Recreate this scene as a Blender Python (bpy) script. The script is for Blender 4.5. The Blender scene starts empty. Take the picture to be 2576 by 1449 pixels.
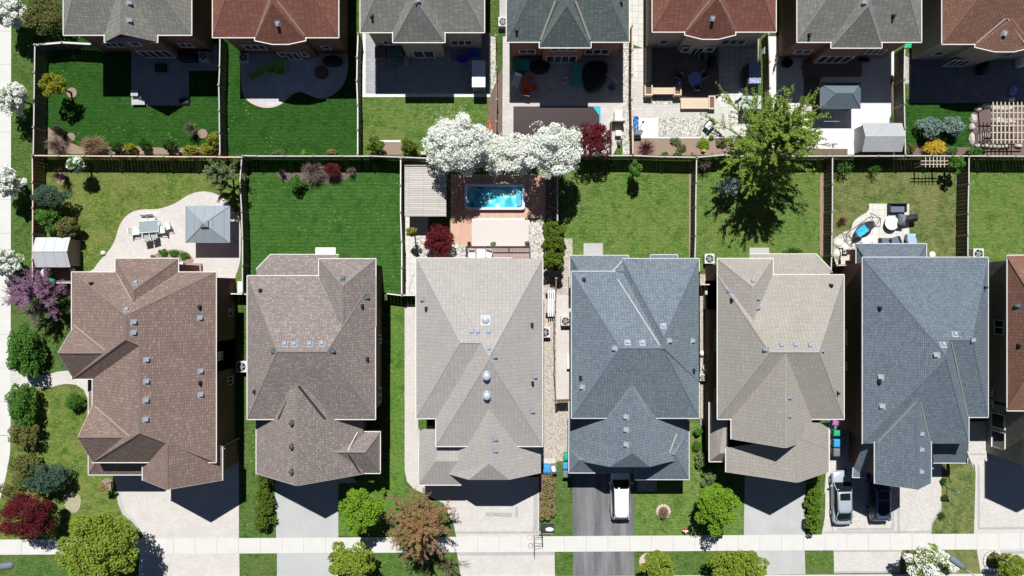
import bpy, math, random
import numpy as np
from mathutils import Vector, Matrix
from mathutils.bvhtree import BVHTree
random.seed(7)
R = math.radians
sc = bpy.context.scene
# ------------------------------------------------------------------ camera
H = 80.0            # flying height
S = 27.5            # survey scale: plan pixels per metre at ground level
CU, CV = 1288.0, 724.5
cam = bpy.data.cameras.new('camera'); camo = bpy.data.objects.new('camera', cam)
sc.collection.objects.link(camo); sc.camera = camo
camo.location = (0, 0, H); camo.rotation_euler = (0, 0, 0)
cam.sensor_width = 36; cam.lens = 36 * H / (2 * CU / S); cam.clip_end = 2000; cam.clip_start = 0.5
sc.render.resolution_x, sc.render.resolution_y = 1024, 576
# ------------------------------------------------------------------ world and sun
SDX, SDY = 0.0436, 0.556        # shadow offset per metre of height
sun_el = math.atan2(1, math.hypot(SDX, SDY)); sun_az = math.atan2(-SDX, SDY)
w = bpy.data.worlds.new('World'); sc.world = w; w.use_nodes = True
wn = w.node_tree.nodes; bg = wn['Background']
sky = wn.new('ShaderNodeTexSky'); sky.sky_type = 'NISHITA'; sky.sun_disc = False
sky.sun_elevation = sun_el; sky.sun_rotation = sun_az
sky.altitude = 2500; sky.air_density = 0.55; sky.dust_density = 0.0; sky.ozone_density = 1.5
w.node_tree.links.new(sky.outputs[0], bg.inputs[0]); bg.inputs[1].default_value = 0.062
sl = bpy.data.lights.new('sun', 'SUN'); sl.energy = 5.0; sl.angle = R(0.5); sl.color = (1, 0.98, 0.945)
so = bpy.data.objects.new('sun', sl); sc.collection.objects.link(so)
so.rotation_euler = Vector((SDX, -SDY, -1)).to_track_quat('-Z', 'Y').to_euler(); so.location = (0, 60, 120)
sc.view_settings.view_transform = 'Standard'; sc.view_settings.look = 'None'
sc.view_settings.exposure = 0.12; sc.view_settings.gamma = 1
sc.cycles.max_bounces = 5; sc.cycles.diffuse_bounces = 2; sc.cycles.transparent_max_bounces = 6
# ------------------------------------------------------------------ survey helpers
K = 0.2778300
ROW = {'a': 0.0, 'b': 375.67, 'c': 711.08, 'd': 1046.5}
def D(t, x, y):                      # tile point -> plan pixel
    return int(t[1]) * 644.0 + x * K, ROW[t[0]] + y * K
def W(u, v, z=0.0):                  # plan pixel of a point z metres up -> world
    k = (H - z) / H
    return Vector(((u - CU) / S * k, (CV - v) / S * k, z))
def T(t, x, y, z=0.0): return W(*D(t, x, y), z)
# ------------------------------------------------------------------ materials
MATS = {}
def new_mat(name):
    m = bpy.data.materials.new(name); m.use_nodes = True
    nt = m.node_tree; b = nt.nodes['Principled BSDF']
    b.inputs['Specular IOR Level'].default_value = 0.25
    MATS[name] = m
    return m, nt, b
def N(nt, t, **k):
    n = nt.nodes.new(t)
    for a, v in k.items():
        if a.startswith('i_'): n.inputs[a[2:].replace('_', ' ')].default_value = v
        else: setattr(n, a, v)
    return n
def L(nt, a, b): nt.links.new(a, b)
def c4(c, f=1.0): return (min(1, c[0] * f), min(1, c[1] * f), min(1, c[2] * f), 1)
def mix(nt, fac, a, b, mode='MIX'):
    n = nt.nodes.new('ShaderNodeMix'); n.data_type = 'RGBA'; n.blend_type = mode
    for s, v in ((n.inputs[0], fac), (n.inputs[6], a), (n.inputs[7], b)):
        if isinstance(v, (int, float)): s.default_value = v
        elif isinstance(v, tuple): s.default_value = v
        else: L(nt, v, s)
    return n.outputs[2]
def ramp(nt, src, stops):
    n = nt.nodes.new('ShaderNodeValToRGB'); L(nt, src, n.inputs[0]); e = n.color_ramp.elements
    while len(e) < len(stops): e.new(0.5)
    for i, (p, c) in enumerate(stops): e[i].position = p; e[i].color = c if len(c) == 4 else (*c, 1)
    return n.outputs[0]
def noise(nt, vec, scale, detail=3, rough=.55):
    n = N(nt, 'ShaderNodeTexNoise', i_Scale=scale, i_Detail=detail, i_Roughness=rough); L(nt, vec, n.inputs['Vector'])
    return n.outputs['Fac']
def pos(nt): return N(nt, 'ShaderNodeNewGeometry').outputs['Position']
def bump(nt, b, h, s, d=.05):
    n = N(nt, 'ShaderNodeBump', i_Strength=s, i_Distance=d); L(nt, h, n.inputs['Height']); L(nt, n.outputs[0], b.inputs['Normal'])
def M(name, col, rough=.7, var=.12, scale=2.0, metal=0, bmp=0, bscale=25, spec=.25):
    if name in MATS: return MATS[name]
    m, nt, b = new_mat(name)
    v = N(nt, 'ShaderNodeTexCoord').outputs['Object']
    L(nt, mix(nt, noise(nt, v, scale, 5, .65), c4(col, 1 - var), c4(col, 1 + var)), b.inputs['Base Color'])
    b.inputs['Roughness'].default_value = rough; b.inputs['Metallic'].default_value = metal
    b.inputs['Specular IOR Level'].default_value = spec
    if bmp: bump(nt, b, noise(nt, v, bscale, 3), bmp)
    return m
def grass(name, dark, light, dry, dryamt=.5, weeds=0.0, seed=0, mow=0.0):
    m, nt, b = new_mat(name); p = pos(nt)
    mp = N(nt, 'ShaderNodeMapping'); mp.inputs['Location'].default_value = (seed * 13.1, seed * 7.7, 0); L(nt, p, mp.inputs[0]); p = mp.outputs[0]
    st_ = N(nt, 'ShaderNodeMapping'); st_.inputs['Scale'].default_value = (.55, 1.6, 1); st_.inputs['Rotation'].default_value = (0, 0, .12); L(nt, p, st_.inputs[0])
    f = noise(nt, st_.outputs[0], 4.2, 6, .8); md = noise(nt, p, 1.5, 6, .75); br = noise(nt, p, .26, 5, .65)
    c = mix(nt, ramp(nt, f, [(.40, (0, 0, 0)), (.60, (1, 1, 1))]), c4(dark), c4(light))
    c = mix(nt, ramp(nt, md, [(.44, (.0, .0, .0)), (.62, (dryamt * .8,) * 3)]), c, c4(dry))
    c = mix(nt, ramp(nt, br, [(.44, (0, 0, 0)), (.62, (dryamt * .7,) * 3)]), c, c4(dry, .85))
    dk = noise(nt, p, .8, 4, .7); c = mix(nt, ramp(nt, dk, [(.36, (.55,) * 3), (.48, (0, 0, 0))]), c, c4(dark, .8))
    st = N(nt, 'ShaderNodeTexNoise', i_Scale=7.0, i_Detail=3.0); L(nt, p, st.inputs[0])
    c = mix(nt, ramp(nt, st.outputs[0], [(.58, (0, 0, 0)), (.70, (.5,) * 3)]), c, c4(dry, 1.7))
    if mow:
        wv = N(nt, 'ShaderNodeTexWave', i_Scale=.95, i_Distortion=1.2, i_Detail=2.0); wv.bands_direction = 'Y'; L(nt, p, wv.inputs[0]); c = mix(nt, ramp(nt, wv.outputs['Fac'], [(.35, (mow,) * 3), (.65, (0, 0, 0))]), c, c4(dark, 1.3))
    if weeds:
        vo = N(nt, 'ShaderNodeTexVoronoi', i_Scale=2.4); L(nt, p, vo.inputs['Vector'])
        spot = ramp(nt, vo.outputs['Distance'], [(.09, (1, 1, 1)), (.15, (0, 0, 0))])
        gate = ramp(nt, noise(nt, p, .35, 2), [(.5 - weeds * .12, (0, 0, 0)), (.6, (1, 1, 1))])
        ml = N(nt, 'ShaderNodeMath', operation='MULTIPLY'); L(nt, spot, ml.inputs[0]); L(nt, gate, ml.inputs[1])
        c = mix(nt, ml.outputs[0], c, (.42, .44, .10, 1))
    L(nt, c, b.inputs['Base Color']); b.inputs['Roughness'].default_value = .95; b.inputs['Specular IOR Level'].default_value = .05; b.inputs['Diffuse Roughness'].default_value = .7
    bump(nt, b, f, 1.0, .25)
    return m
def shingle(name, c_a, c_b, c_c, bw=.42, rh=.15, line=.55, streak=.15):
    c_a = tuple(b + (a - b) * .62 for a, b in zip(c_a, c_b)); c_c = tuple(b + (a - b) * .62 for a, b in zip(c_c, c_b)); bw *= .85; rh *= .92
    m, nt, b = new_mat(name)
    uv = N(nt, 'ShaderNodeUVMap').outputs[0]
    br = N(nt, 'ShaderNodeTexBrick', i_Scale=1.0, i_Mortar_Size=.018, i_Mortar_Smooth=.3, i_Bias=0.0, i_Brick_Width=bw, i_Row_Height=rh)
    br.inputs['Color1'].default_value = (0, 0, 0, 1); br.inputs['Color2'].default_value = (1, 1, 1, 1); br.inputs['Mortar'].default_value = (.3, .3, .3, 1)
    br.offset = .37; br.offset_frequency = 1; L(nt, uv, br.inputs['Vector'])
    c = ramp(nt, br.outputs['Color'], [(.0, c4(c_a)), (.5, c4(c_b)), (.72, c4(c_b)), (.95, c4(c_c))])
    c = mix(nt, br.outputs['Fac'], c, c4(c_a, line))
    big = noise(nt, uv, .5, 4, .6)
    c = mix(nt, streak, c, ramp(nt, big, [(.3, c4(c_a, .8)), (.7, c4(c_c, 1.05))]))
    gr = noise(nt, uv, 14, 3, .7)
    c = mix(nt, .6, c, ramp(nt, gr, [(.3, (.62, .62, .62)), (.7, (1, 1, 1))]), 'MULTIPLY')
    L(nt, c, b.inputs['Base Color']); b.inputs['Roughness'].default_value = .92; b.inputs['Specular IOR Level'].default_value = .15; b.inputs['Diffuse Roughness'].default_value = .2
    bump(nt, b, br.outputs['Fac'], -.5, .02)
    return m
def bricks(name, c1, c2, mortar, bw, rh, ms=.012, vertical=False, blotch=.05, rough=.85, bl_scale=.6, rot=0, offset=.5):
    m, nt, b = new_mat(name); p = pos(nt)
    if vertical:
        s = N(nt, 'ShaderNodeSeparateXYZ'); L(nt, p, s.inputs[0]); a = N(nt, 'ShaderNodeMath', operation='ADD'); L(nt, s.outputs[0], a.inputs[0]); L(nt, s.outputs[1], a.inputs[1])
        c = N(nt, 'ShaderNodeCombineXYZ'); L(nt, a.outputs[0], c.inputs[0]); L(nt, s.outputs[2], c.inputs[1]); vec = c.outputs[0]
    else:
        mp = N(nt, 'ShaderNodeMapping'); mp.inputs['Rotation'].default_value = (0, 0, rot); L(nt, p, mp.inputs[0]); vec = mp.outputs[0]
    br = N(nt, 'ShaderNodeTexBrick', i_Scale=1.0, i_Mortar_Size=ms, i_Mortar_Smooth=.2, i_Brick_Width=bw, i_Row_Height=rh)
    br.offset = offset
    br.inputs['Color1'].default_value = c4(c1); br.inputs['Color2'].default_value = c4(c2); br.inputs['Mortar'].default_value = c4(mortar)
    L(nt, vec, br.inputs['Vector'])
    c = mix(nt, ramp(nt, noise(nt, p, bl_scale, 5, .65), [(.3, (1 - blotch * 2,) * 3), (.7, (1 + blotch * .3,) * 3)]), (0, 0, 0, 1), br.outputs['Color'])
    c = mix(nt, ramp(nt, noise(nt, p, 9, 3), [(.3, (.0,) * 3), (.7, (.16,) * 3)]), c, c4(mortar, .8))
    L(nt, c, b.inputs['Base Color']); b.inputs['Roughness'].default_value = rough
    return m
def concrete(name, col, var=.06, stain=.12, sscale=.3):
    m, nt, b = new_mat(name); p = pos(nt)
    c = mix(nt, noise(nt, p, 10, 5, .7), c4(col, 1 - var), c4(col, 1 + var))
    c = mix(nt, ramp(nt, noise(nt, p, sscale, 5, .6), [(.35, (stain,) * 3), (.65, (0, 0, 0))]), c, c4(col, .6))
    L(nt, c, b.inputs['Base Color']); b.inputs['Roughness'].default_value = .9; b.inputs['Specular IOR Level'].default_value = .15
    return m
def gravel(name, c1, c2, scale=9):
    m, nt, b = new_mat(name); p = pos(nt)
    vo = N(nt, 'ShaderNodeTexVoronoi', i_Scale=scale); L(nt, p, vo.inputs['Vector'])
    c = mix(nt, ramp(nt, vo.outputs['Color'], [(.2, (0, 0, 0)), (.8, (1, 1, 1))]), c4(c1), c4(c2))
    c = mix(nt, ramp(nt, vo.outputs['Distance'], [(.3, (0, 0, 0)), (.75, (.8, .8, .8))]), c, c4(c1, .4))
    L(nt, c, b.inputs['Base Color']); b.inputs['Roughness'].default_value = .9
    bump(nt, b, vo.outputs['Distance'], -.6, .04)
    return m
def leafy(name, dark, light, third=None, scale=2.2, tr=.25):
    m, nt, b = new_mat(name); p = N(nt, 'ShaderNodeTexCoord').outputs['Object']
    f = noise(nt, p, 9, 2, .8)
    c = mix(nt, ramp(nt, f, [(.35, (0, 0, 0)), (.65, (1, 1, 1))]), c4(dark), c4(light))
    if third: c = mix(nt, ramp(nt, noise(nt, p, scale, 3), [(.45, (0, 0, 0)), (.6, (.85,) * 3)]), c, c4(third))
    L(nt, c, b.inputs['Base Color']); b.inputs['Roughness'].default_value = .8; b.inputs['Specular IOR Level'].default_value = .1
    t = N(nt, 'ShaderNodeBsdfTranslucent'); L(nt, c, t.inputs[0]); ms = N(nt, 'ShaderNodeMixShader'); ms.inputs[0].default_value = tr
    L(nt, b.outputs[0], ms.inputs[1]); L(nt, t.outputs[0], ms.inputs[2]); L(nt, ms.outputs[0], nt.nodes['Material Output'].inputs[0])
    return m
# ------------------------------------------------------------------ object helpers
C = sc.collection
WL = {}
def link(o, parent, wloc):
    C.objects.link(o); o.location = wloc; WL[o.name] = Vector(wloc)
    if parent: o.parent = parent; o.matrix_parent_inverse = Matrix.Translation(-WL[parent.name])
    return o
def tag(o, label=None, cat=None, group=None, kind=None):
    if label: o['label'] = label
    if cat: o['category'] = cat
    if group: o['group'] = group
    if kind: o['kind'] = kind
    return o
def thing(name, label, cat, loc=(0, 0, 0), group=None):
    o = bpy.data.objects.new(name, None); o.empty_display_size = .3; link(o, None, loc)
    return tag(o, label, cat, group)
class MB:
    def __init__(s): s.v = []; s.f = []
    def ng(s, pts):
        n = len(s.v); s.v += [tuple(p) for p in pts]; s.f.append(tuple(range(n, n + len(pts)))); return s
    def grid(s, rings, close=True, cap=True):
        n = len(s.v); m = len(rings[0])
        for r in rings: s.v += [tuple(p) for p in r]
        for i in range(len(rings) - 1):
            for j in range(m if close else m - 1):
                a = n + i * m + j; b = n + i * m + (j + 1) % m
                s.f.append((a, b, b + m, a + m))
        if cap: s.f.append(tuple(n + j for j in reversed(range(m)))); s.f.append(tuple(n + (len(rings) - 1) * m + j for j in range(m)))
        return s
    def box(s, c, d, rz=0, rx=0, ry=0):
        m = Matrix.Rotation(rz, 3, 'Z') @ Matrix.Rotation(ry, 3, 'Y') @ Matrix.Rotation(rx, 3, 'X'); c = Vector(c)
        x, y, z = d[0] / 2, d[1] / 2, d[2] / 2
        P = [c + m @ Vector(q) for q in ((-x, -y, -z), (x, -y, -z), (x, y, -z), (-x, y, -z), (-x, -y, z), (x, -y, z), (x, y, z), (-x, y, z))]
        n = len(s.v); s.v += [tuple(p) for p in P]
        for f in ((0, 3, 2, 1), (4, 5, 6, 7), (0, 1, 5, 4), (1, 2, 6, 5), (2, 3, 7, 6), (3, 0, 4, 7)): s.f.append(tuple(n + i for i in f))
        return s
    def cyl(s, p0, p1, r0, r1=None, n=10, cap=True):
        p0, p1 = Vector(p0), Vector(p1); r1 = r0 if r1 is None else r1
        d = (p1 - p0).normalized(); a = d.orthogonal().normalized(); b = d.cross(a)
        rr = [[p + (a * math.cos(t) + b * math.sin(t)) * r for t in [2 * math.pi * i / n for i in range(n)]] for p, r in ((p0, r0), (p1, r1))]
        return s.grid(rr, True, cap)
    def tube(s, pts, r, n=6):
        for a, b in zip(pts, pts[1:]): s.cyl(a, b, r, r, n)
        return s
    def prism(s, pts, z0, z1):
        n = len(pts); a = sum(pts[i][0] * pts[(i + 1) % n][1] - pts[(i + 1) % n][0] * pts[i][1] for i in range(n))
        if a < 0: pts = pts[::-1]
        return s.grid([[(p[0], p[1], z0) for p in pts], [(p[0], p[1], z1) for p in pts]])
    def ell(s, c, r, n=12, m=7, z0=-1.0):
        rings = []
        for i in range(m + 1):
            f = -math.pi / 2 + math.pi * i / m; zz = max(math.sin(f), z0)
            cr = max(math.cos(f), .02)
            rings.append([(c[0] + r[0] * cr * math.cos(2 * math.pi * j / n), c[1] + r[1] * cr * math.sin(2 * math.pi * j / n), c[2] + r[2] * zz) for j in range(n)])
        return s.grid(rings)
    def build(s, name, mat, parent=None, smooth=False, bevel=0, local=False):
        v = np.array(s.v)
        c = Vector((float((v[:, 0].min() + v[:, 0].max()) / 2), float((v[:, 1].min() + v[:, 1].max()) / 2), float(v[:, 2].min())))
        me = bpy.data.meshes.new(name); me.from_pydata([tuple(Vector(p) - c) for p in s.v], [], s.f); me.update()
        o = bpy.data.objects.new(name, me); o.data.materials.append(mat)
        if smooth: me.polygons.foreach_set('use_smooth', [True] * len(me.polygons))
        if bevel:
            b = o.modifiers.new('bevel', 'BEVEL'); b.width = bevel; b.segments = 2; b.limit_method = 'ANGLE'; b.angle_limit = R(40)
        return link(o, parent, c)
def arr_mesh(name, verts, nper, mat, parent, c):
    """verts (N*nper,3) array of separate polygons"""
    verts = verts - np.array(c); n = len(verts) // nper
    me = bpy.data.meshes.new(name); me.vertices.add(len(verts)); me.vertices.foreach_set('co', verts.astype(np.float32).ravel())
    me.loops.add(len(verts)); me.loops.foreach_set('vertex_index', np.arange(len(verts), dtype=np.int32))
    me.polygons.add(n); me.polygons.foreach_set('loop_start', np.arange(0, len(verts), nper, dtype=np.int32))
    me.update(calc_edges=True); o = bpy.data.objects.new(name, me); me.materials.append(mat)
    return link(o, parent, c)
def copytree(o, loc, rz=0, label=None, group=None, scale=None):
    r = o.copy(); C.objects.link(r); r.location = loc; r.rotation_euler = (0, 0, rz); WL[r.name] = Vector(loc)
    if scale: r.scale = scale
    if label: r['label'] = label
    if group: r['group'] = group
    for ch in list(o.children):
        c = ch.copy(); C.objects.link(c); c.parent = r
        for g in list(ch.children):
            d = g.copy(); C.objects.link(d); d.parent = c
    return r
def put(o, loc, rz=0): o.location = loc; o.rotation_euler = (0, 0, rz); WL[o.name] = Vector(loc); return o
_sn = 0
def sheet(name, pts, z, mat, smooth=0, kind='structure', label=None, cat=None, thick=0):
    """flat area on the ground from plan points (tile, x, y) or (u, v)"""
    P = [W(*(D(*p) if len(p) == 3 else p)) for p in pts]
    P = [(p.x, p.y) for p in P]
    for _ in range(smooth):
        Q = []
        for i in range(len(P)):
            a, b = P[i], P[(i + 1) % len(P)]
            Q += [(a[0] * .75 + b[0] * .25, a[1] * .75 + b[1] * .25), (a[0] * .25 + b[0] * .75, a[1] * .25 + b[1] * .75)]
        P = Q
    global _sn
    _sn = (_sn + 1) % 6; z += _sn * .0007
    m = MB(); m.prism(P, z - max(thick, .003), z)
    o = m.build(name, mat); tag(o, label, cat, kind=kind); return o
def rect(t, x0, y0, x1, y1): return [(t, x0, y0), (t, x1, y0), (t, x1, y1), (t, x0, y1)]
# ------------------------------------------------------------------ vegetation builders
rng = np.random.default_rng(11)
def leaves(name, cen, size, mat, parent, up=.5, nper=4, aspect=1.0):
    n = len(cen)
    nrm = rng.normal(size=(n, 3)); nrm /= np.linalg.norm(nrm, axis=1)[:, None]; nrm[:, 2] = np.abs(nrm[:, 2]) + up
    nrm /= np.linalg.norm(nrm, axis=1)[:, None]
    a = np.cross(nrm, rng.normal(size=(n, 3))); a /= np.linalg.norm(a, axis=1)[:, None]; b = np.cross(nrm, a)
    s = (size * rng.uniform(.55, 1.25, n))[:, None]; a = a * s; b = b * s * aspect
    bend = nrm * s * .3
    v = np.stack([cen - a * .5 - bend * .3, cen - b * .45, cen + a * .5 + bend * .1, cen + b * .45], axis=1).reshape(-1, 3)
    c = Vector((float(cen[:, 0].mean()), float(cen[:, 1].mean()), float(cen[:, 2].min())))
    return arr_mesh(name, v, 4, mat, parent, c)
def tubes_np(name, segs, mat, parent, n=4):
    m = MB()
    for p0, p1, r0, r1 in segs: m.cyl(p0, p1, r0, r1, n, False)
    return m.build(name, mat, parent)
def cloud(c, r, n, lobes=9, lr=.42, flat=0.0, low=-.55):
    """points in clumps spread over an ellipsoid"""
    if lobes < 30 and n > 2500: lobes = int(lobes * 1.7); lr = lr * .86
    i_ = np.arange(lobes) + .5; ph = i_ * 2.39996 + rng.uniform(0, 6); zz_ = 1 - i_ / lobes * 1.45; rr_ = np.sqrt(np.maximum(.02, 1 - zz_ ** 2))
    L_ = np.stack([rr_ * np.cos(ph), rr_ * np.sin(ph), zz_], 1) + rng.normal(size=(lobes, 3)) * .12
    L_ *= rng.uniform(.58, .84, lobes)[:, None]; L_[:, 2] = np.clip(L_[:, 2], low, 1)
    k = rng.integers(0, lobes, n); d = rng.normal(size=(n, 3)); d /= np.linalg.norm(d, axis=1)[:, None]
    rad = lr * rng.uniform(.75, 1.15, lobes)[k] * rng.uniform(0.25, 1, n) ** .45
    p = L_[k] + d * rad[:, None]
    core = rng.random(n) < .16
    q = rng.normal(size=(n, 3)) * .3; q /= np.maximum(1, np.linalg.norm(q, axis=1) / .7)[:, None]; p[core] = q[core]
    return p * np.array(r) * 1.03 + np.array(c)
def tree(t, x, y, rx, ry, z, rz, n, size, mat, label, cat='tree', name='leafy_tree', lobes=12, lr=.4, up=.5, tr=.11, group=None, trunkless=False, blossom=None, bn=0, bs=.1):
    """leafy crown whose middle (z metres up) shows at tile point x,y; rx, ry in plan px"""
    c = T(t, x, y, z) if t else W(x, y, z); k = (H - z) / H / S
    r = (rx * k, ry * k, rz)
    e = thing(name, label, cat, (c.x, c.y, 0), group)
    if not trunkless:
        segs = []; top = Vector((c.x, c.y, z))
        b0 = Vector((c.x, c.y, 0)); m_ = b0.lerp(top, .55) + Vector((random.uniform(-.1, .1), random.uniform(-.1, .1), 0))
        segs += [(b0, m_, tr, tr * .75), (m_, top, tr * .75, tr * .4)]
        for i in range(7):
            a = 2 * math.pi * i / 7 + random.random(); s0 = b0.lerp(top, random.uniform(.45, .8))
            segs.append((s0, s0 + Vector((math.cos(a) * r[0] * .65, math.sin(a) * r[1] * .65, rz * random.uniform(.1, .6))), tr * .45, tr * .12))
        tubes_np('trunk', segs, BARK, e, 6)
    leaves('crown', cloud((c.x, c.y, z), r, n, lobes, lr), size, mat, e, up)
    if blossom: leaves('blossom', cloud((c.x, c.y, z + rz * .1), (r[0] * 1.03, r[1] * 1.03, r[2] * 1.05), bn, lobes, lr), bs, blossom, e, 1.0)
    return e
def branchy(u, v, rpx, z, rz, mat, label, cat='tree', name='young_tree', limbs=16, subs=9, per=26, size=.14, tr=.12, asp=.6, lean=None, bark=None, twig=.5, droop=.15, base=None):
    """open tree: limbs radiating from the stem with leaves along every twig"""
    c = W(u, v, z); k = (H - z) / H / S; rr = rpx * k
    bs = W(*base) if base else Vector((c.x, c.y, 0))
    e = thing(name, label, cat, (bs.x, bs.y, 0))
    segs = [(bs, Vector((c.x, c.y, z)), tr, tr * .5), (Vector((c.x, c.y, z)), Vector((c.x, c.y, z + rz * .9)), tr * .5, .02)]; pts = []
    b0 = bs; top = Vector((c.x, c.y, z + rz * .9))
    for i in range(limbs):
        a = 2.399 * i + random.uniform(-.2, .2); f = random.uniform(.3, 1); s0 = b0.lerp(top, .25 + .7 * (i / limbs))
        ln = rr * random.uniform(.72, 1.05) * (1.05 - .55 * (i / limbs)); el = R(random.uniform(8, 45)) + R(30) * (i / limbs)
        d = Vector((math.cos(a) * math.cos(el), math.sin(a) * math.cos(el), math.sin(el)))
        p = s0.copy(); step = ln / 5; w0 = tr * .38
        for j in range(5):
            q = p + d * step; segs.append((p, q, w0 * (1 - j / 5.5), w0 * (1 - (j + 1) / 5.5)))
            if j > 0:
                for s in range(max(1, subs // 4)):
                    a2 = random.uniform(-1.1, 1.1); d2 = Matrix.Rotation(a2, 3, 'Z') @ d; d2.z += random.uniform(-.3, .35); d2.normalize()
                    l2 = ln * random.uniform(.18, .4) * twig * 2; s2 = p.lerp(q, random.random()); e2 = s2 + d2 * l2
                    segs.append((s2, e2, .02, .008))
                    for m_ in range(per // 2): pts.append(s2.lerp(e2, random.uniform(.1, 1)) + Vector((random.gauss(0, .06), random.gauss(0, .06), random.gauss(0, .06))))
            for m_ in range(per // 3): pts.append(p.lerp(q, random.random()) + Vector((random.gauss(0, .05), random.gauss(0, .05), random.gauss(0, .05))))
            p = q; d = (d + Vector((random.uniform(-.15, .15), random.uniform(-.15, .15), random.uniform(-droop, droop)))).normalized()
    tubes_np('trunk', segs, bark or BARK, e, 4)
    if mat: leaves('crown', np.array([tuple(p) for p in pts]), size, mat, e, .4, aspect=asp)
    return e
def twigs(u, v, rpx, h, mat, label, cat='shrub', name='bare_shrub', n=90, leaf=None, ln=0, z0=0.0, ry=None):
    """leafless shrub: fine stems fanning out of the ground"""
    c = W(u, v, h * .5); rr = rpx / S; ry = (ry or rpx) / S; e = thing(name, label, cat, (c.x, c.y, 0)); segs = []; pts = []
    for i in range(n):
        a = random.uniform(0, 6.283); f = random.random() ** .6
        p = Vector((c.x + random.gauss(0, rr * .12), c.y + random.gauss(0, ry * .12), z0))
        q = Vector((c.x + math.cos(a) * rr * f * .6, c.y + math.sin(a) * ry * f * .6, h * random.uniform(.45, .7)))
        s = Vector((c.x + math.cos(a) * rr * f, c.y + math.sin(a) * ry * f, h * random.uniform(.7, 1.0) * (1.15 - .5 * f)))
        segs += [(p, q, .022, .014), (q, s, .014, .006)]
        s2 = q.lerp(s, .4) + Vector((random.gauss(0, .18), random.gauss(0, .18), .2)); segs.append((q, s2, .01, .004))
        if ln: pts += [tuple(q.lerp(s, random.random()) + Vector((random.gauss(0, .06), random.gauss(0, .06), 0))) for _ in range(ln)]
    tubes_np('stems', segs, mat, e, 3)
    if leaf: leaves('foliage', np.array(pts), .09, leaf, e, .6)
    return e
def bush(u, v, rx, ry, h, mat, label, cat='shrub', name='shrub', n=900, size=.13, lobes=9, lr=.42, up=.4):
    return tree(None, u, v, rx, ry, h * .52, h * .52, n, size, mat, label, cat, name, lobes, lr, up, tr=.05, trunkless=True)
def hedge(u0, v0, u1, v1, wid, h, mat, label, n=5000, size=.14, cat='hedge', name='hedge'):
    """clipped or natural hedge between two plan points, built as a run of clumps"""
    a, b = W(u0, v0, h * .6), W(u1, v1, h * .6); L_ = (b - a).length; k = max(3, int(L_ / (wid * .8)))
    e = thing(name, label, cat, ((a.x + b.x) / 2, (a.y + b.y) / 2, 0)); P = []
    for i in range(k):
        c = a.lerp(b, (i + .5) / k); s = random.uniform(.85, 1.1)
        P.append(cloud((c.x + random.gauss(0, .06), c.y, h * .5 * s), (wid * .52 * s, max(wid * .5, L_ / k * .68), h * .52 * s), n // k, 8, .45))
    leaves('foliage', np.vstack(P), size, mat, e, .4)
    tubes_np('trunk', [(Vector((c.x, c.y, 0)), Vector((c.x, c.y, h * .6)), .05, .03) for c in [a.lerp(b, (i + .5) / k) for i in range(k)]], BARK, e, 5)
    return e
# ------------------------------------------------------------------ materials of the place
BARK = M('bark', (.11, .085, .07), .9, .3, 6)
TWIG = M('twig', (.30, .22, .19), .9, .3, 4); TWIGRED = M('twig_red', (.16, .05, .05), .9, .3, 4); TWIGDK = M('twig_dark', (.10, .075, .07), .9, .2, 4)
G_BASE = grass('grass_verge', (.030, .095, .018), (.115, .225, .045), (.19, .22, .075), .55, 1)
G_LUSH = grass('grass_lush', (.014, .066, .010), (.058, .155, .025), (.06, .14, .03), .4, .2, 1, .35)
G_RICH = grass('grass_rich', (.020, .085, .014), (.085, .205, .038), (.12, .22, .05), .5, .5, 2, .4)
G_MID = grass('grass_mid', (.040, .125, .020), (.165, .290, .062), (.25, .29, .09), .75, 1.0, 3, .15)
G_DRY = grass('grass_dry', (.055, .110, .025), (.16, .225, .065), (.30, .29, .12), .85, .4, 4)
G_WEED = grass('grass_weedy', (.045, .125, .020), (.17, .265, .050), (.28, .29, .09), .85, 1.8, 5)
G_BRIGHT = grass('grass_bright', (.045, .14, .018), (.145, .29, .050), (.20, .28, .07), .5, 1, 6)
CONC = concrete('sidewalk_concrete', (.63, .62, .59), .06, .14, 1.1)
CONC_GREY = concrete('grey_concrete', (.47, .48, .475), .10, .28, .55)
CONC_WHITE = concrete('white_concrete', (.74, .73, .71), .03, .03)
JOINT = M('joint_filler', (.30, .28, .25))
m_, nt_, b_ = new_mat('asphalt'); p_ = pos(nt_); mp_ = N(nt_, 'ShaderNodeMapping'); mp_.inputs['Scale'].default_value = (1.1, .12, 1); L(nt_, p_, mp_.inputs[0])
c_ = mix(nt_, ramp(nt_, noise(nt_, mp_.outputs[0], 1.0, 4, .6), [(.36, (0, 0, 0)), (.64, (1, 1, 1))]), (.085, .088, .095, 1), (.21, .215, .225, 1)); c_ = mix(nt_, ramp(nt_, noise(nt_, p_, 7, 5, .8), [(.35, (0, 0, 0)), (.7, (.5, .5, .5))]), c_, (.26, .26, .26, 1))
L(nt_, c_, b_.inputs['Base Color']); b_.inputs['Roughness'].default_value = .9; ASPH = m_
ROADM = concrete('road_asphalt', (.09, .09, .092), .25, .2)
CURB = concrete('curb_concrete', (.60, .59, .56), .05, .1)
PAV_PINK = bricks('paver_pink', (.575, .54, .51), (.65, .615, .59), (.53, .50, .47), .22, .15, .012)
PAV_PALE = bricks('paver_pale', (.57, .545, .51), (.64, .615, .585), (.50, .47, .44), .25, .17, .012, rot=.0)
PAV_HERR = bricks('paver_herringbone', (.54, .52, .48), (.66, .63, .59), (.50, .48, .45), .24, .12, .012, rot=.785)
PAV_BAND = bricks('paver_band', (.40, .40, .40), (.48, .48, .48), (.36, .36, .36), .2, .1, .01)
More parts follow.
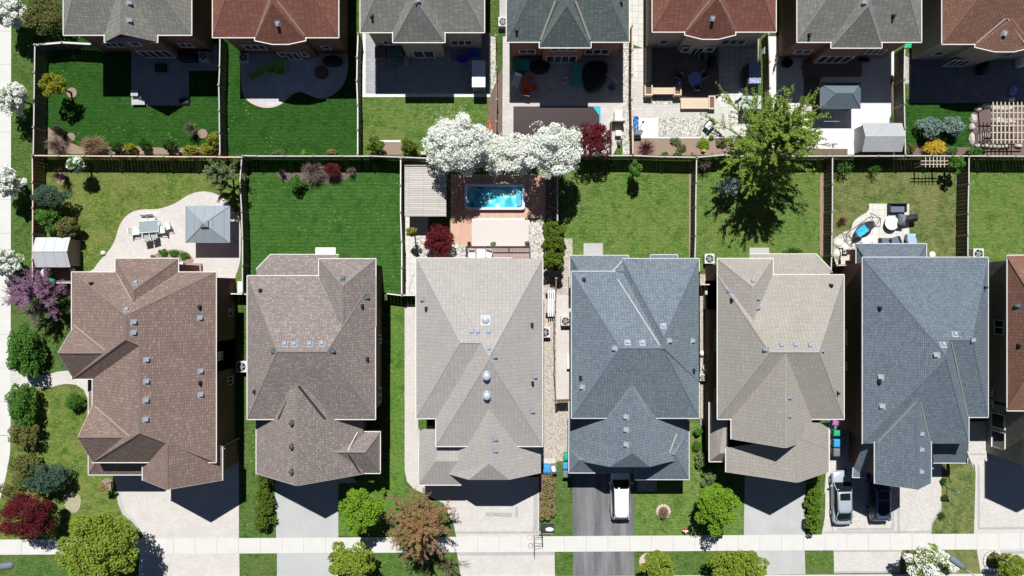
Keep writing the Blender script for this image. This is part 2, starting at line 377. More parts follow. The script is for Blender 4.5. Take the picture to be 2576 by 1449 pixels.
PAV_GREY = bricks('paver_grey', (.34, .35, .37), (.42, .43, .45), (.26, .26, .28), .4, .3, .014)
PAV_TAN = bricks('paver_tan', (.54, .52, .48), (.62, .60, .56), (.45, .43, .40), .35, .25, .014)
PAV_SLAB = bricks('paver_slab', (.62, .61, .57), (.70, .69, .65), (.42, .40, .37), .55, .55, .02, offset=0)
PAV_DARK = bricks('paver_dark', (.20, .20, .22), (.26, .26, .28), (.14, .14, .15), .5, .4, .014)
STAMP = bricks('stamped_concrete', (.50, .52, .55), (.60, .62, .64), (.38, .38, .40), .9, .9, .02, offset=0)
STAMP_EDGE = concrete('stamped_edge', (.62, .47, .42), .05, .1)
GRAVEL = gravel('pebble', (.46, .40, .33), (.76, .70, .63), 15)
GRAVEL_W = gravel('white_pebble', (.50, .48, .42), (.82, .80, .74), 8)
SOIL = M('soil', (.17, .125, .10), .95, .45, 2.5, 0, .6, 8)
MULCH = M('mulch', (.30, .22, .17), .95, .35, 5, 0, .6, 14)
MULCH_D = M('mulch_dark', (.15, .11, .10), .95, .35, 5, 0, .6, 14)
ROCK = M('rock', (.52, .48, .42), .9, .3, 2.5, 0, .5, 6)
DECK_OR = bricks('deck_orange', (.60, .37, .28), (.67, .44, .34), (.40, .22, .16), 2.4, .14, .008, rot=1.5708)
DECK_RED = bricks('deck_reddish', (.42, .31, .29), (.52, .40, .37), (.20, .13, .12), 2.4, .14, .012)
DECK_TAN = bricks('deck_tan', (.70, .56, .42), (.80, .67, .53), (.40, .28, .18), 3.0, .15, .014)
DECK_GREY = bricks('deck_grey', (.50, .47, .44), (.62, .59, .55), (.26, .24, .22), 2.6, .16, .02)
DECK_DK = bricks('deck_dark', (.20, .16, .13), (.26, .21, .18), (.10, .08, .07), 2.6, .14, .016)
FENCE = bricks('fence_boards', (.13, .105, .09), (.19, .16, .14), (.03, .025, .02), .14, 3.0, .012, vertical=True, offset=0)
FENCE_W = bricks('fence_boards_warm', (.20, .125, .085), (.27, .18, .13), (.04, .03, .02), .14, 3.0, .012, vertical=True, offset=0)
RAIL_G = M('rail_grey', (.52, .51, .50), .8, .15, 3); RAIL_W = M('rail_warm', (.66, .50, .41), .8, .12, 3); POST = M('post_wood', (.30, .27, .25), .85, .2, 3)
BR_DARK = bricks('brick_maroon', (.20, .075, .055), (.27, .11, .08), (.30, .24, .21), .21, .075, .01, vertical=True)
BR_RED = bricks('brick_red', (.34, .10, .06), (.42, .15, .09), (.36, .28, .24), .21, .075, .01, vertical=True)
BR_BUFF = bricks('brick_buff', (.36, .30, .25), (.47, .40, .34), (.42, .38, .34), .21, .075, .01, vertical=True)
STONE = bricks('stone_veneer', (.30, .27, .24), (.42, .38, .33), (.24, .22, .20), .45, .2, .02, vertical=True)
WHITE = M('white_metal', (.84, .84, .82), .45, .03, 1); GUT = M('gutter_white', (.70, .68, .64), .6, .18, 3)
GUT_G = M('gutter_grey', (.56, .58, .58), .6, .18, 3)
VENT = M('vent_metal', (.29, .33, .38), .5, .05, 2, 0); VENT_D = M('vent_dark', (.12, .15, .17), .5, .1, 2); BLACK = M('black_plastic', (.018, .018, .02), .5, .1, 2)
VENT_BR = M('vent_brown', (.10, .07, .07), .6, .1, 2)
m_, nt_, b_ = new_mat('window_glass'); b_.inputs['Base Color'].default_value = (.03, .045, .06, 1); b_.inputs['Roughness'].default_value = .05; b_.inputs['Specular IOR Level'].default_value = .6; GLASS = m_
SOFFIT = M('soffit', (.55, .53, .50)); FLASH = M('flashing', (.36, .34, .30), .7, .15, 2); PAINTED_SHADE = M('painted_valley_shade', (.05, .045, .045), .8, .1, 2)  # last one is near-black paint standing in for shadow gaps at the gables
DOOR = M('garage_door', (.62, .60, .56), .6, .05)
LF_G = leafy('leaf_green', (.075, .15, .018), (.21, .36, .045), (.13, .26, .03))
LF_BR = leafy('leaf_bright', (.11, .24, .016), (.30, .47, .045), (.19, .36, .03))
LF_YG = leafy('leaf_yellow_green', (.12, .19, .02), (.40, .48, .075), (.22, .31, .035))
LF_OL = leafy('leaf_olive', (.10, .11, .035), (.25, .25, .08), (.15, .17, .05))
LF_DK = leafy('leaf_dark', (.022, .06, .014), (.07, .15, .035), (.045, .10, .02))
LF_MD = leafy('leaf_medium', (.045, .13, .022), (.15, .32, .06), (.09, .21, .035))
LF_CED = leafy('leaf_cedar', (.06, .11, .012), (.19, .26, .035), (.10, .16, .02))
LF_BLU = leafy('leaf_blue', (.14, .22, .19), (.36, .47, .43), (.25, .36, .32))
LF_BLG = leafy('leaf_bluegreen', (.035, .075, .05), (.12, .20, .14), (.08, .14, .10))
LF_GG = leafy('leaf_greygreen', (.10, .15, .06), (.28, .36, .16), (.20, .27, .10))
LF_YEL = leafy('leaf_golden', (.15, .17, .015), (.42, .40, .05), (.24, .25, .03)); LF_FOR = leafy('forsythia_flower', (.70, .48, .04), (.85, .66, .12))
LF_BUR = leafy('leaf_burgundy', (.07, .010, .014), (.23, .035, .045), (.14, .018, .025)); LF_RED = leafy('leaf_rust', (.26, .12, .06), (.54, .32, .19), (.28, .27, .08), .9)
LF_PUR = leafy('redbud_flower', (.30, .15, .28), (.50, .29, .46), (.34, .20, .31)); LF_BRN = leafy('leaf_dry', (.24, .17, .08), (.42, .34, .18), (.26, .28, .08))
BLOS = leafy('white_blossom', (.66, .70, .62), (.93, .93, .90), (.80, .84, .76), 2.2, .15); BLOSG = leafy('blossom_green', (.30, .38, .20), (.70, .76, .60), (.86, .88, .82))
# ------------------------------------------------------------------ ground
def flat(name, x0, y0, x1, y1, z, mat):
    o = MB().ng([(x0, y0, z), (x1, y0, z), (x1, y1, z), (x0, y1, z)]).build(name, mat); tag(o, kind='structure'); return o
flat('ground', -600, -600, 600, 600, 0, G_BASE)
sheet('lawn', rect('a0', 300, 330, 1985, 1400), .005, G_LUSH)
sheet('lawn', [('a0', 1985, 330), ('a0', 2318, 330), ('a1', 915, 330), ('a1', 915, 1405), ('a0', 1985, 1405)], .005, G_LUSH)
sheet('lawn', rect('a1', 915, 860, 2150, 1410), .005, G_MID)
sheet('lawn', [('b0', 300, 60), ('b0', 2195, 60), ('b0', 2195, 1300), ('b0', 300, 1210)], .005, G_WEED)
sheet('lawn', [('b0', 2200, 80), ('b1', 1310, 80), ('b1', 1320, 1310), ('b0', 2200, 1310)], .005, G_RICH)
sheet('lawn', [('b2', 415, 60), ('b2', 1670, 60), ('b2', 1660, 1100), ('b2', 500, 1100)], .005, G_MID)
sheet('lawn', [('b2', 1672, 60), ('b3', 580, 60), ('b3', 575, 1100), ('b2', 1662, 1100)], .005, G_MID)
sheet('lawn', [('b3', 582, 60), ('b3', 1815, 60), ('b3', 1812, 1000), ('b3', 585, 1050)], .005, G_DRY)
sheet('lawn', [('b3', 1820, 60), ('b3', 2500, 60), ('b3', 2500, 1000), ('b3', 1820, 1000)], .005, G_MID)
sheet('lawn', rect('a3', 1240, 900, 1900, 1400), .005, G_LUSH)
sheet('lawn', rect('c1', 1212, 110, 1350, 1449) [:2] + [('d1', 1345, 1080), ('d1', 740, 1085), ('d1', 740, 560), ('d1', 1212, 400)], .005, G_BRIGHT)
sheet('lawn', [('d2', 1110, 690), ('d2', 1600, 300), ('d2', 1600, 60), ('d2', 1710, 60), ('d2', 1720, 560), ('d2', 2108, 700), ('d2', 2100, 1075), ('d2', 1110, 1080)], .005, G_MID)
sheet('lawn', [('d3', 1565, 420), ('d3', 1820, 420), ('d3', 1870, 470), ('d3', 1880, 560), ('d3', 1868, 1062), ('d3', 1475, 1062), ('d3', 1500, 960), ('d3', 1565, 830)], .005, G_DRY)
sheet('lawn', [('d3', 1205, 1200), ('d3', 1880, 1195), ('d3', 1930, 1430), ('d3', 1180, 1430)], .005, G_DRY)
sheet('lawn', [('c0', 100, 1010), ('c0', 170, 965), ('c0', 350, 962), ('c0', 450, 955), ('c0', 540, 930), ('c0', 600, 920), ('c0', 690, 930), ('c0', 760, 975), ('c0', 798, 1065), ('d0', 790, 540), ('d0', 1030, 540), ('d0', 1060, 760), ('d0', 1300, 1080), ('d0', 1300, 1115), ('d0', -200, 1115), ('d0', -200, 700)], .005, G_WEED)
# sidewalks, slab by slab
def walk(name, pa, pb, qa, qb, n, z=.045):
    """n slabs between edge line pa-pb and edge line qa-qb (plan px)"""
    m = MB(); pa, pb, qa, qb = W(*pa), W(*pb), W(*qa), W(*qb); g = .011
    for i in range(n):
        f0 = i / n; f1 = (i + 1) / n; L_ = (pb - pa).length; e = g / L_
        P = [pa.lerp(pb, f0 + e), pa.lerp(pb, f1 - e), qa.lerp(qb, f1 - e), qa.lerp(qb, f0 + e)]
        m.prism([(p.x, p.y) for p in P], .0, z)
    o = m.build(name, CONC); tag(o, kind='structure')
    j = MB(); j.prism([(p.x, p.y) for p in (pa, pb, qb, qa)], 0.001, z - .02); o = j.build('sidewalk_joint', JOINT); tag(o, kind='structure')
walk('sidewalk', (29.3, -260), (27.2, 1095), (-35, -260), (-35, 1095), 16)
sheet('sidewalk', [(27.3, 1096), (26, 1140), (19.4, 1180), (10, 1222), (0, 1258), (-40, 1300), (-40, 1096)], .045, CONC, thick=.04)
walk('sidewalk', (-328, 1359), (2840, 1340), (-328, 1397), (2840, 1380), 58)
# road beyond the verge and its curb
sheet('curb', [(-400, 1462), (1400, 1449), (2960, 1440), (2960, 1447), (1400, 1456), (-400, 1469)], .12, CURB, thick=.12)
sheet('road', [(-400, 1469), (1400, 1456), (2960, 1447), (2960, 1720), (-400, 1720)], .012, ROADM)
# driveways
sheet('driveway', [(284, 1140), (284, 1190), (295, 1234), (295, 1258), (309, 1288), (342, 1316), (361, 1347), (368, 1359), (601, 1358), (601, 1140)], .016, PAV_PINK)
sheet('driveway', [(352, 1390), (602, 1388), (603, 1462), (348, 1464)], .016, PAV_PINK)
sheet('driveway_border', [('d0', 1058, 672), ('d0', 1090, 672), ('d0', 1098, 770), ('d0', 1140, 870), ('d0', 1220, 945), ('d0', 1262, 1010), ('d0', 1250, 1020), ('d0', 1200, 960), ('d0', 1110, 890), ('d0', 1066, 780)], .024, CONC_GREY)
sheet('driveway', [(690, 1180), (851, 1180), (851, 1354), (695, 1355)], .016, CONC_GREY)
sheet('driveway', [(697, 1388), (852, 1387), (852, 1459), (697, 1460)], .016, CONC_GREY)
sheet('driveway', [(1018, 765), (1052, 765), (1052, 1150), (1100, 1200), (1356, 1200), (1356, 1352), (1148, 1353), (1142, 1320), (1116, 1266), (1069, 1243), (1041, 1230), (1024, 1211), (1018, 1183)], .016, PAV_PALE)
sheet('driveway', [(1149, 1386), (1395, 1384), (1396, 1456), (1160, 1456)], .016, PAV_PALE)
for q in ([(1146, 1336), (1392, 1336), (1392, 1343), (1146, 1343)], [(1150, 1390), (1395, 1388), (1395, 1396), (1150, 1398)]): sheet('driveway_border', q, .021, PAV_BAND)
for q in ([('d1', 2080, 870), ('d1', 2318, 875), ('d1', 2318, 915), ('d1', 2080, 905)], [('d2', 30, 820), ('d2', 55, 820), ('d2', 55, 915), ('d2', 30, 915)], [('d2', 195, 700), ('d2', 232, 700), ('d2', 232, 1040), ('d2', 195, 1040)]): sheet('driveway_border', q, .024, PAV_BAND)
sheet('driveway', [(1440, 1180), (1597, 1180), (1595, 1350), (1441, 1350)], .016, ASPH)
sheet('driveway', [(1442, 1384), (1595, 1384), (1595, 1446), (1442, 1447)], .016, ASPH)
sheet('driveway', [(1874, 1180), (2027, 1180), (2026, 1347), (1871, 1347)], .016, CONC_GREY)
sheet('driveway', [(1880, 1380), (2024, 1379), (2026, 1444), (1885, 1446)], .016, CONC_GREY)
sheet('driveway', [(2085, 1050), (2200, 1050), (2300, 1150), (2368, 1150), (2368, 1277), (2360, 1297), (2346, 1313), (2342, 1344), (2067, 1345), (2075, 1300), (2078, 1190), (2085, 1180)], .016, PAV_HERR)
sheet('driveway', [(2097, 1379), (2268, 1378), (2262, 1441), (2098, 1442)], .016, PAV_PALE)
for q in ([('d3', 1168, 730), ('d3', 1192, 730), ('d3', 1192, 1060), ('d3', 1168, 1060)], [('d3', 625, 1018), ('d3', 1140, 1014), ('d3', 1140, 1034), ('d3', 625, 1036)], [('d3', 500, 1045), ('d3', 1475, 1040), ('d3', 1475, 1058), ('d3', 500, 1060)], [('d3', 1118, 870), ('d3', 1140, 870), ('d3', 1140, 1030), ('d3', 1118, 1030)], [('d3', 1558, 830), ('d3', 1575, 840), ('d3', 1490, 975), ('d3', 1478, 1060), ('d3', 1462, 1060), ('d3', 1478, 965)], [('d3', 575, 610), ('d3', 592, 610), ('d3', 592, 1060), ('d3', 575, 1060)], [('d3', 590, 1212), ('d3', 1215, 1210), ('d3', 1215, 1228), ('d3', 590, 1230)], [('d3', 600, 1405), ('d3', 1190, 1403), ('d3', 1190, 1420), ('d3', 600, 1422)]): sheet('driveway_border', q, .024, PAV_BAND)
sheet('driveway', [(2436, 1060), (2700, 1060), (2700, 1343), (2450, 1344), (2454, 1191), (2452, 1171), (2436, 1153)], .016, PAV_PALE)
sheet('driveway', [(2456, 1378), (2700, 1377), (2700, 1439), (2467, 1441)], .016, PAV_PALE)
for q in ([('d3', 1898, 430), ('d3', 1916, 450), ('d3', 1918, 1012), ('d3', 1898, 1020)], [('d3', 1898, 1008), ('d3', 2600, 1000), ('d3', 2600, 1022), ('d3', 1898, 1026)], [('d3', 1985, 1225), ('d3', 2600, 1220), ('d3', 2600, 1245), ('d3', 1985, 1248)], [('d3', 1812, 338), ('d3', 1965, 338), ('d3', 1965, 352), ('d3', 1812, 352)]): sheet('driveway_border', q, .024, PAV_BAND)
# front path of the corner house
sheet('path', [('c0', 90, 745), ('c0', 180, 820), ('c0', 360, 838), ('c0', 440, 832), ('c0', 520, 805), ('c0', 600, 797), ('c0', 660, 800), ('c0', 900, 860), ('c0', 860, 1200), ('c0', 800, 1200), ('c0', 798, 1060), ('c0', 760, 970), ('c0', 690, 925), ('c0', 600, 915), ('c0', 540, 925), ('c0', 450, 950), ('c0', 350, 957), ('c0', 250, 948), ('c0', 170, 960), ('c0', 90, 1015)], .016, PAV_PALE)
# side yards
sheet('side_path', [('b1', 1352, 610), ('b1', 1560, 610), ('b1', 1560, 960), ('b1', 1500, 1320), ('b1', 1352, 1320)], .014, PAV_SLAB)
sheet('gravel_strip', [(1356, 600), (1440, 600), (1440, 700), (1436, 1160), (1402, 1160), (1395, 1170), (1364, 1170), (1356, 1100)], .012, GRAVEL)
sheet('side_path', [('c2', 400, 110), ('c2', 530, 110), ('c2', 530, 1050), ('c2', 400, 1050)], .020, PAV_PALE)
sheet('side_path', [('d2', 285, 385), ('d2', 392, 385), ('d2', 392, 520), ('d2', 275, 520)], .020, PAV_PINK)
sheet('gravel_strip', [(1760, 690), (1785, 690), (1785, 1070), (1762, 1070)], .012, GRAVEL)
sheet('gravel_strip', [('a2', 1040, 370), ('a2', 1100, 370), ('a2', 1100, 1400), ('a2', 1000, 1400), ('a2', 1000, 370)], .012, GRAVEL_W)
sheet('side_path', [('a2', 1010, -400), ('a2', 1200, -400), ('a2', 1195, 440), ('a2', 1010, 370)], .010, PAV_SLAB)
sheet('side_path', [('a1', 2205, -300), ('a1', 2330, -300), ('a1', 2330, 300), ('a1', 2205, 300)], .012, CONC_GREY)
sheet('side_path', [('d3', 555, 30), ('d3', 800, 30), ('d3', 608, 500), ('d3', 608, 700), ('d3', 510, 700), ('d3', 530, 400)], .018, CONC_GREY)
# back yards
sheet('patio', [('a0', 1190, 430), ('a0', 1712, 430), ('a0', 1712, 955), ('a0', 1190, 955)], .016, PAV_GREY)
sheet('side_path', [('a0', 1712, 400), ('a0', 1970, 400), ('a0', 1970, 640), ('a0', 1712, 640)], .014, PAV_GREY)
PT = [('a0', 2185, 330), ('a1', 830, 330), ('a1', 835, 640), ('a1', 805, 750), ('a1', 740, 830), ('a1', 650, 888), ('a1', 560, 895), ('a1', 480, 860), ('a1', 400, 828), ('a1', 340, 845), ('a1', 290, 890), ('a1', 240, 940), ('a1', 150, 978), ('a1', 40, 975), ('a0', 2250, 925), ('a0', 2190, 850), ('a0', 2178, 700)]
sheet('patio', PT, .014, STAMP_EDGE, smooth=2)
cx_ = sum(D(*p)[0] for p in PT) / len(PT); cy_ = sum(D(*p)[1] for p in PT) / len(PT)
sheet('patio', [(cx_ + (D(*p)[0] - cx_) * .94, cy_ + (D(*p)[1] - cy_) * .90) for p in PT], .020, STAMP, smooth=2)
sheet('patio', [('a1', 965, 300), ('a1', 2122, 300), ('a1', 2122, 878), ('a1', 965, 878)], .014, CONC_WHITE)
sheet('patio', [('a1', 992, 300), ('a1', 2108, 300), ('a1', 2108, 848), ('a1', 992, 848)], .020, PAV_GREY)
sheet('gravel_strip', [('a1', 2125, 330), ('a1', 2175, 330), ('a1', 2175, 900), ('a1', 2125, 880)], .012, GRAVEL_W)
sheet('soil_bed', [('a1', 2110, 880), ('a1', 2235, 600), ('a1', 2235, 1400), ('a1', 2100, 1400), ('a1', 2090, 1100)], .012, SOIL)
sheet('patio', [('a1', 2235, 330), ('a2', 1000, 330), ('a2', 1000, 1240), ('a2', 905, 1420), ('a2', -60, 1420), ('a1', 2230, 1300)], .016, PAV_TAN)
sheet('patio', [('a2', 1100, 740), ('a2', 2025, 740), ('a2', 2025, 1235), ('a2', 1100, 1235)], .018, PAV_TAN)
sheet('side_path', [('a2', 1100, 440), ('a2', 1190, 440), ('a2', 1190, 740), ('a2', 1100, 740)], .018, PAV_SLAB)
sheet('patio', [('a2', 1180, 430), ('a2', 2240, 300), ('a2', 2215, 850), ('a2', 2110, 1235), ('a2', 2020, 1235), ('a2', 1840, 850), ('a2', 1180, 850)], .022, PAV_SLAB)
sheet('gravel_strip', [('a2', 1328, 1062), ('a2', 1838, 1068), ('a2', 1838, 1235), ('a2', 1328, 1235)], .024, GRAVEL_W)
sheet('gravel_strip', [('a2', 1195, 870), ('a2', 1525, 870), ('a2', 1525, 945), ('a2', 1195, 945)], .026, GRAVEL_W)
sheet('patio_slab', rect('a2', 1150, 1070, 1322, 1238), .026, CONC_WHITE)
sheet('garden_edging', rect('a2', 1100, 1238, 2030, 1254), .06, CONC_WHITE, thick=.06)
sheet('soil_bed', rect('a2', 1102, 1254, 2060, 1405), .014, MULCH)
sheet('patio', [('a3', 10, 330), ('a3', 1140, 330), ('a3', 1140, 690), ('a3', 1112, 690), ('a3', 1112, 1400), ('a3', 720, 1400), ('a3', 720, 1348), ('a3', 10, 1345)], .016, bricks('white_slabs', (.74, .73, .71), (.79, .78, .76), (.62, .61, .6), 1.05, 1.05, .012, offset=0))
sheet('soil_bed', [('a3', -60, 1345), ('a3', 720, 1350), ('a3', 720, 1400), ('a3', -60, 1405)], .018, SOIL)
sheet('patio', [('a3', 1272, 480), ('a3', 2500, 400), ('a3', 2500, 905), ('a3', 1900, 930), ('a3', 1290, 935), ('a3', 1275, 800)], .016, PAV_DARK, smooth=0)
sheet('gravel_strip', [('a3', 1228, 500), ('a3', 1272, 520), ('a3', 1278, 760), ('a3', 1228, 760)], .012, GRAVEL)
sheet('rock_garden', [('a3', 1840, 1030), ('a3', 1960, 940), ('a3', 2500, 920), ('a3', 2500, 1340), ('a3', 1830, 1330)], .018, MULCH_D)
sheet('soil_bed', [('a3', 1240, 1328), ('a3', 2500, 1340), ('a3', 2500, 1405), ('a3', 1240, 1402)], .022, SOIL)
sheet('soil_bed', [('a0', 435, 1150), ('a0', 560, 1250), ('a0', 720, 1330), ('a0', 1000, 1310), ('a0', 1500, 1340), ('a0', 1980, 1330), ('a0', 1980, 1398), ('a0', 435, 1395)], .010, MULCH)
sheet('soil_bed', rect('a1', 1120, 1290, 1320, 1400), .012, MULCH); sheet('garden_edging', rect('a1', 1120, 1270, 1310, 1290), .08, CONC_WHITE, thick=.08)
sheet('soil_bed', [('b1', 170, 205), ('b1', 300, 195), ('b1', 915, 215), ('b1', 780, 285), ('b1', 640, 310), ('b1', 450, 320), ('b1', 240, 290), ('b1', 200, 250)], .012, MULCH_D)
PT = [('b0', 640, 1180), ('b0', 835, 1105), ('b0', 900, 1010), ('b0', 985, 925), ('b0', 1045, 820), ('b0', 1072, 710), ('b0', 1115, 630), ('b0', 1190, 565), ('b0', 1290, 542), ('b0', 1400, 545), ('b0', 1500, 525), ('b0', 1600, 482), ('b0', 1690, 420), ('b0', 1780, 385), ('b0', 1870, 380), ('b0', 1960, 402), ('b0', 2040, 455), ('b0', 2110, 540), ('b0', 2180, 640), ('b0', 2180, 980), ('b0', 2165, 1060), ('b0', 2125, 1170), ('b0', 2100, 1310), ('b0', 1900, 1310), ('b0', 640, 1310)]
sheet('patio', PT, .016, PAV_PALE, smooth=1)
cx_ = sum(D(*p)[0] for p in PT) / len(PT); cy_ = sum(D(*p)[1] for p in PT) / len(PT)
sheet('patio', [(cx_ + (D(*p)[0] - cx_) * .975, cy_ + (D(*p)[1] - cy_) * .965) for p in PT], .022, PAV_PINK, smooth=1)
sheet('soil_bed', [('b0', 1380, 985), ('b0', 1400, 950), ('b0', 1480, 915), ('b0', 1580, 903), ('b0', 1680, 920), ('b0', 1740, 970), ('b0', 1765, 1030), ('b0', 1640, 1060), ('b0', 1380, 1060)], .03, MULCH, smooth=1)
sheet('patio', [('b0', 310, 1060), ('b0', 640, 1060), ('b0', 660, 1210), ('b0', 310, 1210)], .014, DECK_DK)
sheet('patio', [('b1', 1762, 228), ('b2', 305, 228), ('b2', 300, 622), ('b1', 1955, 622), ('b1', 1955, 872), ('b1', 1762, 872)], .014, DECK_OR)
sheet('patio', [('b1', 1955, 640), ('b2', 150, 640), ('b2', 150, 880), ('b1', 1955, 880)], .020, concrete('beige_patio', (.62, .57, .53), .04, .08))
sheet('patio_slab', [('b1', 1955, 622), ('b2', 115, 622), ('b2', 115, 640), ('b1', 1955, 640)], .022, CONC_WHITE)
sheet('gravel_strip', [('b2', 150, 640), ('b2', 285, 640), ('b2', 290, 1000), ('b2', 150, 1000)], .018, GRAVEL_W)
sheet('gravel_strip', [('b1', 1440, 780), ('b1', 1905, 872), ('b1', 1905, 1000), ('b1', 1440, 1000)], .024, GRAVEL_W)
sheet('soil_bed', rect('b2', 300, 230, 405, 640), .016, MULCH_D)
sheet('patio_slab', [('b1', 538, 888), ('b1', 722, 888), ('b1', 722, 960), ('b1', 538, 960)], .024, CONC_WHITE)
sheet('patio_slab', [('b2', 648, 850), ('b2', 823, 850), ('b2', 823, 985), ('b2', 648, 985)], .024, CONC_GREY)
sheet('patio_slab', [('b2', 2150, 890), ('b3', 10, 890), ('b3', 10, 980), ('b2', 2150, 980)], .024, CONC_GREY)
sheet('patio', [('b3', 915, 490), ('b3', 1278, 493), ('b3', 1280, 920), ('b3', 780, 920), ('b3', 745, 740), ('b3', 775, 650), ('b3', 840, 600), ('b3', 895, 570), ('b3', 915, 540)], .016, PAV_SLAB)
sheet('gravel_strip', [('b3', 592, 810), ('b3', 700, 740), ('b3', 760, 730), ('b3', 800, 850), ('b3', 800, 1060), ('b3', 592, 1060)], .012, GRAVEL_W)
sheet('soil_bed', rect('b2', 1602, 220, 1618, 990), .012, MULCH); sheet('soil_bed', rect('b3', 470, 220, 498, 960), .012, MULCH)
sheet('soil_bed', rect('d2', 245, 520, 388, 920), .022, SOIL)
sheet('soil_bed', [('d0', 570, 700), ('d0', 690, 690), ('d0', 740, 740), ('d0', 715, 870), ('d0', 640, 880), ('d0', 575, 810)], .012, M('bare_soil', (.36, .34, .22), .95, .35, 2), smooth=2)
def ring(name, u, v, r, mat, z=.02):
    sheet(name, [(u + r * math.cos(a), v + r * math.sin(a)) for a in [i * math.pi / 12 for i in range(24)]], z, mat)
for u, v, r in ((180.6, 233, 13), (178, 345, 11), (510, 336, 12), (153, 448, 15), (270, 1218, 15), (1806, 1270, 22)): ring('mulch_ring', u, v, r, MULCH)
# ------------------------------------------------------------------ houses
class House:
    def __init__(s, name, label, t, x, y, wallm, roofm, gutm=None):
        b = T(t, x, y, 6.0); s.e = thing(name, label, 'house', (b.x, b.y, 0), 'houses of the two back-to-back rows')
        s.wm, s.rm, s.gm = wallm, roofm, gutm or GUT
        s.rv = []; s.rf = []; s.gut = MB(); s.wall = MB(); s.end = MB(); s.sof = MB(); s.flash = MB(); s.i = 0; s.cap = []
    def face(s, pts):
        n = len(s.rv); s.rv += [Vector(p) for p in pts]; s.rf.append(tuple(range(n, n + len(pts))))
    def gutter(s, a, b, out=None):
        a, b = Vector(a), Vector(b); d = (b - a); L_ = d.length
        if L_ < .05: return
        d.normalize(); nrm = Vector((-d.y, d.x, 0))
        if out is not None and nrm.dot(out) < 0: nrm = -nrm
        c = (a + b) / 2 + nrm * .04 + Vector((0, 0, -.035 - .002 * (s.i % 5)))
        s.gut.box(c, (L_ + .07, .07, .11), math.atan2(d.y, d.x))
        s.i += 1
    def walls(s, poly, z1, inset=.42, z0=0):
        """walls under an eave polygon given clockwise or anticlockwise"""
        P = [Vector((p[0], p[1])) for p in poly]; n = len(P)
        if sum(P[i].x * P[(i + 1) % n].y - P[(i + 1) % n].x * P[i].y for i in range(n)) < 0: P = P[::-1]
        Q = []
        for i in range(n):
            a, b, c = P[i - 1], P[i], P[(i + 1) % n]; d1 = (b - a).normalized(); d2 = (c - b).normalized()
            n1 = Vector((-d1.y, d1.x)); n2 = Vector((-d2.y, d2.x)); m = (n1 + n2) / max(.3, 1 + n1.dot(n2)); Q.append(b + m * inset)
        s.wall.grid([[(q.x, q.y, z0) for q in Q], [(q.x, q.y, z1 - .03 - .001 * s.i) for q in Q]]); s.i += 1
        return Q
    def comp(s, nw, ne, se, sw, ze, r1, r2, zr, o, gut='NESW', gable='', wall=True, wz0=0):
        """one hip or gable roof body; corners and ridge ends are tile points"""
        A, B, Cc, Dd = [T(*p, ze) for p in (nw, ne, se, sw)]
        # square the plan up
        if o == 'v': xw = (A.x + Dd.x) / 2; xe = (B.x + Cc.x) / 2; A.x = Dd.x = xw; B.x = Cc.x = xe; yn = (A.y + B.y) / 2; ys = (Cc.y + Dd.y) / 2; A.y = B.y = yn; Cc.y = Dd.y = ys
        else: yn = (A.y + B.y) / 2; ys = (Cc.y + Dd.y) / 2; A.y = B.y = yn; Cc.y = Dd.y = ys; xw = (A.x + Dd.x) / 2; xe = (B.x + Cc.x) / 2; A.x = Dd.x = xw; B.x = Cc.x = xe
        P, Q = T(*r1, zr), T(*r2, zr)
        if o == 'v':
            x = (P.x + Q.x) / 2; P.x = Q.x = x
            if 'N' in gable: P.y = yn
            if 'S' in gable: Q.y = ys
        else:
            y = (P.y + Q.y) / 2; P.y = Q.y = y
            if 'W' in gable: P.x = xw
            if 'E' in gable: Q.x = xe
        gw = {'N': (A, B, P), 'S': (Dd, Cc, Q)} if o == 'v' else {'W': (A, Dd, P), 'E': (B, Cc, Q)}
        if o == 'v': F = {'N': [A, B, P], 'E': [B, Cc, Q, P], 'S': [Cc, Dd, Q], 'W': [Dd, A, P, Q]}
        else: F = {'N': [A, B, Q, P], 'E': [B, Cc, Q], 'S': [Cc, Dd, P, Q], 'W': [Dd, A, P]}
        for k, f in F.items():
            if k in gable:
                a, b, c = gw[k]; ctr = (A + B + Cc + Dd) / 4; d = Vector(((ctr - (a + b) / 2).x, (ctr - (a + b) / 2).y, 0)).normalized() * .35
                if k in 'NS': d.x = 0
                else: d.y = 0
                a2, b2 = a + (b - a).normalized() * .4, b + (a - b).normalized() * .4
                dz = (c.z - a.z) / max(.1, ((a + b) / 2 - a).length) * .4
                s.end.ng([a2 + d - Vector((0, 0, .0)), b2 + d, b2 + d + Vector((0, 0, dz - .12)), c + d - Vector((0, 0, .12)), a2 + d + Vector((0, 0, dz - .12))])
                # rake boards
                for p in (a, b): s.rake(p, c)
            else: s.face([p + Vector((0, 0, 0)) for p in f])
        ends = {'v': (('N', P, (A, B)), ('S', Q, (Dd, Cc))), 'h': (('W', P, (A, Dd)), ('E', Q, (B, Cc)))}[o]
        if (P - Q).length > .2: s.cap.append((P, Q))
        for k, e_, cs in ends:
            if k not in gable: s.cap += [(c_, e_) for c_ in cs]
        s.sof.ng([p - Vector((0, 0, .03 + .002 * s.i)) for p in (A, Dd, Cc, B)])
        ctr = (A + B + Cc + Dd) / 4
        for k, (a, b) in {'N': (A, B), 'E': (B, Cc), 'S': (Cc, Dd), 'W': (Dd, A)}.items():
            if k in gut: s.gutter(a, b, (a + b) / 2 - ctr)
        if wall: s.walls([(p.x, p.y) for p in (A, B, Cc, Dd)], ze, z0=wz0)
        return A, B, Cc, Dd, P, Q
    def rake(s, a, b):
        d = (b - a); L_ = d.length; d.normalize()
        s.gut.cyl(a + Vector((0, 0, -.06)), b + Vector((0, 0, -.06)), .045, .045, 4)
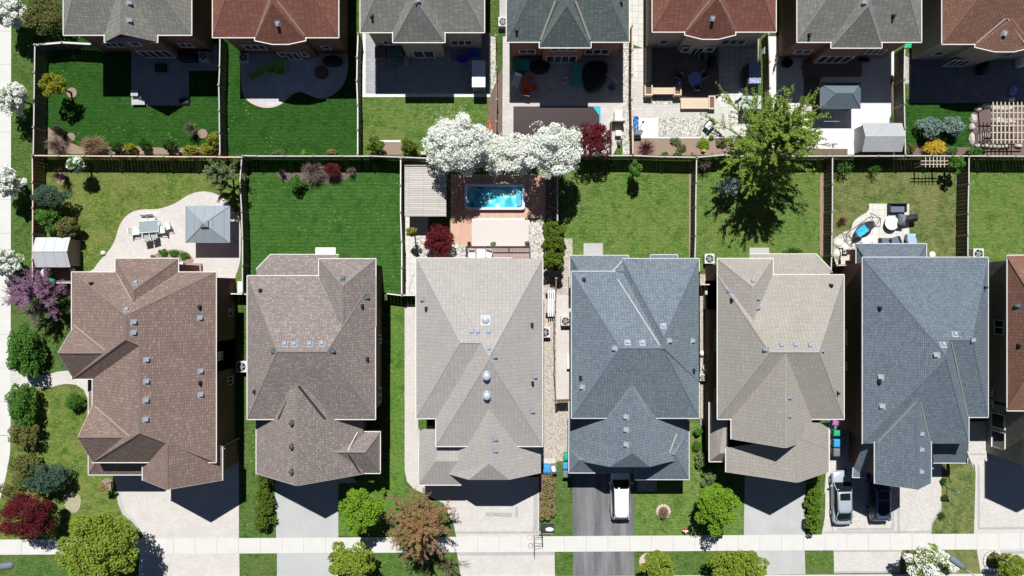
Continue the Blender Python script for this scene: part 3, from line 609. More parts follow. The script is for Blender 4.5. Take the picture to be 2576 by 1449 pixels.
    def poly(s, verts, faces, gut=(), wall=None, wz=0):
        V = [T(*v[:3], v[3]) for v in verts]
        for f in faces: s.face([V[i] for i in f])
        c = sum(V, Vector()) / len(V)
        for a, b in gut: s.gutter(V[a], V[b], (V[a] + V[b]) / 2 - c)
        if wall: s.walls([(V[i].x, V[i].y) for i in wall], min(V[i].z for i in wall), z0=wz)
        return V
    def finish(s, sidemount=True):
        # orient faces up and unwrap along the slope
        F = []
        for f in s.rf:
            P = [s.rv[i] for i in f]; n = Vector()
            for i in range(len(P)): n += P[i].cross(P[(i + 1) % len(P)])
            if n.z < 0: f = f[::-1]; n = -n
            F.append((f, n.normalized()))
        me = bpy.data.meshes.new('roof'); allv = [v for v in s.rv]
        c = Vector((sum(v.x for v in allv) / len(allv), sum(v.y for v in allv) / len(allv), min(v.z for v in allv)))
        me.from_pydata([tuple(v - c) for v in allv], [], [f for f, _ in F]); uvl = me.uv_layers.new(name='UVMap'); li = 0
        for f, n in F:
            u = Vector((-n.y, n.x, 0)); u = u.normalized() if u.length > 1e-4 else Vector((1, 0, 0)); v = n.cross(u)
            for i in f: uvl.data[li].uv = (s.rv[i].dot(u), s.rv[i].dot(v)); li += 1
        me.update(); o = bpy.data.objects.new('roof', me); me.materials.append(s.rm); s.roof = link(o, s.e, c)
        s.bvh = BVHTree.FromPolygons([tuple(v) for v in allv], [f for f, _ in F])
        s.wall.build('wall', s.wm, s.e)
        cmat = M(s.rm.name + '_cap', tuple(CAPC[s.rm.name]), .9, .3, 3)
        m = MB()
        for a, b in s.cap:
            d = (b - a).normalized(); sd = Vector((-d.y, d.x, 0)).normalized() * .09; up = Vector((0, 0, .035)); dn = Vector((0, 0, -.05)); m.grid([[a - sd + dn, a + up, a + sd + dn], [b - sd + dn, b + up, b + sd + dn]], False, False)
        if m.v: m.build('ridge_cap', cmat, s.roof)
        for f in s.end.f:
            m = MB(); m.ng([s.end.v[i] for i in f]); m.build('gable_wall', s.wm, s.e)
        s.sof.build('soffit', SOFFIT, s.roof); s.gut.build('gutter', s.gm, s.roof)
        if s.flash.v: s.flash.build('valley_flashing', s.fm, s.roof)
        return s
    def hit(s, t, x, y):
        g = T(t, x, y, 0); o = Vector((0, 0, H)); h = s.bvh.ray_cast(o, (g - o).normalized())
        if h[0] is None: print('MISS', s.e.name, t, x, y); return Vector(T(t, x, y, 7)), Vector((0, 0, 1))
        n = h[1] if h[1].z > 0 else -h[1]
        return h[0], n
    def valley(s, pts, mat, r=.07):
        """metal strip or painted shadow gap along a valley, given by tile points"""
        m = MB(); P = [s.hit(*p) for p in pts]; ps = [p[0] + Vector((0, 0, .02)) for p in P]; m.tube(ps, r, 4); m.build('valley_strip', mat, s.roof)
    def vents(s, pts, kind='box', mat=None):
        for p in pts:
            h, n = s.hit(*p)
            q = n.to_track_quat('Z', 'Y'); r = q.to_matrix(); down = Vector((n.x, n.y, 0)); rz = math.atan2(n.y, n.x)
            def loc(x, y, z):   # local frame: x along slope down, y along courses
                d = Vector((n.x, n.y, 0)); d = d.normalized() if d.length > 1e-3 else Vector((0, -1, 0)); dn = (d - n * d.dot(n)).normalized(); sd = n.cross(dn); return h + dn * x + sd * y + n * z
            m = MB()
            if kind == 'box':
                k = .145
                rr = [[loc(-k, -k, 0), loc(k, -k, 0), loc(k, k, 0), loc(-k, k, 0)], [loc(-k, -k, .13), loc(k, -k, .20), loc(k, k, .20), loc(-k, k, .13)], [loc(-k * .8, -k * .8, .17), loc(k * .8, -k * .8, .24), loc(k * .8, k * .8, .24), loc(-k * .8, k * .8, .17)]]
                m.grid(rr); m.ng([loc(-.28, -.24, .012), loc(.24, -.24, .012), loc(.24, .24, .012), loc(-.28, .24, .012)])
                m.build('roof_vent', mat or VENT, s.roof)
            elif kind == 'pipe':
                m.cyl(h - Vector((0, 0, .1)), h + Vector((0, 0, .38)), .07, .07, 8); m.cyl(h + Vector((0, 0, .3)), h + Vector((0, 0, .40)), .11, .11, 8); m.ng([loc(-.2, -.16, .012), loc(.16, -.16, .012), loc(.16, .16, .012), loc(-.2, .16, .012)])
                m.build('plumbing_vent', mat or BLACK, s.roof)
            elif kind == 'dome':
                m.cyl(h - Vector((0, 0, .1)), h + Vector((0, 0, .28)), .30, .27, 14); m.ell(h + Vector((0, 0, .28)), (.31, .31, .16), 14, 8, 0.0); m.ng([loc(-.5, -.38, .012), loc(.4, -.38, .012), loc(.4, .38, .012), loc(-.5, .38, .012)])
                m.build('sun_tunnel', mat or M('dome_metal', (.66, .72, .76), .25, .05, 2, .4), s.roof, smooth=False)
            elif kind == 'pot':
                m.cyl(h - Vector((0, 0, .1)), h + Vector((0, 0, .42)), .17, .17, 10); m.ell(h + Vector((0, 0, .42)), (.2, .2, .08), 10, 6); m.ng([loc(-.25, -.22, .012), loc(.22, -.22, .012), loc(.22, .22, .012), loc(-.25, .22, .012)])
                m.build('exhaust_vent', mat or VENT_BR, s.roof)
    def window(s, x0, x1, y, z0, z1, axis='y', bars=1, nm='window'):
        """window in a wall facing south (axis y) or in a side wall (axis x); world metres"""
        f = MB(); g = MB(); t = .07
        def P(a, d, z): return (a, y - d, z) if axis == 'y' else ((y + d if axis == 'x+' else y - d), a, z)
        def bx(m, a0, a1, z_0, z_1, d0, d1):
            p, q = P(a0, d0, z_0), P(a1, d1, z_1); m.box([(p[i] + q[i]) / 2 for i in range(3)], [abs(q[i] - p[i]) for i in range(3)])
        bx(f, x0 - t, x0, z0, z1, -.02, .07); bx(f, x1, x1 + t, z0, z1, -.02, .07); bx(f, x0 - t, x1 + t, z1, z1 + t, -.02, .07); bx(f, x0 - t - .03, x1 + t + .03, z0 - t, z0, -.02, .11)
        for i in range(1, bars + 1): a = x0 + (x1 - x0) * i / (bars + 1); bx(f, a - .04, a + .04, z0, z1, -.01, .06)
        w_ = f.build(nm, WHITE, s.e); bx(g, x0, x1, z0, z1, -.01, .025); g.build('pane', GLASS, w_)
        return w_
    def downspout(s, x, y, z1, dx=.0, dy=0):
        m = MB(); m.tube([(x, y, z1), (x + dx, y + dy, z1 - .5), (x + dx, y + dy, .15)], .05, 4); m.build('downspout', s.gm, s.e)
SH_GREY = shingle('shingle_grey', (.22, .215, .19), (.30, .295, .265), (.42, .41, .37), .42, .15)
SH_GREY2 = shingle('shingle_grey_cool', (.20, .205, .19), (.28, .285, .26), (.40, .40, .36), .5, .16)
SH_SLATE = shingle('shingle_slate', (.095, .125, .125), (.16, .195, .19), (.24, .27, .26), .45, .15)
SH_RED = shingle('shingle_red', (.21, .085, .062), (.29, .125, .095), (.37, .18, .135), .5, .17)
SH_BROWN = shingle('shingle_brown', (.20, .145, .125), (.295, .218, .19), (.48, .35, .28), .30, .15, .6, .1)
SH_TAUPE = shingle('shingle_taupe', (.21, .175, .165), (.33, .285, .27), (.54, .46, .41), .26, .15, .6, .1)
SH_BEIGE = shingle('shingle_beige', (.41, .385, .365), (.50, .47, .445), (.58, .545, .51), .36, .14, .7)
SH_BEIGE2 = shingle('shingle_beige_warm', (.37, .34, .305), (.455, .42, .38), (.54, .50, .45), .34, .14, .7)
SH_BLUE = shingle('shingle_blue', (.125, .165, .20), (.225, .275, .32), (.29, .35, .40), .28, .16, .6, .1)
SH_BLUE2 = shingle('shingle_blue_dark', (.105, .14, .175), (.19, .235, .28), (.25, .30, .35), .28, .16, .6, .1)
SH_RUST = shingle('shingle_rust', (.20, .10, .075), (.28, .15, .11), (.38, .22, .16), .32, .16)

CAPC = {'shingle_grey': (.25, .245, .22), 'shingle_grey_cool': (.24, .242, .22), 'shingle_slate': (.12, .15, .15), 'shingle_red': (.22, .10, .08), 'shingle_brown': (.235, .17, .145), 'shingle_taupe': (.255, .22, .205), 'shingle_beige': (.42, .395, .375), 'shingle_beige_warm': (.38, .35, .315), 'shingle_blue': (.16, .20, .24), 'shingle_blue_dark': (.135, .17, .205), 'shingle_rust': (.25, .13, .10)}
# ---- H1 corner house, brown
h = House('corner_house', 'brown-shingled corner house beside the left-hand pavement, with two small side gables', 'c0', 1200, 500, BR_DARK, SH_BROWN)
h.comp(('b0', 652, 1114), ('b0', 1955, 1114), ('c0', 1955, 872), ('c0', 652, 872), 6.6, ('c0', 1137, 300), ('c0', 1137, 515), 11.0, 'v', 'NEW')
h.comp(('c0', 840, 500), ('c0', 1955, 500), ('d0', 1955, 418), ('d0', 838, 418), 6.6, ('c0', 1265, 560), ('c0', 1265, 1362), 10.35, 'v', 'ESW')
h.comp(('b0', 1047, 990), ('b0', 1613, 990), ('b0', 1613, 1400), ('b0', 1047, 1400), 6.6, ('b0', 1208, 1275), ('b0', 1208, 1500), 9.7, 'v', 'NEW')
h.comp(('c0', 665, 402), ('c0', 1400, 402), ('c0', 1400, 870), ('c0', 665, 870), 6.6, ('c0', 555, 638), ('c0', 1250, 638), 9.2, 'h', 'S', 'W')
h.comp(('c0', 838, 1106), ('c0', 1500, 1106), ('d0', 1500, 419), ('d0', 838, 419), 6.59, ('c0', 730, 1402), ('c0', 1400, 1402), 9.1, 'h', '', 'W')
h.comp(('d0', 803, 330), ('d0', 1295, 330), ('d0', 1295, 530), ('d0', 803, 530), 4.35, ('d0', 880, 400), ('d0', 1290, 400), 5.6, 'h', 'SW', wz0=3.8)
h.comp(('d0', 1292, 280), ('d0', 2012, 280), ('d0', 2012, 580), ('d0', 1292, 580), 5.7, ('d0', 1510, 262), ('d0', 1510, 648), 9.24, 'v', 'EW', 'S')
h.poly([('c0', 803, 870, 4.3), ('c0', 862, 870, 4.9), ('c0', 862, 1240, 4.9), ('c0', 803, 1240, 4.3)], [(0, 1, 2, 3)], [(0, 3)])
h.finish()
h.vents([('b0', 1232, 1213), ('c0', 1148, 250), ('c0', 1212, 358), ('c0', 1210, 455), ('c0', 1326, 700), ('c0', 1326, 895), ('c0', 1322, 1066), ('c0', 1320, 1240), ('c0', 1812, 320), ('c0', 1816, 803), ('c0', 1817, 1015)])
h.vents([('b0', 832, 1213), ('c0', 1812, 222), ('c0', 1815, 908)], 'pipe')
h.valley([('b0', 1060, 1130), ('b0', 1195, 1375)], FLASH); h.valley([('b0', 1612, 1130), ('b0', 1230, 1370)], FLASH, .05); h.valley([('c0', 672, 385), ('c0', 955, 612)], FLASH); h.valley([('c0', 860, 1115), ('c0', 1175, 1390)], FLASH)
xe = T('c0', 1955, 500, 6.6).x - .42
h.window(T('c0', 0, 292, 0).y, T('c0', 0, 235, 0).y, xe, 1.2, 2.1, 'x+', 0); h.window(T('c0', 0, 900, 0).y, T('c0', 0, 840, 0).y, xe, 1.0, 2.2, 'x+', 1); h.window(T('c0', 0, 660, 0).y, T('c0', 0, 600, 0).y, xe, 3.9, 5.1, 'x+', 1)
yf = T('d0', 1500, 580, 5.7).y + .42; xa, xb = T('d0', 1292, 580, 5.7).x, T('d0', 2012, 580, 5.7).x; g_ = MB()
for i in range(4): g_.box(((xa + xb) / 2, yf - .04, .35 + i * .6), (4.9, .06, .57))
g_.build('garage_door', DOOR, h.e)
h.window((xa + xb) / 2 - .9, (xa + xb) / 2 + .9, yf, 3.6, 4.9, 'y', 2)
p = T('c0', 1948, 400, 6.5); h.downspout(T('d0', 2012, 300, 5.7).x + .1, T('d0', 2012, 300, 5.7).y, 5.4, -.4)
H1 = h
# ---- H2 taupe
h = House('family_house', 'house with dark taupe mottled roof, second from the left in the front row', 'c1', 400, 600, BR_DARK, SH_TAUPE)
h.comp(('b1', -79, 1147), ('b1', 1080, 1147), ('c1', 1077, 1235), ('c1', -74, 1235), 6.6, ('c1', 192, 625), ('c1', 640, 625), 10.5, 'h', 'NESW')
h.comp(('b1', 571, 993), ('b1', 1082, 993), ('b1', 1082, 1600), ('b1', 571, 1600), 6.6, ('b1', 788, 1240), ('b1', 780, 1740), 9.2, 'v', 'NEW')
h.poly([('b1', 5, 1085, 3.4), ('b1', 132, 955, 3.4), ('b1', 748, 955, 3.4), ('b1', 748, 1250, 5.4), ('b1', 5, 1250, 5.0), ('b1', 190, 1250, 5.4)], [(1, 2, 3, 5), (0, 1, 5), (0, 5, 4)], [(0, 1), (1, 2)], wall=(0, 1, 2, 3, 4))
h.comp(('c1', 5, 1100), ('c1', 972, 1100), ('d1', 972, 524), ('d1', 5, 524), 4.6, ('c1', 368, 930), ('d1', 368, 622), 9.1, 'v', 'W', 'S')
h.comp(('d1', 690, 145), ('d1', 1122, 145), ('d1', 1122, 516), ('d1', 690, 516), 4.3, ('d1', 690, 328), ('d1', 985, 330), 6.5, 'h', 'NES')
h.finish()
h.vents([('c1', 262, 557), ('c1', 348, 557), ('c1', 490, 557), ('c1', 599, 553)]); h.vents([('b1', 790, 1175), ('c1', 1000, 133), ('c1', 688, 618), ('c1', 158, 620)], 'box', VENT_D)
h.vents([('b1', 42, 1275), ('c1', 965, 212), ('c1', 1012, 690), ('c0', 2305, 985)], 'pipe'); h.vents([('c1', 328, 1268), ('d1', 328, 272), ('d1', 328, 500)], 'pot')
h.valley([('b1', 585, 1165), ('c1', 762, 352)], VENT_D, .07); h.valley([('c1', 350, 935), ('c1', 205, 1232)], PAINTED_SHADE, .11); h.valley([('c1', 385, 935), ('c1', 622, 1232)], PAINTED_SHADE, .10)  # the two front gable strips are shadow gaps painted as dark tubes
h.valley([('d1', 920, 148), ('d1', 832, 315)], GUT, .05); h.valley([('d1', 832, 345), ('d1', 942, 512)], PAINTED_SHADE)
xe = T('c1', 1080, 600, 6.6).x - .42
for a, b in ((480, 545), (960, 1080)): h.window(T('c1', 0, b, 2).y, T('c1', 0, a, 2).y, xe, 1.0, 2.3, 'x+', 1)
yf = T('d1', 0, 524, 4.6).y + .42; g_ = MB()
for i in range(4): g_.box((T('d1', 420, 0, 1).x, yf - .04, .35 + i * .6), (4.9, .06, .57))
g_.build('garage_door', DOOR, h.e); H2 = h
# ---- H3 beige
h = House('pale_house', 'house with the palest grey-beige roof and three round metal domes, behind the small blue pool', 'c1', 1900, 600, BR_DARK, SH_BEIGE)
h.comp(('b1', 1452, 987), ('b2', 0, 987), ('c1', 2310, 1228), ('c1', 1452, 1228), 6.6, ('c1', 1850, 545), ('c1', 2080, 545), 10.2, 'h', 'NSW')
h.comp(('b1', 1632, 990), ('b2', 275, 987), ('d2', 275, 272), ('d1', 1632, 273), 6.6, ('c1', 2110, 672), ('c1', 2110, 700), 10.8, 'v', 'ESW')
h.poly([('d1', 1480, 118, 4.2), ('d1', 1472, 622, 4.2), ('d1', 1855, 622, 4.2), ('d1', 1975, 622, 4.2), ('d1', 1625, 410, 5.8), ('d1', 1975, 410, 5.8), ('d1', 1650, 118, 5.75), ('d1', 1975, 200, 5.75), ('d1', 1650, 200, 5.75)], [(0, 1, 4, 8, 6), (1, 2, 3, 5, 4), (4, 5, 7, 8)], [(0, 1), (1, 2)], wall=(0, 1, 3, 6))
h.poly([('c1', 2113, 1060, 8.5), ('d1', 2111, 430, 8.5), ('d1', 1925, 578, 7.2), ('d1', 2290, 578, 7.2), ('d1', 1742, 526, 4.9), ('d2', 262, 517, 4.9), ('d1', 1742, 200, 4.9), ('d2', 262, 200, 4.9)],
       [(0, 1, 2, 4, 6), (1, 2, 3), (0, 1, 3, 5, 7)], [], wall=None)
h.walls([(T('d1', 1742, 200, 4.9).x, T('d1', 1742, 200, 4.9).y), (T('d2', 262, 200, 4.9).x, T('d1', 1742, 200, 4.9).y), (T('d2', 262, 500, 4.9).x, T('d1', 1742, 520, 4.9).y), (T('d1', 1742, 520, 4.9).x, T('d1', 1742, 520, 4.9).y)], 4.9)
a = T('d1', 1800, 526, 5.0); b = T('d2', 210, 517, 5.0); y = a.y + .35; h.end.ng([(a.x, y, 4.85), (b.x, y, 4.85), (T('d1', 2290, 0, 7.2).x, y, 7.05), (T('d1', 1925, 0, 7.2).x, y, 7.05)])
h.finish()
h.vents([('c1', 1952, 446), ('c1', 2010, 446), ('c1', 2106, 446), ('c1', 2110, 597), ('c1', 2157, 668), ('c1', 1513, 152), ('c1', 2163, 1415), ('d1', 2163, 205), ('d1', 2163, 312), ('c2', 203, 850), ('c2', 182, 1163)])
h.vents([('c1', 1540, 235), ('c2', 182, 382), ('c2', 188, 910)], 'pipe'); h.vents([('c1', 2078, 335), ('c1', 2088, 848), ('c1', 2090, 1025)], 'dome')
H3 = h; p = T('c1', 1632, 1228, 6.5)
yf = T('d1', 0, 560, 4.6).y + .42; g_ = MB()
for i in range(4): g_.box((T('d1', 2100, 0, 1).x, yf - .06, .35 + i * .6), (4.9, .06, .57))
g_.build('garage_door', DOOR, h.e)
# ---- H4 blue grey
h = House('blue_roofed_house', 'house with blue-grey roof and a light diagonal metal valley strip, white car at its garage', 'c2', 1100, 600, BR_RED, SH_BLUE, GUT_G)
h.comp(('b2', 541, 1107), ('b2', 1692, 1107), ('c2', 1692, 1224), ('c2', 541, 1224), 6.6, ('c2', 980, 595), ('c2', 1370, 595), 10.4, 'h', 'NESW')
h.comp(('b2', 1000, 992), ('b2', 1692, 992), ('c2', 1692, 900), ('c2', 1000, 900), 6.6, ('c2', 1377, 492), ('c2', 1377, 595), 10.5, 'v', 'NE')
h.poly([('b2', 912, 1107, 6.58), ('b2', 1022, 992, 6.58), ('b2', 1200, 1107, 7.1), ('b2', 1200, 992, 7.1)], [(0, 1, 3, 2)], [(0, 1)])
h.comp(('b2', 527, 963), ('b2', 1050, 963), ('b2', 1050, 1250), ('b2', 527, 1250), 3.4, ('b2', 640, 1160), ('b2', 940, 1160), 5.3, 'h', 'NEW')
h.comp(('b2', 1272, 957), ('b2', 1480, 957), ('b2', 1510, 1100), ('b2', 1245, 1100), 3.4, ('b2', 1340, 1050), ('b2', 1410, 1050), 4.6, 'h', 'NEW')
h.poly([('c2', 1087, 800, 8.5), ('d2', 1090, 335, 8.5), ('d2', 885, 462, 7.0), ('d2', 1250, 462, 7.0), ('d2', 592, 405, 4.3), ('d2', 1440, 412, 5.5), ('c2', 518, 1080, 3.8), ('d2', 518, 405, 3.8), ('c2', 1600, 1250, 3.9), ('d2', 1600, 412, 3.9)],
       [(0, 1, 2, 4, 7, 6), (1, 2, 3), (0, 1, 3, 5, 9, 8)], [(6, 7), (8, 9)])
h.comp(('d2', 517, 300), ('d2', 1140, 300), ('d2', 1140, 512), ('d2', 517, 512), 3.8, ('d2', 610, 400), ('d2', 1140, 400), 4.9, 'h', 'SW')
h.comp(('d2', 1118, 120), ('d2', 1600, 120), ('d2', 1600, 572), ('d2', 1118, 572), 3.8, ('d2', 1118, 350), ('d2', 1475, 350), 5.5, 'h', 'ES')
h.finish()
a = T('d2', 640, 420, 4.4); b = T('d2', 1400, 420, 5.4)
h.vents([('c2', 1370, 390), ('c2', 1046, 540), ('c2', 1181, 543), ('c2', 935, 597), ('c2', 1419, 526), ('c2', 1630, 527), ('c2', 640, 948), ('c2', 1036, 1217), ('c2', 1036, 1333), ('d2', 1036, 125), ('d2', 1036, 260)], 'box', M('vent_pale', (.37, .40, .43), .5, .05, 2, 0))
h.vents([('b2', 652, 1178), ('c2', 620, 862), ('c2', 1646, 795)], 'pipe')
h.valley([('b2', 955, 1175), ('c2', 1335, 568)], M('valley_light', (.42, .43, .41), .7, .1), .07); h.valley([('c2', 1072, 945), ('c2', 878, 1210)], FLASH, .05); h.valley([('c2', 1100, 945), ('c2', 1250, 1215)], FLASH, .05); h.valley([('d2', 1490, 160), ('d2', 1425, 335)], FLASH, .07)
H4 = h; yf = T('d2', 0, 512, 3.8).y + .42; g_ = MB()
for i in range(4): g_.box((T('d2', 830, 0, 1).x, yf - .06, .35 + i * .6), (4.9, .06, .57))
g_.build('garage_door', DOOR, h.e)
# ---- H5 beige warm
h = House('gabled_house', 'house with warm beige roof between the two blue-roofed houses of the front row', 'c3', 0, 600, BR_DARK, SH_BEIGE2)
h.comp(('b2', 1862, 1137), ('b3', 685, 1139), ('c3', 685, 1234), ('c2', 1862, 1234), 6.6, ('c3', 20, 630), ('c3', 462, 630), 10.9, 'h', 'NESW')
h.comp(('b2', 1862, 991), ('b3', 43, 991), ('c3', 43, 300), ('c2', 1862, 300), 6.6, ('b2', 2183, 1250), ('c2', 2188, 450), 9.2, 'v', 'NEW')
h.comp(('c2', 1986, 1100), ('c3', 398, 1100), ('d3', 398, 206), ('d2', 1986, 206), 6.6, ('c3', 160, 640), ('d3', 160, 258), 10.8, 'v', 'W', 'S')
h.comp(('d2', 1938, 300), ('d3', 548, 300), ('d3', 548, 500), ('d2', 1938, 510), 4.9, ('d3', 268, 200), ('d3', 268, 592), 9.0, 'v', 'EW', 'S')
h.poly([('d3', 548, 60, 4.9), ('d3', 548, 302, 4.9), ('d3', 270, 302, 8.9), ('d3', 330, 60, 8.0)], [(0, 1, 2, 3)], [(0, 1)])
h.poly([('c2', 1787, 1085, 3.5), ('d2', 1787, 410, 3.5), ('d2', 1940, 410, 3.5), ('d2', 1960, 330, 4.9), ('c2', 1950, 1085, 5.2), ('d2', 1880, 340, 4.7)], [(0, 1, 5, 4), (1, 2, 3, 5), (3, 5, 4)], [(0, 1), (1, 2)], wall=(0, 1, 2, 4))
h.poly([('b2', 2155, 950, 3.4), ('b3', 435, 950, 3.4), ('b3', 562, 1082, 3.4), ('b3', 562, 1260, 5.0), ('b2', 2155, 1260, 5.3), ('b3', 400, 1260, 5.3)], [(0, 1, 5, 4), (1, 2, 5), (2, 3, 5)], [(0, 1), (1, 2)], wall=(0, 1, 2, 3, 4))
h.finish()
h.vents([('b2', 2183, 1198), ('b2', 1976, 1278), ('b2', 2220, 1345), ('c2', 2220, 225), ('c2', 2303, 605), ('c3', 120, 570), ('c3', 246, 567), ('c3', 378, 572), ('c3', 490, 610), ('c3', 188, 1035), ('c3', 188, 1200)])
h.vents([('c2', 1985, 157), ('b3', 568, 1232), ('c3', 628, 1000)], 'pipe')
xw = T('c2', 1862, 600, 6.6).x + .42
for a, b in ((430, 600), (960, 1080)): h.window(T('c2', 0, b, 3).y, T('c2', 0, a, 3).y, xw, 3.9, 5.2, 'x-', 1)
H5 = h; yf = T('d3', 0, 500, 5.3).y + .42; g_ = MB()
for i in range(4): g_.box((T('d3', 230, 0, 1).x, yf - .06, .35 + i * .6), (4.9, .06, .57))
g_.build('garage_door', DOOR, h.e)
# ---- H6 dark blue
h = House('slate_roofed_house', 'house with the darkest blue-grey roof, silver and navy cars parked at its front', 'c3', 1400, 700, BR_DARK, SH_BLUE2, GUT_G)
h.comp(('b3', 1200, 980), ('b3', 1990, 980), ('c3', 1990, 1216), ('c3', 1200, 1216), 6.6, ('c3', 1500, 522), ('c3', 1848, 522), 10.2, 'h', 'NES')
h.comp(('b3', 857, 980), ('b3', 1815, 980), ('d3', 1815, 250), ('d3', 857, 250), 6.6, ('c3', 1610, 655), ('c3', 1610, 690), 10.8, 'v', 'NEW')
h.comp(('c3', 967, 1400), ('c3', 1475, 1400), ('d3', 1475, 608), ('d3', 967, 608), 6.7, ('c3', 1358, 1040), ('d3', 1358, 655), 9.0, 'v', 'EW', 'S')
h.comp(('b3', 800, 857), ('b3', 1432, 857), ('b3', 1432, 1150), ('b3', 800, 1150), 3.4, ('b3', 930, 1050), ('b3', 1320, 1050), 5.2, 'h', 'NEW')
h.poly([('d3', 865, 245, 5.4), ('d3', 957, 262, 5.9), ('d3', 886, 553, 3.4), ('d3', 768, 553, 3.4), ('d3', 775, 470, 3.4)], [(0, 1, 2, 4), (4, 2, 3)], [(2, 3), (3, 4)])
h.poly([('d3', 1482, 240, 5.0), ('d3', 1806, 240, 5.0), ('d3', 1806, 422, 3.5), ('d3', 1500, 422, 3.5)], [(0, 1, 2, 3)], [(2, 3), (1, 2)])
h.gutter(T('d3', 1565, 252, 6.55), T('d3', 1812, 252, 6.55))
h.finish()
h.vents([('c3', 1694, 465), ('c3', 1587, 560), ('c3', 1526, 657), ('c3', 1022, 856), ('c3', 1034, 1121), ('c3', 1851, 520), ('c3', 1385, 1370), ('d3', 1385, 162), ('d3', 1385, 305), ('d3', 1383, 505)], 'box', MATS['vent_pale'])
h.vents([('c3', 1008, 232), ('c3', 1003, 900), ('c3', 1960, 45)], 'pipe')
h.valley([('c3', 1335, 1085), ('d3', 985, 245)], FLASH, .05); h.valley([('c3', 1380, 1085), ('d3', 1472, 245)], FLASH, .05); h.valley([('c3', 1660, 540), ('c3', 1808, 1205)], FLASH, .05)
xw = T('c3', 857, 600, 6.6).x + .42
for a, b in ((430, 560), (720, 790)): h.window(T('c3', 0, b, 2).y, T('c3', 0, a, 2).y, xw, 1.0, 2.2, 'x-', 1)
H6 = h; m = MB(); P = T('d3', 1480, 420, 3.4)
for q in (('d3', 1510, 410), ('d3', 1795, 410)): p = T(*q, 3.4); m.box((p.x, p.y + .1, 1.7), (.3, .3, 3.4))
m.build('porch_column', WHITE, h.e); yf = T('d3', 0, 608, 6.7).y + .42; g_ = MB()
for i in range(4): g_.box((T('d3', 1220, 0, 1).x, yf - .06, .35 + i * .6), (4.2, .06, .57))
g_.build('garage_door', DOOR, h.e)
# ---- H7 at the right edge
h = House('stone_house', 'rust-roofed house cut off by the right edge of the photo, front row', 'c3', 2300, 500, STONE, SH_RUST)
h.comp(('b3', 2168, 962), ('b3', 3250, 962), ('c3', 3250, 1157), ('c3', 2168, 1157), 6.6, ('c3', 2600, 450), ('c3', 2900, 450), 10.5, 'h', 'NEW'[0] + 'SW')
g1 = W(1288 + 1290, 724.5 + 330, 6.8)
A = W(CU + 1290, CV + 430, 6.8); B_ = W(CU + 1500, CV + 430, 6.8)
x0, x1 = W(CU + 1292, 0, 6.8).x, W(CU + 1460, 0, 6.8).x; ys, yn = -425 / S, -330 / S; xm, zr = 1257.6 / S, 9.2
xm = x0 + 2.75; x1 = x0 + 5.5
h.face([(x0, yn, 6.8), (x0, ys, 6.8), (xm, ys, zr), (xm, yn, zr)]); h.face([(x1, yn, 6.8), (x1, ys, 6.8), (xm, ys, zr), (xm, yn, zr)]); h.gutter((x0, yn, 6.8), (x0, ys, 6.8), Vector((-1, 0, 0)))
h.walls([(x0, yn + 2), (x1, yn + 2), (x1, ys), (x0, ys)], 6.8); h.end.ng([(x0 + .4, ys + .35, 6.7), (x1 - .4, ys + .35, 6.7), (xm, ys + .35, zr - .2)])
h.finish(); h.vents([('c3', 2270, 208)], 'box', VENT_D); h.vents([('c3', 2262, 572)], 'pipe')
xw = T('c3', 2168, 600, 6.6).x + .42
h.window(T('c3', 0, 465, 5).y, T('c3', 0, 345, 5).y, xw, 4.0, 5.3, 'x-', 1); h.window(T('c3', 0, 1035, 5).y, T('c3', 0, 975, 5).y, xw, 1.2, 3.6, 'x-', 2); h.window(T('c3', 0, 1150, 5).y, T('c3', 0, 1090, 5).y, xw, 1.2, 3.6, 'x-', 2)
xg = x0 + .42; h.window(ys + 1.2, ys + 2.6, xg, 1.0, 3.0, 'x-', 0); h.window(ys + 3.0, ys + 4.2, xg, 1.0, 3.0, 'x-', 0)
H7 = h
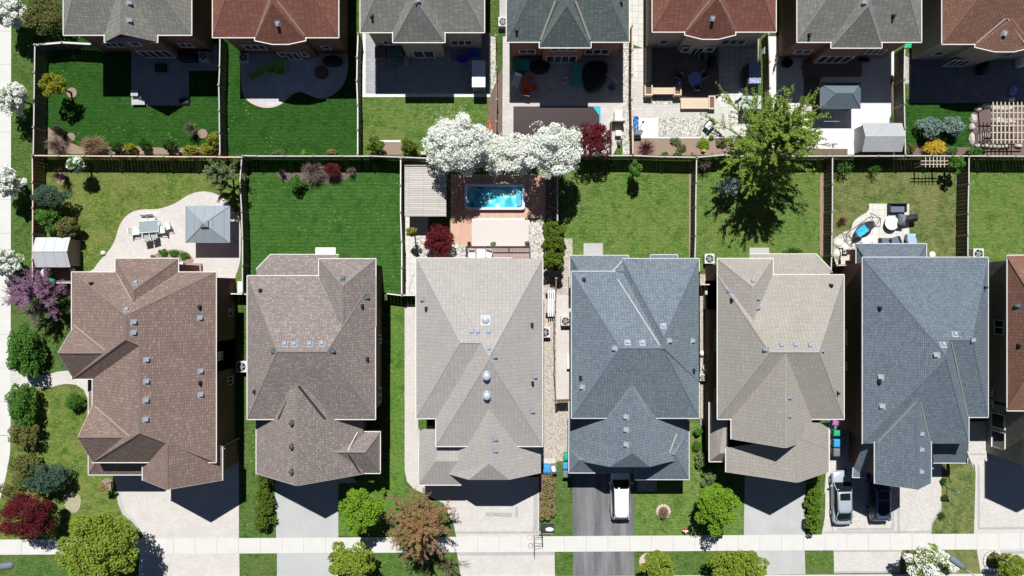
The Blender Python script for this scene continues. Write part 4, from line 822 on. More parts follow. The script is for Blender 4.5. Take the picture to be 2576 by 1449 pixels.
# ---- upper row: back gardens face us
def upper(name, label, t, xw_, xe_, yw, rm, wm, bump, bx0, bx1, by, wins, gm=None):
    """bx0,bx1,by: tile extents of the projecting bay eaves"""
    h = House(name, label, t, (xw_ + xe_) / 2, yw, wm, rm, gm); ze = 6.6
    Wd = T(t, xw_, yw, ze); E = T(t, xe_, yw, ze); y0 = Wd.y; yr = y0 + 6.2; yn = y0 + 12.4; zr = 10.6; xa, xb = Wd.x + 3.8, E.x - 3.8
    A, B, Cc, Dd = Vector((Wd.x, yn, ze)), Vector((E.x, yn, ze)), Vector((E.x, y0, ze)), Vector((Wd.x, y0, ze)); P, Q = Vector((xa, yr, zr)), Vector((xb, yr, zr))
    for f in ([A, B, Q, P], [B, Cc, Q], [Cc, Dd, P, Q], [Dd, A, P]): h.face(f)
    h.cap += [(A, P), (Dd, P), (B, Q), (Cc, Q), (P, Q)]
    h.sof.ng([p - Vector((0, 0, .04)) for p in (A, Dd, Cc, B)]); ctr = (A + Cc) / 2
    h.gutter(A, Dd, Dd - ctr); h.gutter(B, Cc, Cc - ctr)
    b0, b1 = T(t, bx0, by, ze), T(t, bx1, by, ze); h.gutter(Dd, (b0.x, y0, ze), Vector((0, -1, 0))); h.gutter((b1.x, y0, ze), Cc, Vector((0, -1, 0)))
    h.walls([(p.x, p.y) for p in (A, B, Cc, Dd)], ze); xm = (b0.x + b1.x) / 2; yb = b0.y; wy = y0 + .42; by_ = yb + .42
    if bump == 'gable':
        zb = 8.9; tip = T(t, 1090, 283, zb); xm = tip.x; yt = yb
        for x in (b0.x, b1.x): h.face([(x, yb, ze), (xm, yt, zb), (xm, y0 + 6, zb), (x, y0 + 2, ze)])
        h.end.ng([(b0.x + .3, yb + .55, ze - .1), (b1.x - .3, yb + .55, ze - .1), (xm, yb + .55, zb - .15)])
        h.gutter((b0.x, y0, ze), (b0.x, yb, ze), Vector((-1, 0, 0))); h.gutter((b1.x, y0, ze), (b1.x, yb, ze), Vector((1, 0, 0)))
        for x in (b0.x, b1.x): h.gutter((x, yb, ze), (x + (.6 if x == b0.x else -.6), yb, ze), Vector((0, -1, 0)))
        h.walls([(b0.x, y0 + 1), (b1.x, y0 + 1), (b1.x, yb), (b0.x, yb)], ze)
        h.sof.ng([(b0.x, yb, ze - .05), (b1.x, yb, ze - .05), (b1.x, y0, ze - .05), (b0.x, y0, ze - .05)])
    elif bump == 'hip':
        zb = 9.0; F = Vector((xm, yb + 2.7, zb)); Bk = Vector((xm, y0 + 5.5, zb))
        a, b, c, d = Vector((b0.x, y0 + 2, ze)), Vector((b1.x, y0 + 2, ze)), Vector((b1.x, yb, ze)), Vector((b0.x, yb, ze))
        h.face([d, a, Bk, F]); h.face([b, c, F, Bk]); h.face([c, d, F]); h.cap += [(d, F), (c, F), (F, Bk)]
        h.gutter((b0.x, y0, ze), d, Vector((-1, 0, 0))); h.gutter(c, (b1.x, y0, ze), Vector((1, 0, 0))); h.gutter(d, c, Vector((0, -1, 0)))
        h.walls([(b0.x, y0 + 1), (b1.x, y0 + 1), (b1.x, yb), (b0.x, yb)], ze); h.sof.ng([d - Vector((0, 0, .05)), c - Vector((0, 0, .05)), Vector((b1.x, y0, ze - .05)), Vector((b0.x, y0, ze - .05))])
    else:   # canted bay; bump = apex height
        zb = bump; q = (b1.x - b0.x); p1 = Vector((b0.x, y0 - .25, ze)); p2 = Vector((b0.x + q * .34, yb, ze)); p3 = Vector((b1.x - q * .34, yb, ze)); p4 = Vector((b1.x, y0 - .25, ze))
        F = Vector((xm, yb + (2.6 if zb > 8.5 else 2.3), zb)); Bk = Vector((xm, y0 + (5.5 if zb > 8.5 else 2.6), zb)); a = Vector((b0.x, y0 + 1.5, ze)); b = Vector((b1.x, y0 + 1.5, ze))
        for f in ([p1, p2, F], [p2, p3, F], [p3, p4, F], [a, p1, F, Bk], [p4, b, Bk, F]): h.face(f)
        for u_, v_ in ((p1, p2), (p2, p3), (p3, p4), (Vector((b0.x, y0, ze)), p1), (p4, Vector((b1.x, y0, ze)))): h.gutter(u_, v_, (u_ + v_) / 2 - Vector((xm, y0 + 1, ze)))
        h.walls([(b0.x, y0 + 1), (b1.x, y0 + 1), (p4.x, p4.y), (p3.x, p3.y), (p2.x, p2.y), (p1.x, p1.y)], ze)
        h.sof.ng([p - Vector((0, 0, .05)) for p in (p1, p2, p3, p4, Vector((b1.x, y0, ze)), Vector((b0.x, y0, ze)))])
        h.fm = None
    h.finish()
    for (x0, x1, z0, z1, where, bars) in wins:
        yy = wy if where == 'm' else by_; zz = (z0 + z1) / 2
        h.window(T(t, x0, 0, zz).x, T(t, x1, 0, zz).x, yy, z0, z1, 'y', bars)
    h.bx = (b0.x, b1.x, yb, y0); return h
T1 = upper('grey_house', 'grey-shingled house with a rear gable and two light vents, top left of the photo', 'a0', 577, 1733, 316, SH_GREY, BR_DARK, 'gable', 948, 1425, 380, [(955, 1115, 1.6, 2.9, 'm', 2), (1280, 1545, .3, 2.4, 'b', 3), (1630, 1740, 1.6, 2.6, 'm', 1), (1180, 1260, 4.2, 5.2, 'b', 0)])
T1.vents([('a0', 1168, 30), ('a0', 1168, 188)]); 
T2 = upper('red_roofed_house', 'red-roofed house of the back row with the curved blue-grey patio behind it', 'a1', -390, 746, 338, SH_RED, BR_DARK, 9.2, -8, 448, 398, [(-100, 80, 1.5, 2.8, 'm', 2), (285, 385, .3, 2.4, 'b', 1), (600, 668, 1.7, 2.6, 'm', 0), (210, 262, 1.3, 2.5, 'b', 0), (415, 462, 1.3, 2.5, 'b', 0)])
T2.vents([('a1', 196, 212)]); T2.valley([('a1', 2, 322), ('a1', 122, 10)], FLASH); T2.valley([('a1', 440, 320), ('a1', 195, 10)], FLASH)
T3 = upper('buff_house', 'light grey roofed house with buff brick walls above the dark patio with a white-covered box', 'a1', 946, 2066, 292, SH_GREY2, BR_BUFF, 'hip', 1241, 1708, 382, [(1160, 1240, 1.7, 2.6, 'm', 1), (1430, 1610, .3, 2.4, 'b', 1), (1770, 1950, 1.5, 2.7, 'm', 2)])
T3.vents([('a1', 1462, 8)]); T3.vents([('a1', 1050, 150)], 'pipe')
T4 = upper('dark_roofed_house', 'dark greenish-slate roofed red brick house above the covered dark pool', 'a2', -48, 1058, 379, SH_SLATE, BR_RED, 'hip', 250, 712, 430, [(72, 205, 1.7, 2.7, 'm', 1), (315, 580, .3, 2.4, 'b', 3), (665, 875, 1.4, 2.8, 'm', 2), (355, 575, 4.4, 5.4, 'b', 2)])
T4.vents([('a2', 42, 278), ('a2', 990, 25)], 'pipe'); T4.valley([('a2', 258, 362), ('a2', 392, 10)], FLASH, .11); T4.valley([('a2', 708, 358), ('a2', 575, 10)], FLASH, .11)
T5 = upper('russet_house', 'red-roofed house of the back row above the timber deck with planters', 'a2', 1272, 2388, 287, SH_RED, BR_BUFF, 9.2, 1567, 2022, 352, [(1340, 1405, 1.7, 2.6, 'm', 0), (1630, 1720, .3, 2.4, 'b', 1), (1900, 2110, 1.5, 2.8, 'm', 2), (1545, 1605, 1.3, 2.5, 'b', 0), (1760, 1820, 1.3, 2.5, 'b', 0)])
T5.vents([('a2', 1815, 167)]); T5.valley([('a2', 1580, 275), ('a2', 1790, 10)], FLASH); T5.valley([('a2', 2018, 272), ('a2', 1880, 10)], FLASH)
T6 = upper('taupe_house', 'grey-brown roofed house of the back row above the bright white slab patio and dark gazebo', 'a3', 265, 1387, 380, SH_GREY2, BR_DARK, 'hip', 573, 1028, 432, [(250, 385, 1.7, 2.7, 'm', 1), (460, 740, .3, 2.4, 'b', 3), (900, 1050, 1.5, 2.8, 'm', 2)])
T6.vents([('a3', 880, 25)]); T6.vents([('a3', 1132, 150), ('a3', 372, 320)], 'pipe')
T7 = upper('maroon_house', 'brownish-red roofed house in the top right corner of the photo', 'a3', 1577, 2720, 398, SH_RUST, BR_BUFF, 7.8, 1876, 2400, 466, [(1510, 1590, 1.7, 2.7, 'm', 0), (1640, 1800, .3, 2.3, 'b', 2), (2070, 2210, 1.4, 2.7, 'm', 2)])
T7.vents([('a3', 2140, 305)]); T7.valley([('a3', 1885, 392), ('a3', 2150, 170)], FLASH); T7.valley([('a3', 2318, 395), ('a3', 2165, 170)], FLASH)
# ------------------------------------------------------------------ fences
def fence(label, pts, h=2.0, board=FENCE, railm=RAIL_G, bay=2.45, name='wooden_fence', cap=.10, zt=None):
    """pts: plan points of the top rail"""
    P = [W(*(D(*p) if len(p) == 3 else p), zt or h) for p in pts]; P = [Vector((p.x, p.y, 0)) for p in P]
    c = (P[0] + P[-1]) / 2; e = thing(name, label, 'fence', (c.x, c.y, 0), 'wooden fences between the yards')
    first = True
    for a, b in zip(P, P[1:]):
        d = b - a; L_ = d.length; n = max(1, round(L_ / bay)); ang = math.atan2(d.y, d.x); u = d / L_
        for i in range(n + 1):
            if i == 0 and not first: continue
            q = a + u * (L_ * i / n); m = MB(); m.box((q.x, q.y, h / 2 + .03), (.11, .11, h + .06), ang); m.box((q.x, q.y, h + .085), (.17, .17, .05), ang); m.build('post', POST, e)
        for i in range(n):
            q = a + u * (L_ * (i + .5) / n); w_ = L_ / n - .13
            jz = random.uniform(-.02, .02); jn = random.uniform(-.012, .012); nv = Vector((-u.y, u.x, 0)) * jn
            m = MB(); nb = int(w_ / .15)
            for k in range(nb):
                r = q + nv + u * ((k + .5) / nb - .5) * w_ ; off = .018 if k % 2 else -.018; rr = r + Vector((-u.y, u.x, 0)) * off
                m.box((rr.x, rr.y, .06 + (h - .16) / 2), (w_ / nb * .97, .022, h - .18), ang)
            m.build('panel', board, e)
            m = MB(); m.box((q.x + nv.x, q.y + nv.y, h - .02 + jz * .4), (w_ + .02, cap, .045), ang); m.build('rail', railm, e)
        first = False
    return e
fence('long back fence with warm pinkish top rail behind the corner house lawn', [('b0', 290, 55), ('b0', 2195, 70)], 2.1, FENCE_W, RAIL_W)
fence('grey-capped back fence along the widest dark green lawn, left of the white blossom', [('b0', 2200, 58), ('b1', 0, 60), ('b1', 1035, 60), ('b1', 1340, 72), ('b1', 1560, 80)], 2.1)
fence('back fence above the plain lawn between white blossom and big green tree', [('b2', 630, 58), ('b2', 1095, 55), ('b2', 1380, 66), ('b2', 1670, 72), ('b2', 1930, 50), ('b2', 2100, 62)], 2.1)
fence('back fence running from the big green tree to the right edge', [('b3', 60, 62), ('b3', 1240, 58), ('b3', 2500, 62)], 2.1)
fence('side fence along the left pavement behind the grey gabled house', [('a0', 315, 405), ('a0', 300, 1400)], 2.1)
fence('short fence with white lattice top joining the grey gabled house to the pavement corner', [('a0', 318, 405), ('a0', 560, 385), ('a0', 830, 400)], 2.0, FENCE, M('rail_pale', (.62, .64, .60)), cap=.16)
fence('fence between the grey gabled house lawn and the curved patio', [('a0', 1992, 340), ('a0', 1988, 600), ('a0', 1980, 770), ('a0', 1985, 1000), ('a0', 1990, 1400)], 2.0)
fence('fence between the curved patio yard and the dark rectangular patio', [('a1', 925, 305), ('a1', 915, 520), ('a1', 912, 730), ('a1', 920, 950), ('a1', 920, 1400)], 2.0, FENCE, M('rail_bright', (.70, .70, .68)))
fence('low thin wooden fence beside the gravel between dark patio and covered pool', [('a1', 2170, 320), ('a1', 2178, 900), ('a1', 2172, 1300)], 1.5, FENCE_W, MULCH, cap=.05)
fence('brown board fence between the covered pool and the timber deck', [('a2', 1090, 235), ('a2', 1085, 900), ('a2', 1095, 1400)], 2.1, FENCE_W, RAIL_W)
fence('fence between the timber deck yard and the white slab patio', [('a3', 5, 310), ('a3', 15, 560), ('a3', 18, 800)], 2.1, FENCE_W)
fence('fence between the white slab patio and the lawn with blue shrubs', [('a3', 1238, 430), ('a3', 1232, 720), ('a3', 1240, 1160), ('a3', 1245, 1400)], 2.1)
fence('warm-railed side fence of the corner house along the left pavement', [('b0', 292, 65), ('b0', 297, 530), ('b0', 293, 1000), ('b0', 292, 1215)], 2.1, FENCE_W, RAIL_W)
fence('short warm-railed fence closing the corner house yard below the shed', [('b0', 292, 1215), ('b0', 648, 1208)], 2.0, FENCE_W, RAIL_W)
fence('fence between the pink patio and the wide dark green lawn', [('b0', 2190, 75), ('b0', 2172, 300), ('b0', 2188, 560), ('b0', 2195, 800), ('b0', 2195, 1300)], 2.0)
fence('white-capped fence between the wide dark green lawn and the slatted cabana', [('b1', 1311, 80), ('b1', 1309, 570), ('b1', 1318, 830), ('b1', 1320, 1310)], 2.0, FENCE, M('rail_bright2', (.72, .71, .68)))
fence('small fence between two front-row houses at the end of the wide lawn', [('b1', 1165, 1302), ('b1', 1325, 1322), ('b1', 1450, 1322)], 1.9, FENCE, MATS['rail_bright2'])
fence('fence right of the swim spa, partly under the white blossom', [('b2', 412, 180), ('b2', 412, 640)], 2.0)
fence('brown fence in the gravel between the palest and the blue-grey roof', [('c2', 400, -40), ('c2', 388, 360), ('c2', 388, 840), ('c2', 400, 1085), ('c2', 520, 1080)], 1.9, FENCE_W, MULCH, cap=.07)
fence('fence between the plain lawn and the lawn under the big green tree', [('b2', 1672, 80), ('b2', 1665, 520), ('b2', 1663, 780), ('b2', 1655, 985)], 2.1)
fence('fence between the big green tree lawn and the hammock patio', [('b3', 585, 65), ('b3', 582, 560), ('b3', 578, 960), ('b3', 572, 1110)], 2.1)
fence('fence at the right of the hammock patio lawn', [('b3', 1820, 65), ('b3', 1818, 310), ('b3', 1812, 580), ('b3', 1810, 970)], 2.1)
fence('short gate fence beside the brown wall left of the silver car', [('b3', 600, 980), ('b3', 625, 1050), ('b3', 850, 1048)], 1.8, FENCE_W, RAIL_W)
fence('fence between the hedge-side walls left of the warm beige roof', [('b2', 1700, 1225), ('b2', 1850, 1225)], 1.8, FENCE_W, RAIL_W)
fence('short fence next to the big white bin of the corner house east side', [('b0', 2080, 1308), ('b0', 2235, 1312)], 1.8, FENCE, MATS['rail_bright2'])
fence('short fence joining the hammock house to the rust-roofed house', [('b3', 1995, 1022), ('b3', 2165, 1022)], 1.8, FENCE, RAIL_W)
# ------------------------------------------------------------------ trees and shrubs
WB = 'white-flowering street tree on the grass strip by the left pavement'
def wtree(u, v, rx, ry, label, n=2600, z=2.9, rz=1.5, bn=5200):
    return tree(None, u, v, rx, ry, z, rz, n, .15, BLOSG, label, 'tree', 'blossoming_tree', 34 if bn > 6000 else 18, .25, .4, .1, blossom=BLOS, bn=bn, bs=.15)
wtree(28, 28, 45, 48, 'white-flowering tree in the top left corner over the pavement', 2200)
wtree(34, 245, 38, 38, 'white-flowering pavement tree beside the golden tree with the mulch ring', 1800, bn=3200)
wtree(22, 458, 34, 42, 'white-flowering pavement tree beside the warm-railed corner fence, upper one', 1800, bn=3000)
wtree(10, 660, 44, 38, 'white-flowering pavement tree nearest the purple redbud', 1800, bn=3000)
wtree(1146, 362, 82, 72, 'white-flowering tree over the slatted cabana, leftmost of the three by the blue pool', 2200, 6.0, 2.2, 10500)
wtree(1262, 390, 92, 54, 'low white-flowering tree above the blue pool, between two larger ones', 1600, 2.7, 1.1, 8500)
wtree(1392, 378, 78, 66, 'round white-flowering tree touching the small red maple above the blue pool', 2200, 6.0, 2.2, 10500)
tree(None, 1492, 352, 50, 40, 3.4, 1.2, 3000, .15, LF_BUR, 'burgundy maple beside the round white-flowering tree', 'tree', 'red_maple', 12, .38)
tree(None, 1103, 604, 36, 36, 1.7, 1.3, 4200, .14, LF_BUR, 'squarish burgundy maple below the slatted cabana', 'tree', 'red_maple', 10, .45)
tree(None, 67, 1296, 66, 60, 3.3, 1.9, 11000, .12, LF_BUR, 'large burgundy maple in the corner house front lawn', 'tree', 'red_maple', 16, .36)
tree(None, 250, 1376, 104, 92, 5.6, 2.6, 14000, .19, LF_YG, 'biggest yellow-green maple, over the pavement at the bottom left', 'tree', 'maple_tree', 22, .30)
tree(None, 908, 1282, 52, 54, 4.4, 2.0, 7500, .16, LF_BR, 'round bright green tree beside the grey concrete drive', 'tree', 'round_tree', 14, .36)
tree(None, 882, 1416, 60, 50, 4.2, 2.0, 6500, .17, LF_YG, 'yellow-green street tree at the bottom, left of the reddish tree', 'tree', 'maple_tree', 14, .34)
tree(None, 1802, 1269, 53, 54, 4.2, 2.0, 8000, .16, LF_BR, 'round bright green tree on the lawn right of the white car', 'tree', 'round_tree', 16, .34)
tree(None, 1657, 1424, 42, 40, 3.8, 1.5, 4500, .16, LF_YG, 'yellow-green street tree beside the round brick planter ring', 'tree', 'maple_tree', 12, .34)
tree(None, 1856, 1430, 76, 56, 4.2, 2.0, 8000, .17, LF_YG, 'wide yellow-green street tree in front of the warm beige house', 'tree', 'maple_tree', 16, .32)
wt = tree(None, 2332, 1418, 52, 46, 3.8, 1.8, 4200, .16, LF_YG, 'white-flowering street tree at the bottom right beside the lamp head', 'tree', 'blossoming_tree', 14, .34, blossom=BLOS, bn=4600, bs=.17)
tree(None, 2548, 1424, 38, 34, 3.0, 1.4, 3200, .15, LF_YG, 'small yellow-green tree at the bottom right corner beside the white stone ring', 'tree', 'small_tree', 12, .34)
tree(None, 136, 214, 34, 30, 3.0, 1.0, 1700, .15, LF_YEL, 'small golden tree with a round mulch ring behind the grey gabled house', 'tree', 'golden_tree', 10, .38)
tree(None, 112, 36, 56, 52, 2.6, 1.6, 4200, .15, LF_OL, 'large olive shrub in the top left corner beside the grey gabled house', 'shrub', 'large_shrub', 12, .38, trunkless=True)
branchy(1947, 350, 162, 7.2, 4.8, leafy('leaf_spring', (.14, .24, .028), (.38, .49, .10), (.24, .35, .05)), 'big open-branched light green tree over the back fence', limbs=66, subs=16, per=70, size=.165, tr=.17, name='spring_tree', asp=.6, droop=.06, twig=.34)
branchy(1050, 1322, 98, 4.6, 3.4, LF_RED, 'reddish-brown budding street tree with bare radiating branches', limbs=60, subs=16, per=66, size=.14, tr=.14, name='budding_tree', asp=.5, bark=M('bark_pinkish', (.30, .20, .17), .9, .2, 4))
branchy(556, 438, 52, 3.4, 2.6, LF_GG, 'grey-green open tree above the metal gazebo', limbs=26, subs=12, per=46, size=.13, name='open_tree', asp=.7)
branchy(92, 737, 84, 3.2, 2.0, LF_PUR, 'purple redbud over the corner fence by the pavement', limbs=38, subs=16, per=64, size=.10, name='redbud_tree', asp=.6, tr=.14)
branchy(1130, 1425, 42, 2.2, 1.4, LF_BRN, 'brownish bare-twigged bush below the reddish street tree', 'shrub', 'budding_bush', 16, 10, 8, .09)
twigs(480, 324, 22, 2.0, TWIG, 'bare twiggy shrub beside a mulch ring near the golden bushes'); twigs(148, 330, 22, 2.2, TWIGDK, 'bare twiggy shrub near the lower left mulch ring')
twigs(140, 366, 30, 1.8, TWIG, 'spreading bare shrub in the back corner by the pavement fence', n=150); twigs(237, 364, 40, 1.5, M('twig_rust', (.34, .20, .14), .9, .3, 4), 'dense rust-brown round shrub in the back bed', n=420, ry=25, leaf=LF_BRN, ln=2)
twigs(152, 444, 24, 2.4, TWIGDK, 'small bare tree on the weedy lawn of the corner house', 'tree', 'bare_tree', 80); twigs(789, 428, 34, 1.9, TWIG, 'wide bare shrub in the mulch island of the dark green lawn', n=260); twigs(836, 426, 22, 1.9, TWIGRED, 'dark red shrub in the mulch island of the dark green lawn', n=160, leaf=LF_BUR, ln=5)
twigs(708, 436, 12, 1.2, TWIGDK, 'small bare shrub at the left end of the mulch island', n=50); twigs(1772, 410, 20, 2.2, TWIG, 'bare shrub at the fence corner left of the big green tree', n=60); twigs(885, 432, 14, 1.2, TWIG, 'small bare shrub at the right end of the mulch island', n=60)
twigs(1668.6, 1290, 14, 1.1, M('twig_brown', (.26, .15, .10), .9, .3, 4), 'small brown bush inside the round stone planter', n=160, leaf=LF_BRN, ln=2, z0=.1)
twigs(1626, 371, 26, 1.0, TWIGRED, 'reddish low shrub in the soil bed beside the brown board fence', n=140); twigs(2118, 555, 14, .8, TWIGRED, 'small reddish shrub by the hammock patio fence', n=80)
tree(None, 194.5, 414, 22, 20, 2.6, .9, 700, .15, LF_MD, 'small white-flowering shrub in the shade of the corner house back fence', 'shrub', 'flowering_shrub', 8, .4, blossom=BLOS, bn=380, bs=.16)
bush(294, 369, 19, 14, 1.5, LF_DK, 'dark evergreen shrub between the rust-brown and golden shrubs'); bush(329, 373, 13, 12, 1.3, LF_YEL, 'small golden shrub between two dark evergreens', n=700)
bush(365, 365, 14, 15, 1.5, LF_DK, 'middle dark evergreen cone in the back bed', n=800); bush(428, 367, 18, 17, 1.6, LF_DK, 'right-hand dark evergreen cone in the back bed')
bush(480, 376, 20, 13, 1.2, LF_YEL, 'golden shrub left of the two big golden ones at the fence corner'); bush(522, 374, 20, 16, 1.3, LF_YEL, 'golden shrub at the foot of the fence corner'); bush(541, 352, 16, 19, 1.6, LF_YEL, 'tallest golden shrub leaning on the patio fence')
bush(945, 370, 23, 21, 2.4, LF_CED, 'left of two cedar cones in the yard above the cabana', n=1900); bush(1030, 370, 22, 21, 2.3, LF_CED, 'right of two cedar cones in the yard above the cabana', n=1800)
bush(764, 384, 6, 8, .6, LF_YG, 'tiny yellow-green plant at the fence of the curved patio yard', n=160, size=.1); bush(834, 382, 13, 8, .6, LF_BRN, 'dry grass tuft at the fence of the curved patio yard', n=300, size=.1); bush(700, 383, 16, 6, .5, LF_GG, 'low green plants by the curved patio yard fence', n=220, size=.1)
bush(2338, 323, 30, 30, 2.1, LF_BLU, 'larger round blue spruce on the top right lawn', n=2300, size=.14); bush(2397, 317, 27, 25, 1.8, LF_BLU, 'smaller spreading blue spruce on the top right lawn', n=1700, size=.14)
twigs(2349, 370, 34, 1.1, LF_FOR, 'golden forsythia spreading in front of the blue spruces', n=220, leaf=LF_FOR, ln=6, ry=20); bush(2290, 374, 13, 12, 1.1, LF_OL, 'small olive shrub in the fence corner by the forsythia', n=500); bush(2454, 381, 27, 10, 1.0, LF_MD, 'low green mound beside the white pergola', n=900)
bush(2392, 378, 22, 8, .6, LF_MD, 'low green plants between forsythia and pergola', n=500, size=.1)
tree(None, 125, 497, 40, 30, 2.4, 1.5, 4200, .13, LF_BLG, 'blue-green spruce by the warm-railed fence of the corner house', 'tree', 'spruce', 12, .38, trunkless=True)
tree(None, 122, 547, 32, 28, 2.0, 1.2, 2600, .15, LF_MD, 'mid-green pine between spruce and shed', 'tree', 'pine_tree', 10, .4); tree(None, 168, 572, 28, 26, 1.8, 1.1, 2300, .15, LF_OL, 'olive pine right above the silver shed', 'tree', 'pine_tree', 10, .4)
tree(None, 66, 884, 38, 70, 1.9, 1.7, 7000, .15, LF_MD, 'tall dark green bush at the pavement above the house path', 'shrub', 'large_shrub', 14, .36, trunkless=True)
tree(None, 58, 1018, 37, 52, 1.8, 1.6, 4800, .15, LF_MD, 'dark green bush at the pavement below the house path', 'shrub', 'large_shrub', 12, .38, trunkless=True)
tree(None, 64, 1088, 36, 42, 1.5, 1.3, 3000, .14, LF_OL, 'olive-brown bush below the dark pavement bushes', 'shrub', 'large_shrub', 10, .38, trunkless=True)
bush(188, 1009, 23, 23, 1.7, LF_MD, 'clipped ball shrub in the lawn left of the corner house', n=3600, size=.08, lobes=60, lr=.26)
tree(None, 62, 1172, 38, 36, 1.5, 1.3, 2600, .14, LF_OL, 'olive bush beside the blue-green conifer in the front lawn', 'shrub', 'large_shrub', 10, .38, trunkless=True)
tree(None, 122, 1204, 52, 38, 1.8, 1.6, 4200, .15, LF_BLG, 'blue-green conifer in the front lawn of the corner house', 'tree', 'spruce', 12, .36, trunkless=True)
tree(None, 130, 1310, 22, 46, 1.7, 1.3, 1900, .14, LF_OL, 'olive bush behind the large burgundy maple', 'shrub', 'large_shrub', 9, .4, trunkless=True); bush(30, 1232, 34, 22, 1.4, LF_OL, 'low olive bush above the large burgundy maple', n=1300); bush(112, 1240, 18, 12, 1.3, LF_YG, 'small yellow-green bush between conifer and burgundy maple', n=500)
bush(747, 460, 18, 19, 1.7, LF_MD, 'small green shrub standing free below the mulch island', n=1100)
tree(None, 1597, 428, 15, 21, 2.2, 1.3, 1400, .14, LF_MD, 'slim green shrub in the fence shade of the plain lawn', 'shrub', 'slim_shrub', 8, .42, trunkless=True)
tree(None, 1832, 466, 28, 26, 2.2, 1.1, 1600, .13, LF_BLU, 'pale grey-green shrub in the shade of the big green tree', 'shrub', 'pale_shrub', 9, .4, trunkless=True)
tree(None, 1033, 583, 13, 11, 2.9, .7, 900, .11, LF_YEL, 'topiary with golden crown beside the slatted cabana', 'shrub', 'topiary', 8, .4, tr=.07); tree(None, 1033, 583, 9, 8, 1.6, 1.2, 500, .10, LF_DK, 'x') if False else None
tree(None, 1394, 582, 26, 26, 2.7, 1.2, 3000, .15, LF_CED, 'uppermost clump of the clipped cedars right of the beige patio', 'shrub', 'cedar', 10, .42, trunkless=True)
tree(None, 1393, 614, 28, 24, 2.7, 1.2, 3000, .15, LF_CED, 'middle clump of the clipped cedars right of the beige patio', 'shrub', 'cedar', 10, .42, trunkless=True)
tree(None, 1395, 652, 28, 24, 2.7, 1.2, 3000, .15, LF_CED, 'lowest clump of the clipped cedars right of the beige patio', 'shrub', 'cedar', 10, .42, trunkless=True)
hedge(663, 1190, 664, 1330, 1.5, 2.0, LF_CED, 'tall cedar hedge left of the grey concrete drive', 6000); hedge(1377, 1196, 1377, 1306, 1.3, 1.4, LF_BRN, 'browned dry hedge between the paver drive and the grass strip', 5000, .12)
hedge(2054, 1190, 2048, 1330, 1.45, 2.0, leafy('leaf_fresh_cedar', (.07, .15, .015), (.22, .34, .045), (.13, .22, .03)), 'fresh green hedge left of the silver car', 7000, .15)
tree(None, 905, 1206, 12.5, 12, 2.2, .5, 650, .12, LF_CED, 'left topiary puff in front of the taupe-roofed house', 'shrub', 'topiary', 7, .4, tr=.05); tree(None, 936, 1202, 13.5, 11, 2.2, .5, 700, .12, LF_CED, 'right topiary puff in front of the taupe-roofed house', 'shrub', 'topiary', 7, .4, tr=.05)
bush(965, 1236, 5, 12, 1.2, LF_YG, 'narrow yellow-green shrub right of the bright round tree', n=260, size=.1)
for u, v, r, l in ((1755, 1086, 11, 'uppermost ball shrub by the blue-grey roofed house'), (1753, 1120, 12, 'second ball shrub by the blue-grey roofed house'), (1811, 1180, 12, 'single ball shrub under the warm beige eave')): bush(u, v, r, r * .85, 1.0, LF_MD, l, n=700, size=.09, lobes=20, lr=.35)
bush(1760, 1158, 13, 20, 1.2, LF_GG, 'loose green shrub below the two ball shrubs', n=800); bush(1783, 1199, 17, 16, 1.1, LF_GG, 'loose green shrub above the round bright green tree', n=800); bush(2504, 1408, 14, 16, 1.2, LF_OL, 'round olive shrub in the white stone circle at the bottom right', n=800)
twigs(2124, 424, 24, 1.9, LF_MD, 'sprawling green vine at the fence of the hammock yard', n=40, leaf=LF_MD, ln=9); twigs(2200, 426, 18, 1.5, LF_MD, 'thin leafy vine in the middle of the hammock yard fence', n=22, leaf=LF_MD, ln=8)
tree(None, 2406, 412, 20, 22, 2.3, .9, 1000, .14, LF_MD, 'dark green small tree beside the white trellis', 'tree', 'small_tree', 8, .4); bush(1995, 632, 22, 8, .8, LF_DK, 'low dark plants beside the slab behind the warm beige house', n=500, size=.1)
k = 0
for u, v, r, m_, l in ((1532 - 0 + 140, 388, 9, LF_MD, 'bright green plant low in the soil bed, left one'), (1705, 388, 10, LF_MD, 'bright green plant low in the soil bed, right one'), (1700, 354, 13, LF_GG, 'grey-green clump at the top of the soil bed'), (1770, 361, 18, LF_BR, 'largest fresh green clump in the soil bed'), (1715, 372, 14, LF_OL, 'olive ground plant in the middle of the soil bed'), (1769, 379, 5, LF_FOR, 'yellow flower clump in the soil bed'), (1790, 345, 6, LF_BR, 'green plant inside the square timber planter'), (1815, 360, 14, LF_OL, 'olive plant under the big green tree by the soil bed')): bush(u, v, r, r * .7, .5, m_, l, n=int(r * 26), size=.11)
for u, v, r, l in ((410, 634, 12, 'leafy plant left in the half-round bed behind the corner house'), (437, 638, 12, 'leafy plant in the middle of the half-round bed behind the corner house'), (462, 642, 12, 'leafy plant right in the half-round bed behind the corner house'), (384, 645, 5, 'tiny yellow plant at the edge of the half-round bed')): bush(u, v, r, r * .7, .5, LF_MD if r > 6 else LF_YEL, l, n=int(r * 30), size=.11)
for u, v, r, m_, l in ((1180, 612, 5, LF_BUR, 'small reddish plant at the beige patio edge'), (1241, 613, 7, LF_GG, 'small pale plant at the beige patio edge'), (1326, 612, 7, LF_BLG, 'small blue-green plant at the railing corner')): bush(u, v, r, r * .7, .5, m_, l, n=150, size=.09)
for i, (x, y, l) in enumerate(((1585, 590, 'uppermost'), (1600, 740, 'middle'), (1572, 900, 'lowest'))): u, v = D('d3', x, y); bush(u, v, 8, 9, .5, LF_DK, l + ' dark green plant on the left edge of the dry front lawn', n=260, size=.1)
